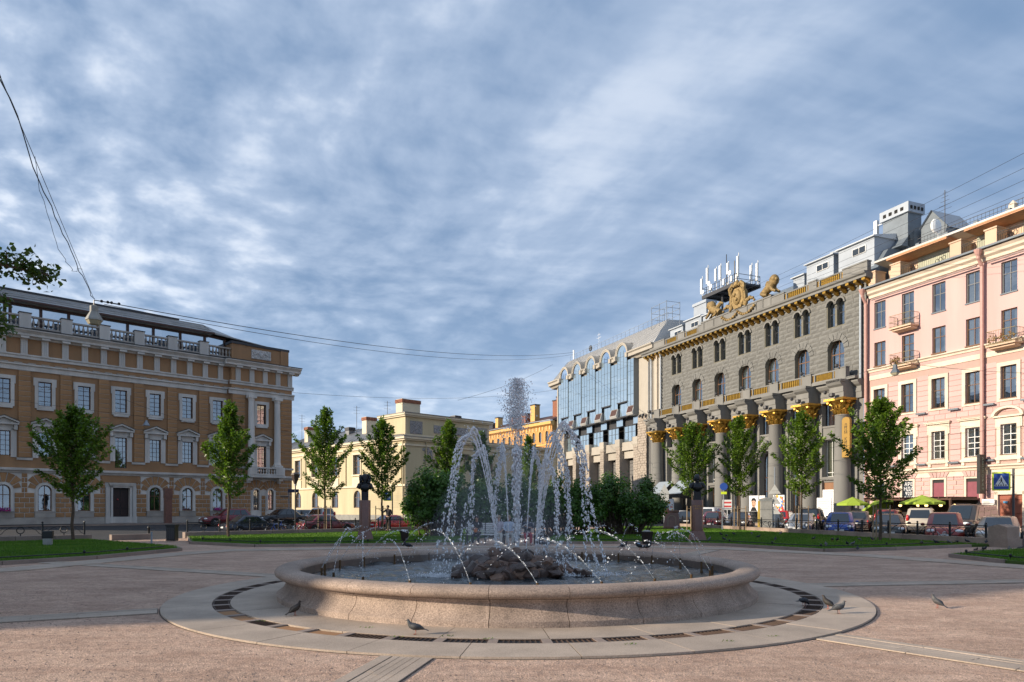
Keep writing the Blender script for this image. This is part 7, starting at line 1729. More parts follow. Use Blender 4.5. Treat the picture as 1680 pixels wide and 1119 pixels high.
# ================================================================ BUSTS ON PEDESTALS
def head_mesh(s, c, r, nose=(0, -1)):
    s.ball(c, r, (.82, .95, 1.15), 12, 9); x, y, z = c
    s.ball((x, y-r*.92, z-r*.08), r*.2, (.7, .9, 1.2), 6, 5); s.ball((x, y-r*.72, z-r*.72), r*.42, (1, .8, .7), 8, 5)
    for sx in (-1, 1): s.ball((x+sx*r*.8, y+.02, z-r*.05), r*.2, (.5, .8, 1.2), 6, 4); s.ball((x+sx*r*.33, y-r*.78, z+r*.18), r*.2, (1.1, .6, .5), 6, 4)
    s.tube([(x, y+r*.05, z-r*.8), (x, y+r*.1, z-r*1.7)], [r*.62, r*.75], 8)
    return s
def bust(x, y, rz, label, wig, base_w):
    t = thing('bust_monument', label, 'monument', (x, y, .10), rz)
    s = MB(); s.lathe([(.42*1.414, -.05), (.42*1.414, .03), (.40*1.414, .06), (.30*1.414, .46)], 4, (0, 0, 0), True, PI/4); build('pedestal_base', s, M['granite_r'], t)
    s = MB(); s.lathe([(.285, .46), (.285, 1.98), (.27, 2.0)], 28); build('pedestal_column', s, M['granite_r'], t, smooth=True)
    s = MB(); s.box(-.17, .17, -.15, .15, 2.0, 2.42); s.lathe([(.20, 2.42), (.16, 2.46), (.22, 2.52)], 10); build('bust_plinth', s, M['bronze'], t)
    s = MB(); s.tube([(0, 0, 2.50), (0, .01, 2.62), (0, .02, 2.78), (0, .02, 2.86)], [.20, .27, .26, .13], 12)
    for sx in (-1, 1): s.tube([(sx*.12, .02, 2.80), (sx*.26, .02, 2.74), (sx*.34, .0, 2.60)], [.12, .135, .10], 9); s.tube([(sx*.05, -.2, 2.82), (sx*.14, -.24, 2.62)], [.04, .05], 6)
    s.ball((0, -.17, 2.64), .2, (1.1, .6, 1), 9, 6); head_mesh(s, (0, -.02, 3.06), .165); build('bust', s, M['bronze'], t, smooth=True)
    s = MB(); rg = random.Random(3)
    if wig:
        s.ball((0, .03, 3.15), .19, (1, 1, .9), 10, 6)
        for sx in (-1, 1):
            for k in range(14): s.ball((sx*rg.uniform(.13, .24), rg.uniform(-.08, .12), 2.80+.032*k+rg.uniform(-.03, .03)), rg.uniform(.06, .09), n=7, k=5)
    else:
        s.ball((0, .05, 3.13), .172, (.92, .95, .95), 10, 6)
        for sx in (-1, 1): s.ball((sx*.145, .0, 3.02), .06, (.7, 1, 1.5), 6, 4)
    build('sculpted_hair', s, M['bronze'], t, smooth=True)
    return t
t = bust(-7.43, 35.4, .25, 'dark bronze bust with long curled wig on a round red granite pedestal', True, .84)
t = bust(9.2, 34.8, -.15, 'dark bronze bust of a short-haired man on a red granite pedestal with gilded lettering', False, .8)
for k, (z, wdt, n_) in enumerate(((1.66, .36, 9), (1.55, .26, 7))):
    s = MB()
    for i in range(n_):
        a = -PI/2+(i-(n_-1)/2)*wdt/.285/n_*1.25; s.prism([(-.012, 0), (.0, 0), (.0, .06), (-.012, .06)], -.01, .0)
    # letters of the worn inscription, bent round the column
for row, (z, word) in enumerate(((1.70, 'КАРЛО ИВАНОВИЧ'), (1.57, 'РОССИ'))):
    for i, ch in enumerate(word):
        a = -PI/2+(i-(len(word)-1)/2)*(.040 if row == 0 else .062)/.285
        if ch != ' ': text('gilded_letter', ch, .065 if row == 0 else .095, M['gold'], t, (.288*math.cos(a), .288*math.sin(a), z), (PI/2, 0, a+PI/2), ext=.002)
p = rp(30.6, -.2); t = thing('stone_pedestal', 'brown granite pedestal with an arched niche at the far end of the right lawn', 'pedestal', (12.3, 54.0, .1), -.2)
s = MB(); s.lathe([(.95, -.1), (.95, .12), (.86, .16), (.70, 1.25), (.78, 1.3), (.78, 1.42)], 4, (0, 0, 0), True, PI/4); build('pedestal_block', s, M['granite_r'], t)
s = MB(); arch_ring(s, 0, .25, .25, 1.0, .07, -.62, -.50, 8); s.v = [(x, y+.08*(z-.25), z) for x, y, z in s.v]; build('niche_frame', s, M['granite_k'], t)
# ================================================================ STREET FURNITURE
def post_sign(name, label, x, y, z0, h, parts, r=.035, m=None, rz=0.0, cat='sign'):
    t = thing(name, label, cat, (x, y, z0), rz); s = MB(); s.tube([(0, 0, 0), (0, 0, h)], r, 8); build('sign_post', s, m or M['pipe_g'], t)
    for nm, mb, mm in parts: build(nm, mb, mm, t)
    return t
def crossing(label, x, y, z0, zc, px_, post_h, rz=0.0):
    t = thing('crossing_sign', label, 'road sign', (x, y, z0), rz); s = MB(); s.tube([(0, 0, 0), (0, 0, post_h)], .055, 8); build('sign_post', s, M['darkgrey'], t)
    q = MB(); q.box(px_-.38, px_+.38, -.05, -.02, zc-.46, zc+.46); b = build('sign_border', q, M['sign_y'], t)
    q = MB(); q.box(px_-.31, px_+.31, -.056, -.052, zc-.39, zc+.39); build('sign_blue', q, M['blue_sign'], b)
    q = MB(); q.prism([(px_-.29, zc-.24), (px_+.29, zc-.24), (px_, zc+.30)], -.062, -.058); build('sign_triangle', q, M['sign_w'], b)
    q = MB(); q.prism([(px_-.025, zc+.0), (px_+.035, zc+.0), (px_+.03, zc+.12), (px_-.03, zc+.12)], -.068, -.064); q.ball((px_+.005, -.066, zc+.155), .03, (1, .1, 1), 8, 5)
    q.prism([(px_-.02, zc+.0), (px_+.01, zc+.0), (px_-.07, zc-.14), (px_-.10, zc-.14)], -.068, -.064); q.prism([(px_+.005, zc+.0), (px_+.035, zc+.0), (px_+.10, zc-.14), (px_+.07, zc-.14)], -.068, -.064); q.prism([(px_-.03, zc+.09), (px_-.01, zc+.11), (px_-.09, zc+.01), (px_-.11, zc+.03)][::-1], -.068, -.064)
    for i in range(5): a = px_-.24+.10*i; q.box(a, a+.055, -.068, -.064, zc-.22, zc-.16)
    build('sign_figure', q, M['black'], b)
    s = MB(); s.box(px_-.3, 0.0 if px_ < 0 else px_, -.02, .02, zc+.30, zc+.34); s.box(min(px_, 0), max(px_, 0), -.02, .02, zc-.32, zc-.28); build('sign_bracket', s, M['darkgrey'], t)
    return t
crossing('pedestrian crossing sign with yellow border on a dark post before the pink house gate', 24.75, 34.6, -.1, 3.13, -.50, 3.75, -.5)
crossing('small pedestrian crossing sign with yellow border beside the yellow house, behind the red car', -11.6, 68, 0, 2.85, -.45, 3.4, .2)
q1 = MB(); q1.lathe([(.001, 0), (.29, 0), (.29, .02), (.001, .02)], 20); q1.v = [(x, -.04-z, 3.45+y) for x, y, z in q1.v]
q2 = MB(); q2.box(-.2, .22, -.06, -.04, 2.86, 3.05)
p = rp(23.6, .3); post_sign('round_sign', 'round blue road sign on a grey pole above the right parapet', p[0], p[1], -.1, 3.75, [('sign_disc', q1, M['blue_sign']), ('sign_plate', q2, M['sign_y'])], rz=-.3, cat='road sign')
t = thing('notice_board', 'white notice with two red printed lines standing beside the round blue sign', 'sign', (p[0]+.7, p[1]+1.4, -.1), -.3); s = MB(); s.box(-.36, .36, -.02, .02, 1.65, 2.45); s.box(-.03, .03, -.01, .01, 0, 1.7); build('board', s, M['sign_w'], t); s = MB(); s.box(-.3, .3, -.03, -.022, 2.16, 2.29); s.box(-.3, .3, -.03, -.022, 1.86, 1.99); build('printed_lines', s, M['sign_r'], t)
gsb = mat('grey_sign_back', (.52, .52, .50), .5, var=.15)
def sign_backs(label, x, y, zt, n, sz):
    t = thing('sign_stack', label, 'road sign', (x, y, -.1), -.3); s = MB(); s.tube([(0, .05, 0), (0, .05, zt+1.2)], .045, 7); build('sign_post', s, M['pipe_g'], t)
    for k in range(n): z = zt-k*sz*.98; s = MB(); s.prism([(-sz*.55, z-sz*.92), (sz*.55, z-sz*.92), (0, z)], -.02, .0); s.box(-sz*.3, sz*.3, -.04, -.02, z-sz*.6, z-sz*.55); build('sign_back', s, gsb, t)
p = rp(18.2, 1.1); sign_backs('three grey triangular sign backs stacked on a tall pole beside the wrapped cabinet', p[0], p[1], 3.45, 3, .72)
t = thing('sign_stack', 'grey triangular sign back over a square one on a post behind the brown pedestal', 'road sign', (12.4, 57.0, -.1), -.2); s = MB(); s.tube([(0, .05, 0), (0, .05, 3.6)], .06, 7); build('sign_post', s, M['pipe_g'], t)
s = MB(); s.prism([(-.42, 2.95), (.42, 2.95), (0, 3.75)], -.02, 0); s.box(-.34, .34, -.02, 0, 2.35, 2.9); build('sign_back', s, gsb, t)
# wrapped cabinet
p = rp(18.7, .75); t = thing('wrapped_cabinet', 'tall grey cabinet wrapped in sheeting between the parked cars and the right parapet', 'cabinet', (p[0], p[1], -.1), -.25)
s = MB(); s.box(-.42, .42, -.35, .35, 0, 2.35, .05); build('cabinet_body', s, M['concrete'], t, smooth=False)
s = MB(); s.tube([(-.42, -.2, 2.34), (0, -.2, 2.47), (.42, -.2, 2.36)], .09, 6); s.tube([(-.42, .2, 2.34), (0, .2, 2.45), (.42, .2, 2.36)], .09, 6); s.box(-.43, .43, -.36, .36, 2.28, 2.42); s.box(-.44, .44, -.37, .37, 1.7, 1.73); build('sheeting', s, mat('sheeting', (.30, .31, .30), .5, var=.4, vscale=6), t)
s = MB(); s.box(-.56, -.44, -.3, .0, 0, 2.3); build('yellow_stile', s, mat('yellow_stile', (.6, .42, .08), .6), t)
t = tag(build('pipe_frame', MB().tube([(-.6, 0, 0), (-.6, 0, 1.65), (.35, 0, 1.65), (.35, 0, 2.6)], .045, 6), M['pipe_g'], None, (rp(20.6, -.9)[0], rp(20.6, -.9)[1], 0)), 'bent grey pipe frame standing on the right lawn left of the wrapped cabinet', 'pipe frame')
# lamp post, street name plates, stele, bins, bollards
t = thing('lamp_post', 'black lamp post with a cone-shaped lantern beside the bicycles', 'street lamp', (-15.3, 49.5, -.2)); s = MB(); s.lathe([(.10, 0), (.10, .5), (.05, .6), (.045, 3.45), (.08, 3.5)], 8); build('post', s, M['black'], t); s = MB(); s.lathe([(.08, 3.55), (.32, 4.25), (.30, 4.32), (.05, 4.42)], 8); build('lantern', s, mat('lamp_hood', (.09, .06, .05), .5), t); s = MB(); s.lathe([(.09, 3.48), (.11, 3.58)], 8); build('lamp_collar', s, M['win_white'], t)
q1 = MB(); q1.box(-.1, .85, -.04, -.02, 3.0, 3.3); q2 = MB(); q2.box(-.75, .0, -.03, -.01, 2.55, 2.66)
post_sign('street_name_sign', 'small dark street name plates on a grey post before the palace corner', -20.2, 63.5, .1, 3.3, [('name_plate', q1, mat('plate_navy', (.02, .025, .06), .4)), ('name_plate', q2, M['black'])], rz=.3)
sx_, sy_ = -29.5, 60.1; t = thing('granite_stele', 'tall narrow red granite stele between two arched palace windows', 'monument', (sx_, sy_, .38), .78); s = MB(); s.box(-.27, .27, -.22, .22, 0, 2.15); build('shaft', s, M['granite_r'], t); s = MB(); s.box(-.30, .30, -.25, .25, 2.15, 3.0); build('relief_head', s, M['granite_r'], t)
t = thing('litter_bin', 'black slatted litter bin on the granite path end left of the middle lawn', 'litter bin', (-17.4, 35.9, .0)); s = MB(); s.box(-.22, .22, -.2, .2, .03, .78); s.box(-.25, .25, -.23, .23, .78, .86); build('bin_body', s, M['black'], t); s = MB()
for i in range(4): s.box(-.16+.1*i-.03, -.16+.1*i+.03, -.215, -.2, .1, .7)
build('bin_slat', s, M['darkgrey'], t)
s = MB(); s.lathe([(.09, 0), (.09, .1), (.065, .14), (.06, .62), (.085, .66), (.07, .72), (.02, .78)], 10); tag(build('bollard', s, M['black'], None, (-20.0, 38.6, -.05), smooth=True), 'black iron bollard behind the left lawn tip', 'bollard')
s = MB(); s.tube([(0, 0, 0), (0, 0, .62)], .04, 8); tag(build('short_post', s, M['pipe_g'], None, (-16.4, 31.9, 0)), 'short grey pipe post at the tip of the left lawn', 'post')
t = thing('ground_floodlight', 'black floodlight box on a grey stone block in the left lawn', 'floodlight', (-20.0, 30.2, .1), .4); s = MB(); s.box(-.16, .16, -.14, .14, 0, .30); build('stone_block', s, M['concrete'], t); s = MB(); s.box(-.2, .2, -.15, .15, .30, .62, .03); build('lamp_box', s, M['black'], t)
t = thing('urn', 'dark iron urn on a foot left of the bench, filled with litter', 'urn', (-4.86, 31.7, .03)); s = MB(); s.lathe([(.17, 0), (.17, .04), (.06, .10), (.05, .16), (.15, .24), (.20, .55), (.24, .62), (.24, .66), (.2, .66)], 14); build('urn_bowl', s, M['black'], t, smooth=True)
s = MB(); rg = random.Random(8)
for i in range(9): s.ball((rg.uniform(-.12, .12), rg.uniform(-.12, .12), .65), .05, n=5, k=4)
build('litter', s, M['sign_w'], t)
t = thing('urn', 'dark round tub bin on the lawn edge left of the short-haired bust', 'urn', (6.3, 32.7, .03)); s = MB(); s.lathe([(.20, 0), (.27, .50), (.29, .52), (.29, .58), (.24, .58)], 16); build('urn_bowl', s, M['black'], t, smooth=True); s = MB(); s.ball((-.02, 0, .58), .2, (1, 1, .35), 8, 5); build('litter', s, M['concrete'], t)
t = thing('urn', 'dark bin beside the right end of the white bench', 'urn', (1.3, 32.7, .03)); s = MB(); s.lathe([(.18, 0), (.2, .5), (.22, .56), (.18, .56)], 12); build('urn_bowl', s, M['black'], t, smooth=True)
s = MB(); s.add([(-.1, 0, 0), (.14, .02, .0), (.1, .1, .06), (-.08, .08, .03), (0, .05, .09)], [(0, 1, 4), (1, 2, 4), (2, 3, 4), (3, 0, 4)]); tag(build('paper_scrap', s, mat('blue_paper', (.35, .55, .75), .8), None, (5.75, 32.0, .035)), 'crumpled pale blue paper lying by the tub bin', 'litter')
# white benches
def bench(x, y, ln, label):
    t = thing('park_bench', label, 'bench', (x, y, .03), 0.0, 'white benches behind the fountain')
    for i in range(5): s = MB(); s.box(-ln/2, ln/2, -.26+.105*i, -.175+.105*i, .43+.006*i, .455+.006*i); build('seat_slat', s, M['bench_w'], t)
    for i in range(5): s = MB(); s.box(-ln/2, ln/2, .27+.022*i, .295+.022*i, .52+.095*i, .595+.095*i); build('back_slat', s, M['bench_w'], t)
    for x_ in (-ln/2+.03, 0, ln/2-.03):
        s = MB(); s.tube([(x_, -.27, 0), (x_, -.25, .43), (x_, .25, .44), (x_, .38, .98)], .028, 6); s.tube([(x_, .34, 0), (x_, .24, .43)], .028, 6)
        if x_: s.tube([(x_, -.25, .43), (x_, -.26, .64), (x_, .28, .66)], .024, 6)
        build('bench_frame', s, M['black'], t)
bench(-1.25, 32.55, 1.72, 'white slatted bench holding the man in black, behind the fountain')
bench(.12, 32.55, 1.0, 'white slatted bench piece under the two people in pale clothes')
bench(.86, 32.55, .45, 'narrow white bench end under the man in red trousers')

# ================================================================ CARS
def paint(name, c, metal=.35, rough=.28): return mat('car_paint_'+name, c, rough, var=.05, vscale=1, fine=.05, metal=metal, coat=.7)
WHEEL = {}
def wheel_mesh(r):
    if r not in WHEEL:
        s = MB(); s.lathe([(r*.62, -.09), (r*.93, -.10), (r, -.06), (r, .06), (r*.93, .10), (r*.62, .09)], 18, (0, 0, 0), False); s.v = [(x, z, y) for x, y, z in s.v]; ty = s.mesh('tyre', M['rubber'], smooth=True)
        q = MB(); q.lathe([(.03, .075), (r*.2, .085), (r*.60, .06), (r*.65, .085), (r*.65, -.08), (.03, -.08)], 18); q.v = [(x, z, y) for x, y, z in q.v]
        sp_ = MB()
        for k in range(5):
            a = 2*PI*k/5; sp_.add([(r*.15*math.cos(a-.3), .10, r*.15*math.sin(a-.3)), (r*.60*math.cos(a-.12), .088, r*.60*math.sin(a-.12)), (r*.60*math.cos(a+.12), .088, r*.60*math.sin(a+.12)), (r*.15*math.cos(a+.3), .10, r*.15*math.sin(a+.3))], [(0, 1, 2, 3)])
        WHEEL[r] = (ty, q.mesh('rim', M['darkgrey']), sp_.mesh('spokes', M['alloy'], fix=False))
    return WHEEL[r]
def car(label, x, y, z, rz, col, L=4.4, W=1.76, H=1.46, kind='sedan', roof=None, emblem=None, cat='car', name='parked_car'):
    t = thing(name, label, cat, (x, y, z), rz, 'cars parked round the square')
    hw = W/2; van = kind == 'van'; suv = kind == 'suv'; hatch = kind == 'hatch'
    bh = .96 if van or suv else .88; hh = bh-.03 if not van else 1.05; gc = .22 if suv or van else .17
    rb = bh*.99
    if kind == 'sedan': cb0, cb1, ct0, ct1 = -L*.37, L*.24, -L*.21, L*.06
    elif kind == 'hatch': cb0, cb1, ct0, ct1 = -L*.47, L*.24, -L*.36, L*.05
    elif kind == 'suv': cb0, cb1, ct0, ct1 = -L*.485, L*.22, -L*.42, L*.06
    else: cb0, cb1, ct0, ct1 = -L*.49, L*.37, -L*.475, L*.22
    st = [(-L/2, .78, gc+.16, rb*.80), (-L/2+.05, .88, gc+.07, rb*.93), (-L/2+.30, .96, gc+.02, rb), (-L*.30, 1, gc, bh), (0, 1, gc, bh), (L*.22, 1, gc, bh), (L*.36, .985, gc, hh*.97), (L/2-.22, .92, gc+.02, hh*.88), (L/2-.06, .82, gc+.05, hh*.78), (L/2, .70, gc+.12, hh*.66)]
    vs = []; k = 13
    for (sx, wf, zl, zt) in st:
        w_ = hw*wf; half = [(0, zl), (w_*.90, zl), (w_*.985, zl+.10), (w_, (zl+zt)*.52), (w_*.965, zt-.09), (w_*.88, zt-.01), (w_*.5, zt+.022)]
        ringp_ = half+[(0, zt+.032)]+[(-a, b) for a, b in half[:0:-1]]
        vs += [(sx, a, b) for a, b in ringp_]
    k = len(ringp_); n = len(st)
    s = MB(); s.add(vs, [(i*k+j, i*k+(j+1) % k, (i+1)*k+(j+1) % k, (i+1)*k+j) for i in range(n-1) for j in range(k)]+[tuple(range(k-1, -1, -1)), tuple((n-1)*k+j for j in range(k))])
    # cabin
    wb, wt = hw*.93, hw*.76 if not van else hw*.82; zb, zt = bh-.06, H-.07
    def ring_(x0, x1, w_, z, c=.12): return [(x0, -w_+c, z), (x0+c, -w_, z), (x1-c*1.6, -w_, z), (x1, -w_+c*2.2, z), (x1, w_-c*2.2, z), (x1-c*1.6, w_, z), (x0+c, w_, z), (x0, w_-c, z)]
    rings = [ring_(cb0, cb1, wb, zb), ring_(ct0, ct1, wt, zt), ring_(ct0+.10, ct1-.14, wt-.10, H-.01), ring_(ct0+.3, ct1-.4, wt-.3, H)]
    b0 = len(s.v); vv = [p for r in rings for p in r]; s.add(vv, [(i*8+j, i*8+(j+1) % 8, (i+1)*8+(j+1) % 8, (i+1)*8+j) for i in range(3) for j in range(8)]+[tuple(24+j for j in range(8))])
    body = build('body', s, col, t, smooth=True)
    e = .012
    def quad(name, B0, B1, T0, T1, s0, s1, v0, v1, off, m, parent=t):
        B0, B1, T0, T1 = map(Vector, (B0, B1, T0, T1))
        def P(a, b): return (B0.lerp(B1, a)).lerp(T0.lerp(T1, a), b)+Vector(off)*e
        q = MB(); q.add([P(s0, v0), P(s1, v0), P(s1, v1), P(s0, v1)], [(0, 1, 2, 3)]); return build(name, q, m, parent, fix=False)
    fw = wb-.25; ftw = wt-.25
    quad('windscreen', (cb1, -fw-.02, zb), (cb1, fw+.02, zb), (ct1, -ftw-.06, zt), (ct1, ftw+.06, zt), .02, .98, .16, .95, (.7, 0, .7), M['cglass'])
    quad('rear_window', (cb0, -wb+.14, zb), (cb0, wb-.14, zb), (ct0, -wt+.14, zt), (ct0, wt-.14, zt), .05, .95, .2, .92, (-.8, 0, .4), M['cglass'])
    spans = ((.08, .33), (.36, .62), (.65, .93)) if kind != 'van' else ((.04, .34), (.36, .62), (.66, .9))
    for sy in (-1, 1):
        for a, b in spans: quad('side_window', (cb0+.12, sy*wb, zb), (cb1-.19, sy*wb, zb), (ct0+.12, sy*wt, zt), (ct1-.19, sy*wt, zt), a, b, .20, .90, (0, sy, .25), M['cglass'])
    r = .33 if not (suv or van) else .36; ty, rm, spk = wheel_mesh(r)
    for wx_ in (-L*.30, L*.305):
        for sy in (-1, 1):
            a = MB(); a.lathe([(.001, 0), (r+.055, 0), (r+.055, .02), (.001, .02)], 20); a.v = [(wx_+px_, sy*(hw-.004)+(pz_-.01), r+.005+py_) for px_, py_, pz_ in a.v]; build('wheel_arch', a, M['rubber'], t)
            w_ = O('wheel', ty, t, (wx_, sy*(hw-.055), r), 0 if sy > 0 else PI); O('rim', rm, w_); O('spokes', spk, w_)
    xf = L/2
    for sy in (-1, 1):
        q = MB(); q.ball((xf-.14, sy*hw*.66, hh*.74), .155, (1.0, 1.45, .62), 10, 6); build('headlight', q, M['lamp_c'], t, smooth=True)
        q = MB(); q.ball((-xf+.10, sy*hw*.76, rb*.80 if not (suv or van) else 1.05), .12, (.8, .85, 1.2 if not (suv or van) else 2.0), 8, 5); build('tail_light', q, M['lamp_r'], t, smooth=True)
        q = MB(); q.ball((cb1-.30, sy*(hw+.10), bh+.06), .10, (.6, 1.1, .75), 8, 5); build('mirror', q, col, t, smooth=True)
        q = MB(); q.ball((xf-.10, sy*hw*.62, gc+.22), .06, (.6, 1, 1), 8, 5); build('fog_light', q, M['lamp_c'], t)
        q = MB()
        for dx in (-L*.02, L*.18): q.box(dx-.16, dx, *sorted((sy*(hw-.02), sy*(hw+.02))), bh*.78, bh*.78+.03)
        build('door_handle', q, col if not van else M['darkgrey'], t)
        q = MB()
        for dx in (-L*.16, L*.03, L*.20): q.box(dx-.006, dx+.006, *sorted((sy*(hw*.9), sy*(hw+.004))), gc+.16, bh-.10)
        build('door_seam', q, M['rubber'], t)
    q = MB(); q.box(xf-.16, xf-.002, -hw*.46, hw*.46, hh*.46, hh*.68); build('grille', q, M['black'], t)
    q = MB(); q.box(xf-.2, xf+.02, -hw*.60, hw*.60, gc+.08, gc+.26); build('lower_intake', q, M['black'], t)
    if emblem == 'v':
        q = MB(); q.tube([(xf+.0, -.33, hh*.70), (xf+.03, -.17, hh*.48), (xf+.03, .17, hh*.48), (xf, .33, hh*.70)], .028, 5); q.ring((xf+.03, 0, hh*.62), .075, .014, 12, 4, 'x'); q.box(xf+.02, xf+.04, -.11, .11, hh*.62-.015, hh*.62+.015); build('badge', q, M['chrome'], t)
    elif emblem == 'disc':
        q = MB(); q.ring((xf+.015, 0, hh*.60), .10, .013, 14, 4, 'x'); q.tube([(xf+.02, -.07, hh*.66), (xf+.02, -.03, hh*.54), (xf+.02, 0, hh*.60), (xf+.02, .03, hh*.54), (xf+.02, .07, hh*.66)], .011, 4); build('badge', q, M['chrome'], t)
    else:
        q = MB(); q.box(xf-.02, xf+.012, -hw*.40, hw*.40, hh*.655, hh*.68); q.ball((xf+.005, 0, hh*.60), .05, (.4, 1, 1), 8, 4); build('badge', q, M['chrome'], t)
    q = MB(); q.box(xf+.022, xf+.035, -.26, .26, gc+.20, gc+.31); q.box(-xf-.035, -xf-.01, -.26, .26, rb*.62, rb*.62+.11); build('number_plate', q, M['plate'], t)
    q = MB(); q.box(-xf-.01, -xf+.12, -hw*.8, hw*.8, gc+.10, gc+.30); build('bumper', q, M['darkgrey'] if (suv or van) else col, t)
    if suv or van:
        q = MB()
        for sy in (-1, 1): q.tube([(ct0+.2, sy*(wt-.12), H), (ct0+.3, sy*(wt-.12), H+.06), (ct1-.5, sy*(wt-.12), H+.06), (ct1-.4, sy*(wt-.12), H)], .018, 5)
        build('roof_rail', q, M['darkgrey'], t)
    return t
def ang(dx, dy): return math.atan2(dy, dx)
def lroad(x, y):  # height of the left road
    d = (Vector((x, y))-L0).dot(LN); return .28+(-.73)*(d-3)/(dl-.25-3)
def rroad(x, y):
    d = (Vector((x, y))-R0).dot(RN); return .0-.12*(d-5.2)/(24-5.2)
la = ang(LD.x, LD.y)
def lcar(label, x, y, flip, col, **k): return car(label, x, y, lroad(x, y), la+(PI if flip else 0), col, **k)
PT = dict(darkred=paint('dark_red', (.16, .012, .02)), black=paint('black', (.010, .010, .013)), navy=paint('navy', (.012, .016, .030)), maroon=paint('maroon', (.15, .012, .018)), red=paint('red', (.50, .012, .015), .1), silver=paint('silver', (.42, .44, .47), .5),
          beige=paint('beige', (.40, .32, .24), .5), copper=paint('red_copper', (.30, .035, .028)), blue=paint('blue', (.016, .065, .32)), white=paint('white', (.66, .67, .68), 0), champagne=paint('champagne', (.55, .48, .38), .3), brown=paint('brown_grey', (.12, .095, .085)), dkgreen=paint('dark_green_grey', (.03, .035, .035)), vanb=paint('van_black', (.045, .04, .038), .3))
lcar('dark red hatchback parked before the palace, its lit headlamps to the left', -24.4, 59.9, True, PT['darkred'], kind='hatch', L=4.2, H=1.48)
lcar('dark navy saloon seen from behind along the left railing', -18.3, 49.5, False, PT['navy'], L=4.35, H=1.42)
lcar('black saloon parked by the palace corner windows', -20.9, 63.5, True, PT['black'], L=4.5, H=1.46)
car('silver off-road car far down the side street by the yellow house', -20.2, 73.0, .05, 2.4, PT['silver'], kind='suv', L=4.3, H=1.65)
car('small dark car in the side street behind the lamp post', -23.0, 76.0, .05, 2.4, PT['dkgreen'], kind='hatch', L=4.0)
lcar('maroon saloon beside the bicycles, behind the staked tree', -14.2, 53.4, False, PT['maroon'], L=4.4, H=1.42)
lcar('bright red coupe before the yellow house, next to the long-haired bust', -9.75, 57.8, False, PT['red'], L=4.2, H=1.36)
def acar(t_, d, a, label, col, **k):
    p = rp(t_, d); return car(label, p[0], p[1], rroad(*p), a, col, **k)
A = ang(-.55, -.83)
acar(2.3, 2.6, A-.05, 'dark saloon with bronze roof parked nose-on behind the granite pier', PT['beige'], L=4.6, W=1.82, H=1.40)
acar(5.3, 2.5, A+.02, 'red copper crossover facing the fountain with a silver V-shaped grille', PT['copper'], kind='hatch', L=4.15, W=1.80, H=1.56, emblem='v')
acar(9.2, 2.5, A+.1, 'dark saloon behind the trunk of the nearest right lawn tree', PT['dkgreen'], L=4.4, H=1.44)
acar(13.3, 2.5, A+.12, 'bright blue hatchback parked nose-on at the right parapet', PT['blue'], kind='hatch', L=4.1, W=1.74, H=1.52)
acar(17.1, 2.5, A+.05, 'silver saloon behind the stakes of a right lawn tree', PT['silver'], L=4.5, H=1.42)
acar(20.7, 2.6, A+.2, 'dark blue estate right of the wrapped cabinet', PT['navy'], kind='hatch', L=4.4, H=1.45)
acar(25.2, 2.6, A+.15, 'glossy brown saloon left of the wrapped cabinet', PT['brown'], L=4.5, H=1.46)
acar(29.3, 2.6, A+.2, 'dark maroon hatchback just right of the short-haired bust', PT['maroon'], kind='hatch', L=4.1)
acar(34.0, 2.6, A+PI+.3, 'black saloon with a lit tail lamp left of the short-haired bust', PT['black'], L=4.4)
def bcar(u_, d, a, label, col, **k):
    p = rw(u_, d); return car(label, p.x, p.y, rroad(p.x, p.y), a, col, **k)
ra = ang(RN.x, RN.y)
bcar(2.3, 8.6, ang(-.80, -.60), 'black delivery van with sign in the windscreen before the red brown gate', PT['vanb'], kind='van', L=4.9, W=1.9, H=1.95, emblem='disc', cat='van', name='parked_van')
bcar(-1.0, 8.6, ang(.55, .83), 'pale champagne off-road car seen from behind at the café terrace', PT['champagne'], kind='suv', L=4.5, W=1.85, H=1.72)
bcar(-3.6, 8.4, ang(.60, .80), 'red copper estate half hidden left of the champagne car', PT['copper'], kind='suv', L=4.4, H=1.6)
bcar(-6.3, 8.4, ang(.50, .86), 'brown grey hatchback seen from behind beside the blue car', PT['brown'], kind='hatch', L=4.2, H=1.5)
bcar(-11.0, 8.2, ang(.50, .86), 'black minivan behind the silver saloon', PT['black'], kind='suv', L=4.6, H=1.7)
bcar(-14.3, 8.2, ang(.55, .83), 'red hatchback seen from behind below the face poster', PT['red'], kind='hatch', L=4.1, H=1.5)
bcar(-23.2, 8.4, ang(.62, .78), 'white off-road car seen from behind right of the short-haired bust', PT['white'], kind='suv', L=4.7, W=1.9, H=1.78)
bcar(-28.6, 8.4, ang(.62, .78), 'white saloon seen from behind left of the short-haired bust', PT['white'], L=4.5, H=1.45)
bcar(-33.2, 8.0, ang(.62, .78), 'long black car under the awnings at the far end of the car park', PT['black'], kind='suv', L=4.7, H=1.5)
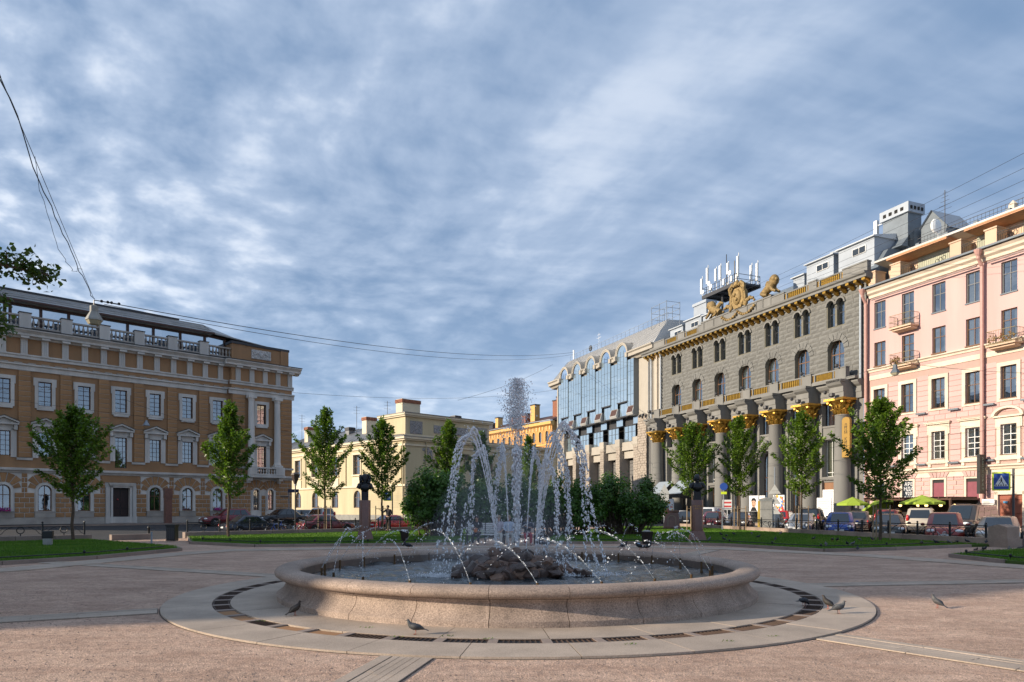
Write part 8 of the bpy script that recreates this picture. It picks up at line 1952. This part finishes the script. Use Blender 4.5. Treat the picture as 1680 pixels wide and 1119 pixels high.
# bicycles
def bicycle(x, y, rz, label, fm, z):
    t = thing('bicycle', label, 'bicycle', (x, y, z), rz, 'bicycles at the left railing'); R0_ = .33
    for wx_ in (-.52, .52):
        s = MB(); s.ring((wx_, 0, R0_), R0_, .018, 22, 5); w_ = build('wheel', s, M['rubber'], t); s = MB(); s.ring((wx_, 0, R0_), R0_-.025, .008, 20, 4)
        for k in range(10): a = PI*k/5; s.tube([(wx_, 0, R0_), (wx_+R0_*math.cos(a), 0, R0_+R0_*math.sin(a))], .003, 3, False)
        build('spokes', s, M['chrome'], w_)
    s = MB(); bb = (-.08, 0, .30); st_ = (-.20, 0, .74); hd = (.36, 0, .80); s.tube([(-.52, 0, R0_), bb, hd], .018, 5); s.tube([bb, st_, hd], .018, 5); s.tube([(-.52, 0, R0_), st_], .012, 5); s.tube([(.52, 0, R0_), (.36, 0, .72), (.32, 0, .95)], .018, 5); s.tube([st_, (-.22, 0, .88)], .012, 5); build('frame', s, fm, t)
    s = MB(); s.ball((-.24, 0, .92), .09, (1.4, .8, .4), 8, 4); build('saddle', s, M['black'], t)
    s = MB(); s.tube([(.30, -.28, 1.0), (.34, -.1, .97), (.34, .1, .97), (.30, .28, 1.0)], .013, 5); build('handlebar', s, M['chrome'], t)
    s = MB(); 
    for k in range(7): a = .3+PI*.8*k/7; b_ = .3+PI*.8*(k+1)/7; s.add([(-.52+(R0_+.03)*math.cos(a+.4), -.03, R0_+(R0_+.03)*math.sin(a+.4)), (-.52+(R0_+.03)*math.cos(a+.4), .03, R0_+(R0_+.03)*math.sin(a+.4)), (-.52+(R0_+.03)*math.cos(b_+.4), .03, R0_+(R0_+.03)*math.sin(b_+.4)), (-.52+(R0_+.03)*math.cos(b_+.4), -.03, R0_+(R0_+.03)*math.sin(b_+.4))], [(0, 1, 2, 3)])
    build('mudguard', s, M['chrome'], t)
for k, (tt, lb, fm, dr_) in enumerate(((14.3, 'blue bicycle leaning at the left railing, nearest the navy saloon', M['blue_sign'], .2), (15.1, 'black bicycle in the middle of the three at the left railing', M['black'], -.3), (15.9, 'silver bicycle at the left railing next to the maroon saloon', M['chrome'], .5))):
    p = lp(tt, -.75); bicycle(p[0], p[1], la+dr_, lb, fm, -.08)

# ================================================================ PEOPLE
def skin_body(name, verts, edges, radii, m, parent=None, root=0, sub=1):
    me = bpy.data.meshes.new(name); me.from_pydata(verts, edges, []); me.materials.append(m); o = O(name, me, parent)
    md = o.modifiers.new('skin', 'SKIN'); sv = me.skin_vertices[0].data
    for i, r in enumerate(radii): sv[i].radius = (r, r) if isinstance(r, (int, float)) else r; sv[i].use_root = (i == root)
    md.use_smooth_shade = True; sb = o.modifiers.new('sub', 'SUBSURF'); sb.levels = sub; sb.render_levels = sub; return o
def person(x, y, z, rz, label, J, top, legs, hair, shoes=None, group=None, sleeves=True, hold=None):
    """J: joints in local space (x right as seen from the front camera, y away, figure faces -y)"""
    t = thing('person', label, 'person', (x, y, z), rz, group)
    V, E, Rd = [], [], []
    def v(p, r, par=None):
        V.append(tuple(p)); Rd.append(r); i = len(V)-1
        if par is not None: E.append((par, i))
        return i
    pel = v(J['pel'], (.135, .10)); wa = v(J['wa'], (.125, .095), pel); ch = v(J['ch'], (.15, .105), wa); nk = v(J['nk'], .052, ch); 
    hd0 = v(Vector(J['hd'])+Vector((0, .0, -.07)), .062, nk); hd = v(J['hd'], (.078, .092), hd0); tp = v(Vector(J['hd'])+Vector((0, .005, .085)), .062, hd); v(Vector(J['hd'])+Vector((0, -.108, -.01)), .014, hd)
    for s_ in ('l', 'r'):
        sh = v(J['sh'+s_], .055, ch); el = v(J['el'+s_], .042, sh); wr = v(J['wr'+s_], .027, el)
        a = Vector(J['wr'+s_]); d = (Vector(J['ha'+s_])-a).normalized(); pm = v(a+d*.05, .034, wr); sd = d.cross(Vector((0, 0, 1))); sd = sd.normalized() if sd.length > .1 else Vector((1, 0, 0)); nrm = sd.cross(d)
        for q, ln in ((-1.5, .075), (-.5, .088), (.5, .082), (1.5, .062)):
            k1 = v(a+d*.085+sd*q*.018, .0095, pm); k2 = v(a+d*(.085+ln*.5)+sd*q*.019-nrm*.008, .0088, k1); v(a+d*(.085+ln)+sd*q*.018-nrm*.028, .0075, k2)
        th = v(a+d*.045+sd*.042, .011, pm); v(a+d*.085+sd*.055-nrm*.01, .009, th)
        hp = v(J['hp'+s_], .085, pel); kn = v(J['kn'+s_], .058, hp); an = v(J['an'+s_], .038, kn); ft = v(J['ft'+s_], .034, an)
    skin_body('body', V, E, Rd, M['skin'], t)
    # shirt or jacket
    V, E, Rd = [], [], []; pel = v(Vector(J['pel'])+Vector((0, 0, .03)), (.16, .122)); wa = v(J['wa'], (.152, .12), pel); ch = v(J['ch'], (.178, .13), wa); v(Vector(J['nk'])-Vector((0, 0, .015)), .070, ch)
    for s_ in ('l', 'r'):
        sh = v(J['sh'+s_], .078, ch); el = v(J['el'+s_], .060, sh)
        if sleeves: v(J['wr'+s_], .044, el)
    skin_body('jacket' if sleeves else 'shirt', V, E, Rd, top, t)
    V, E, Rd = [], [], []; pel = v(J['pel'], (.155, .118))
    for s_ in ('l', 'r'): hp = v(J['hp'+s_], .100, pel); kn = v(J['kn'+s_], .076, hp); v(Vector(J['an'+s_])+Vector((0, 0, .03)), .056, kn)
    skin_body('trousers', V, E, Rd, legs, t)
    for s_ in ('l', 'r'):
        s = MB(); a = Vector(J['an'+s_]); f = Vector(J['ft'+s_]); s.tube([a+Vector((0, .05, -.05)), a+Vector((0, -.03, -.04)), f+Vector((0, 0, -.015)), f+Vector((0, -.05, -.02))], [.045, .052, .046, .028], 8); build('shoe', s, shoes or M['black'], t, smooth=True)
    h = Vector(J['hd']); s = MB(); s.ball((h.x, h.y+.022, h.z+.045), .112, (.90, 1.0, .86), 12, 8); build('hair', s, hair, t, smooth=True)
    s = MB()
    for sx in (-1, 1): s.ball((h.x+sx*.034, h.y-.094, h.z+.012), .011, n=6, k=4)
    build('eyes', s, M['black'], t); s = MB(); s.ball((h.x, h.y-.098, h.z-.055), .02, (1.2, .5, .35), 8, 4); build('mouth', s, mat('lips', (.32, .12, .10), .6), t)
    for sx in (-1, 1): s = MB(); s.ball((h.x+sx*.086, h.y+.01, h.z), .026, (.45, .8, 1.2), 6, 4); build('ear', s, M['skin'], t)
    if hold: hold(t, J)
    return t
def seated(lean=0.0, turn=0.0, armsl=None, armsr=None, head=(0, 0)):
    J = dict(pel=(0, -.02, .56), wa=(0, .06-lean*.3, .74), ch=(0, .10-lean, .98), nk=(0, .09-lean*1.2, 1.15), hd=(head[0], .06-lean*1.4+head[1], 1.29))
    for s_, sx in (('l', 1), ('r', -1)):
        J['sh'+s_] = (sx*.185, .09-lean, 1.06); J['hp'+s_] = (sx*.095, -.05, .535); J['kn'+s_] = (sx*.13, -.46, .54); J['an'+s_] = (sx*.12, -.50, .10); J['ft'+s_] = (sx*.14, -.64, .05)
        J['el'+s_] = (sx*.245, -.02-lean, .80); J['wr'+s_] = (sx*.13, -.28-lean, .68); J['ha'+s_] = (sx*.09, -.37-lean, .66)
    for s_, arm in (('l', armsl), ('r', armsr)):
        if arm: J['el'+s_], J['wr'+s_], J['ha'+s_] = arm
    return J
def bag(t, J): s = MB(); s.ball((-.03, -.30, .74), .09, (1, .7, 1.3), 8, 6); build('orange_packet', s, mat('orange_packet', (.75, .22, .05), .6), t)
cl = dict(blk=mat('cloth_black', (.014, .014, .017), .85), cream=mat('cloth_cream', (.62, .60, .55), .85), lilac=mat('cloth_pale_lilac', (.52, .48, .55), .85), blue=mat('cloth_pale_blue', (.50, .58, .70), .85), navy=mat('cloth_navy', (.022, .030, .050), .8), redt=mat('cloth_red', (.34, .018, .04), .85), grey=mat('cloth_light_grey', (.48, .48, .46), .85))
BZ = .03-.08
person(-1.62, 32.5, BZ, -.1, 'person in black clothes holding an orange packet on the white bench', seated(.10, armsl=((.24, -.1, .82), (.06, -.3, .80), (.0, -.36, .84)), armsr=((-.25, -.1, .80), (-.08, -.3, .76), (-.02, -.37, .79)), head=(0, -.03)), cl['blk'], cl['blk'], M['hair'], hold=bag)
person(-.62, 32.5, BZ, 0, 'person in a pale sleeveless top and cream trousers with one hand raised to the face', seated(.02, armsr=((-.25, -.10, .86), (-.09, -.16, 1.12), (-.03, -.13, 1.20))), cl['lilac'], cl['cream'], M['hair_g'], sleeves=False, shoes=cl['cream'])
person(-.14, 32.5, BZ, .1, 'person in a pale blue shirt and grey trousers seated second from the right', seated(.0), cl['blue'], cl['grey'], M['hair_g'], shoes=cl['grey'])
person(.72, 32.5, BZ, .05, 'person in a navy jacket and red trousers with folded arms on the bench', seated(.0, armsl=((.26, -.06, .84), (-.04, -.20, .90), (-.12, -.19, .92)), armsr=((-.26, -.06, .84), (.04, -.21, .85), (.12, -.20, .87))), cl['navy'], cl['redt'], M['hair'])
JS = dict(pel=(0, 0, .95), wa=(0, .0, 1.10), ch=(0, .01, 1.33), nk=(0, .0, 1.50), hd=(-.02, -.03, 1.63), shl=(.18, 0, 1.42), shr=(-.18, 0, 1.42), ell=(.23, -.04, 1.16), wrl=(.05, -.22, 1.08), hal=(-.03, -.26, 1.07), elr=(-.33, -.05, 1.28), wrr=(-.50, -.08, 1.42), har=(-.56, -.09, 1.46),
          hpl=(.09, 0, .90), hpr=(-.09, 0, .90), knl=(.11, -.02, .50), knr=(-.10, -.03, .50), anl=(.12, .03, .09), anr=(-.11, .0, .09), ftl=(.14, -.11, .04), ftr=(-.13, -.14, .04))
person(-8.35, 47.3, .13, -.2, 'person in black standing with one arm on the tree stakes right of the long-haired bust', JS, cl['blk'], cl['blk'], M['hair'])

# ================================================================ PIGEONS
PG = [mat('pigeon_slate', (.02, .022, .03), .7, var=.4, vscale=14), mat('pigeon_pied', (.03, .03, .034), .7, var=.0, col2=(.13, .13, .125), vscale=11), mat('pigeon_brown', (.035, .028, .024), .7, var=.4, vscale=14)]
PGW = [mat('pigeon_wing_grey', (.032, .035, .043), .7, var=.5, vscale=22), mat('pigeon_wing_pied', (.10, .10, .10), .7, var=.0, col2=(.03, .03, .035), vscale=20), mat('pigeon_wing_brown', (.05, .042, .035), .7, var=.5, vscale=22)]
leg_p = mat('pigeon_leg', (.40, .13, .09), .7)
def pigeon_meshes(pose):
    if pose == 'walk':   body = [((-.165, 0, .085), .006), ((-.11, 0, .105), .028), ((-.05, 0, .125), .055), ((.02, 0, .140), .066), ((.075, 0, .160), .056), ((.105, 0, .195), .036), ((.118, 0, .232), .027), ((.130, 0, .252), .024), ((.150, 0, .252), .013), ((.158, 0, .250), .004)]; hd = (.134, .254)
    elif pose == 'stand': body = [((-.15, 0, .06), .006), ((-.10, 0, .088), .028), ((-.045, 0, .12), .055), ((.015, 0, .155), .066), ((.06, 0, .195), .054), ((.078, 0, .232), .034), ((.084, 0, .262), .026), ((.096, 0, .283), .024), ((.116, 0, .284), .013), ((.124, 0, .282), .004)]; hd = (.10, .285)
    else: body = [((-.165, 0, .125), .006), ((-.11, 0, .130), .028), ((-.05, 0, .135), .055), ((.02, 0, .132), .064), ((.075, 0, .118), .052), ((.112, 0, .092), .034), ((.136, 0, .066), .026), ((.150, 0, .048), .023), ((.164, 0, .034), .012), ((.170, 0, .028), .004)]; hd = (.152, .050)
    s = MB(); s.tube([p for p, r in body], [r for p, r in body], 10)
    w_ = []
    for sy in (-1, 1):
        q = MB(); b0 = Vector(body[2][0]); b1 = Vector(body[4][0]); t0 = Vector(body[0][0])
        q.tube([b1+Vector((-.01, sy*.045, .0)), b1.lerp(b0, .5)+Vector((0, sy*.062, .008)), b0+Vector((-.02, sy*.052, .012)), t0+Vector((.015, sy*.018, .018))], [.022, .042, .034, .006], 7); q.v = [(x, y*.85+sy*.006, z) for x, y, z in q.v]; w_.append(q)
    tl = MB(); t0 = Vector(body[1][0]); d = (Vector(body[0][0])-t0).normalized(); tl.add([t0+Vector((0, -.022, .015)), t0+Vector((0, .022, .015)), t0+d*.13+Vector((0, .036, .006)), t0+d*.13+Vector((0, -.036, .006)), t0+Vector((0, -.022, .003)), t0+Vector((0, .022, .003)), t0+d*.13+Vector((0, .036, .0)), t0+d*.13+Vector((0, -.036, .0))], [(0, 1, 2, 3), (7, 6, 5, 4), (0, 3, 7, 4), (1, 5, 6, 2), (2, 6, 7, 3)])
    lg = []
    for sy in (-1, 1):
        q = MB(); q.tube([(-.005, sy*.026, .095), (-.012, sy*.028, .05), (.0, sy*.028, .006)], [.010, .005, .004], 5)
        for a in (-.5, 0, .5, PI): q.tube([(0, sy*.028, .006), (.032*math.cos(a), sy*.028+.032*math.sin(a), .003)], [.004, .002], 4)
        lg.append(q)
    bk_ = MB(); e0 = Vector(body[-1][0]); dd = (e0-Vector(body[-3][0])).normalized(); bk_.tube([e0-dd*.006, e0+dd*.022-Vector((0, 0, .004))], [.006, .001], 5)
    ey = MB()
    for sy in (-1, 1): ey.ball((hd[0]+.006, sy*.021, hd[1]+.003), .005, n=6, k=4)
    return s, w_, tl, lg, bk_, ey
PM = {}
def pigeon(x, y, z, rz, pose, kind, label, full=True, sc_=1.0):
    key = (pose, kind)
    if key not in PM:
        s, w_, tl, lg, bk_, ey = pigeon_meshes(pose); PM[key] = (s.mesh('pigeon', PG[kind], smooth=True), [q.mesh('wing', PGW[kind], smooth=True) for q in w_], tl.mesh('tail', PGW[kind]), [q.mesh('leg', leg_p) for q in lg], bk_.mesh('beak', M['black']), ey.mesh('eyes', mat('pigeon_eye', (.4, .12, .02), .3)))
    b_, w_, tl, lg, bk_, ey = PM[key]
    t = O('pigeon', b_, None, (x, y, z), rz, sc_*.76); tag(t, label, 'pigeon', 'pigeons')
    for q in w_: O('wing', q, t)
    O('tail', tl, t)
    for q in lg: O('leg', q, t)
    if full: O('beak', bk_, t); O('eyes', ey, t)
    return t
NP = [(-3.4, 11.0, .03, .7, 'stand', 2, 'brownish pigeon standing upright on the ring slabs, left of the fountain wall'), (-1.29, 9.35, .03, PI+.1, 'walk', 1, 'black and white pied pigeon walking left in front of the fountain'),
      (5.0, 12.0, .035, .5, 'peck', 0, 'dark slate pigeon pecking at the drain right of the fountain'), (5.27, 11.7, .03, 2.3, 'stand', 2, 'dark pigeon standing behind another on the ring edge, right of the fountain'),
      (5.22, 11.2, .03, .15, 'walk', 1, 'grey pied pigeon walking right on the ring edge, front of a pair'), (7.28, 12.0, .002, 2.2, 'stand', 1, 'lone light brown pigeon on the grit at the far right')]
for a in NP: pigeon(*a)
def gp(px_, py_, zz_=0.0): y = (1.72-zz_)*1150/(py_-833); return ((px_-840)/1150*y, y)
LB_ = [(1183, 879), (1192, 881), (1204, 878), (1188, 887), (1233, 877), (1244, 883), (1272, 887), (1281, 877), (1335, 886), (1366, 887), (1374, 888), (1410, 887), (1431, 887), (1355, 896), (1399, 895), (1512, 893), (1536, 892), (1570, 891), (1587, 891), (1618, 892), (1068, 886), (1107, 874)]
rg = random.Random(9)
for i, (a, b) in enumerate(LB_):
    y = (1.72-.16)*1150/(b-833); x = (a-840)/1150*y
    pigeon(x, y, .15, rg.uniform(0, 6.28), rg.choice(['walk', 'peck', 'stand', 'walk']), rg.randrange(0, 2) if i % 3 else 0, 'dark pigeon feeding in the flock on the large right lawn', i % 2 == 0)
for a, b, lb in ((1390, 901, 'pigeon on the kerb of the right lawn, left of the lone one below it'), (1407, 905, 'pigeon standing on the slab strip in front of the right lawn kerb'), (1557, 898, 'pale pigeon on the path between the two right-hand lawns'), (1601, 908, 'pigeon crouching on the small right lawn behind the pipe rail'), (1615, 906, 'pigeon walking on the small right lawn, tail to the right'), (1656, 906, 'pigeon on the small right lawn under the granite pier'), (1674, 904, 'pigeon at the right frame edge on the small lawn'), (1164, 893, 'pigeon at the foot of the short-haired bust')):
    x, y = gp(a, b); on = inside(lawns['far right'], np.array([x]), np.array([y]))[0] or inside(lawns['right'], np.array([x]), np.array([y]))[0]
    pigeon(x, y, .15 if on else .03, rg.uniform(0, 6.28), rg.choice(['walk', 'stand']), rg.randrange(2), lb)
for a, lb, f in ((math.radians(52), 'pigeon perched on the back rim of the fountain behind the right jets', .4), (math.radians(46), 'pigeon perched on the back rim, second of the right-hand three', 2.8), (math.radians(43), 'pigeon perched on the back rim of the fountain, nearest its right end', .2), (math.radians(80), 'pigeon perched on the back rim of the fountain below the red trousers', 3.0), (math.radians(128), 'dark pigeon perched on the left back rim of the fountain', 3.3)):
    pigeon(FC.x+4.52*math.cos(a), FC.y+4.52*math.sin(a), .652, f, 'walk', 0, lb)
# bits of green weed on the slabs
s = MB(); rg = random.Random(12)
for cx, cy in ((-2.05, 9.85), (-.35, 9.0), (-1.5, 9.15), (1.45, 8.65), (2.7, 8.85), (3.4, 9.2), (-3.7, 10.4), (-.85, 9.2)):
    for i in range(9): a = rg.uniform(0, 6.28); x = cx+rg.uniform(-.09, .09); y = cy+rg.uniform(-.03, .03); s.add([(x, y, .03), (x+.03*math.cos(a), y+.03*math.sin(a), .05), (x+.02*math.cos(a+.8), y+.02*math.sin(a+.8), .045)], [(0, 1, 2)])
o = build('weeds', s, LF, fix=False); tag(o, 'small green weeds in the joints of the ring pavement', 'weeds', kind='stuff')

# ================================================================ WIRES AND HANGING LAMPS
def wire(name, label, a, b, sag, r, n=16, wob=0.0, cat='cable'):
    a, b = Vector(a), Vector(b); s = MB(); rg = random.Random(int(a.x*10+b.y)); pts = [a.lerp(b, i/n)-Vector((rg.uniform(-wob, wob), 0, sag*4*(i/n)*(1-i/n)+rg.uniform(-wob, wob)))-a for i in range(n+1)]; s.tube(pts, r, 4); o = build(name, s, M['black'], None, tuple(a)); tag(o, label, cat); return o
lampP = Vector((-23.85, 40.0, 12.95))
def hung_lamp(p, label, m_, sc_=1.0, rz=.4):
    t = thing('hanging_lamp', label, 'street lamp', tuple(p), rz); s = MB(); s.lathe([(.46*sc_, -.55*sc_), (.44*sc_, -.45*sc_), (.22*sc_, -.05*sc_), (.22*sc_, .28*sc_), (.12*sc_, .33*sc_)], 6, (0, 0, 0)); build('lamp_shade', s, m_, t); s = MB(); s.lathe([(.42*sc_, -.56*sc_), (.30*sc_, -.78*sc_), (.1*sc_, -.82*sc_)], 6); build('lamp_glass', s, mat('lamp_diffuser', (.45, .40, .28), .4, var=.3), t); s = MB(); s.tube([(0, 0, .3*sc_), (0, 0, .62*sc_)], .03, 5); build('lamp_hook', s, M['black'], t)
hung_lamp(lampP, 'large grey street lamp hanging from wires before the palace roof', M['concrete'])
mastp = Vector((-3.5, -5.5, 15.0))
k0 = lampP+Vector((0, 0, .62))
wire('cable', 'twisted dark cable rising from the hanging lamp to the upper left frame edge', k0, (-14.6, 20.0, 14.0), .35, .02, 22, .08)
wire('cable', 'second thinner strand of the cable above the hanging lamp', k0+Vector((0, 0, .05)), (-14.6, 20.0, 14.02), .0, .012, 12)
wire('cable', 'loose looping strand hanging below the cable over the palace', k0.lerp(Vector((-14.6, 20, 14)), .25), k0.lerp(Vector((-14.6, 20, 14)), .78), 1.3, .011, 18, .09)
wire('cable', 'cable running on from the upper left frame edge to the mast behind the square', (-14.6, 20.0, 14.0), tuple(mastp), .2, .03, 10)
s = MB(); s.tube([(0, 0, 0), (0, 0, 15.2)], [.16, .09], 10); tag(build('wire_mast', s, M['darkgrey'], None, (mastp.x, mastp.y, 0)), 'tall grey wire mast standing behind the viewer', 'mast')
gmast = rw(-75.0, -2.3, 28.4)
wire('cable', 'upper of two long thin wires from the hanging lamp to the modern building roof', k0, gmast, 1.6, .028, 24)
wire('cable', 'lower of two long thin wires from the hanging lamp to the modern building roof', k0+Vector((.4, .3, -.15)), gmast-Vector((0, 0, .35)), 1.9, .022, 24)
s = MB(); s.tube([(0, 0, 0), (1.2, .4, -.12)], .03, 4)
for q in (.3, .55, .7, 1.0): s.ball((1.2*q, .4*q, -.1*q), .085, n=7, k=5)
tag(build('insulator', s, M['black'], None, tuple(k0)), 'dark insulators on the wire beside the left hanging lamp', 'insulator')
wire('cable', 'faint level wire from the palace corner to the modern building', lf(18.0, .3, 13.3), rw(-76.0, .3, 22.0), 1.0, .02, 20)
wire('cable', 'faint slanting wire from the yellow house chimney to the modern building roof', (-6.5, 84, 14.6), rw(-77.0, .5, 26.5), .5, .02, 14)
rl = Vector((24.7, 45.2, 10.75)); hung_lamp(rl, 'small dark street lamp hanging before the pink house balconies', M['tin_d'], .62)
wire('cable', 'wire from the right hanging lamp to the pink house downpipe', rl+Vector((0, 0, .38)), rw(6.5, .1, 10.2), .35, .014, 12)
wire('cable', 'wire from the right hanging lamp across the grey building', rl+Vector((0, 0, .38)), rw(-27.2, 2.3, 12.6), .3, .012, 12)
for i, (z0, z1, dd, lb) in enumerate(((22.6, 28.8, 13, 'topmost'), (22.0, 28.4, 12.4, 'second'), (21.7, 27.6, 11.6, 'third'), (21.2, 27.3, 11.0, 'fourth'), (20.5, 26.8, 10.3, 'lowest'))):
    wire('cable', '%s of the five thin wires slanting across the sky above the pink house' % lb, rw(13, dd, z0-1.6), rw(-38, -5.2, z1-.9), .35, .011, 14)
wire('cable', 'thin wire crossing low in front of the colonnade, upper one', rw(8, 6, 6.9), rw(-46, 3, 7.4), .25, .014, 14)
wire('cable', 'thin wire crossing low in front of the colonnade, lower one', rw(8, 6, 5.9), rw(-46, 3, 6.0), .25, .014, 14)
wire('cable', 'upper thin wire drooping across the palace front', lf(-9, 1.2, 10.2), lf(17.6, .6, 9.4), .25, .014, 14)
wire('cable', 'lower thin wire slanting down across the palace front', lf(2.5, 1.0, 10.9), lf(17.9, .5, 7.0), .2, .014, 14)
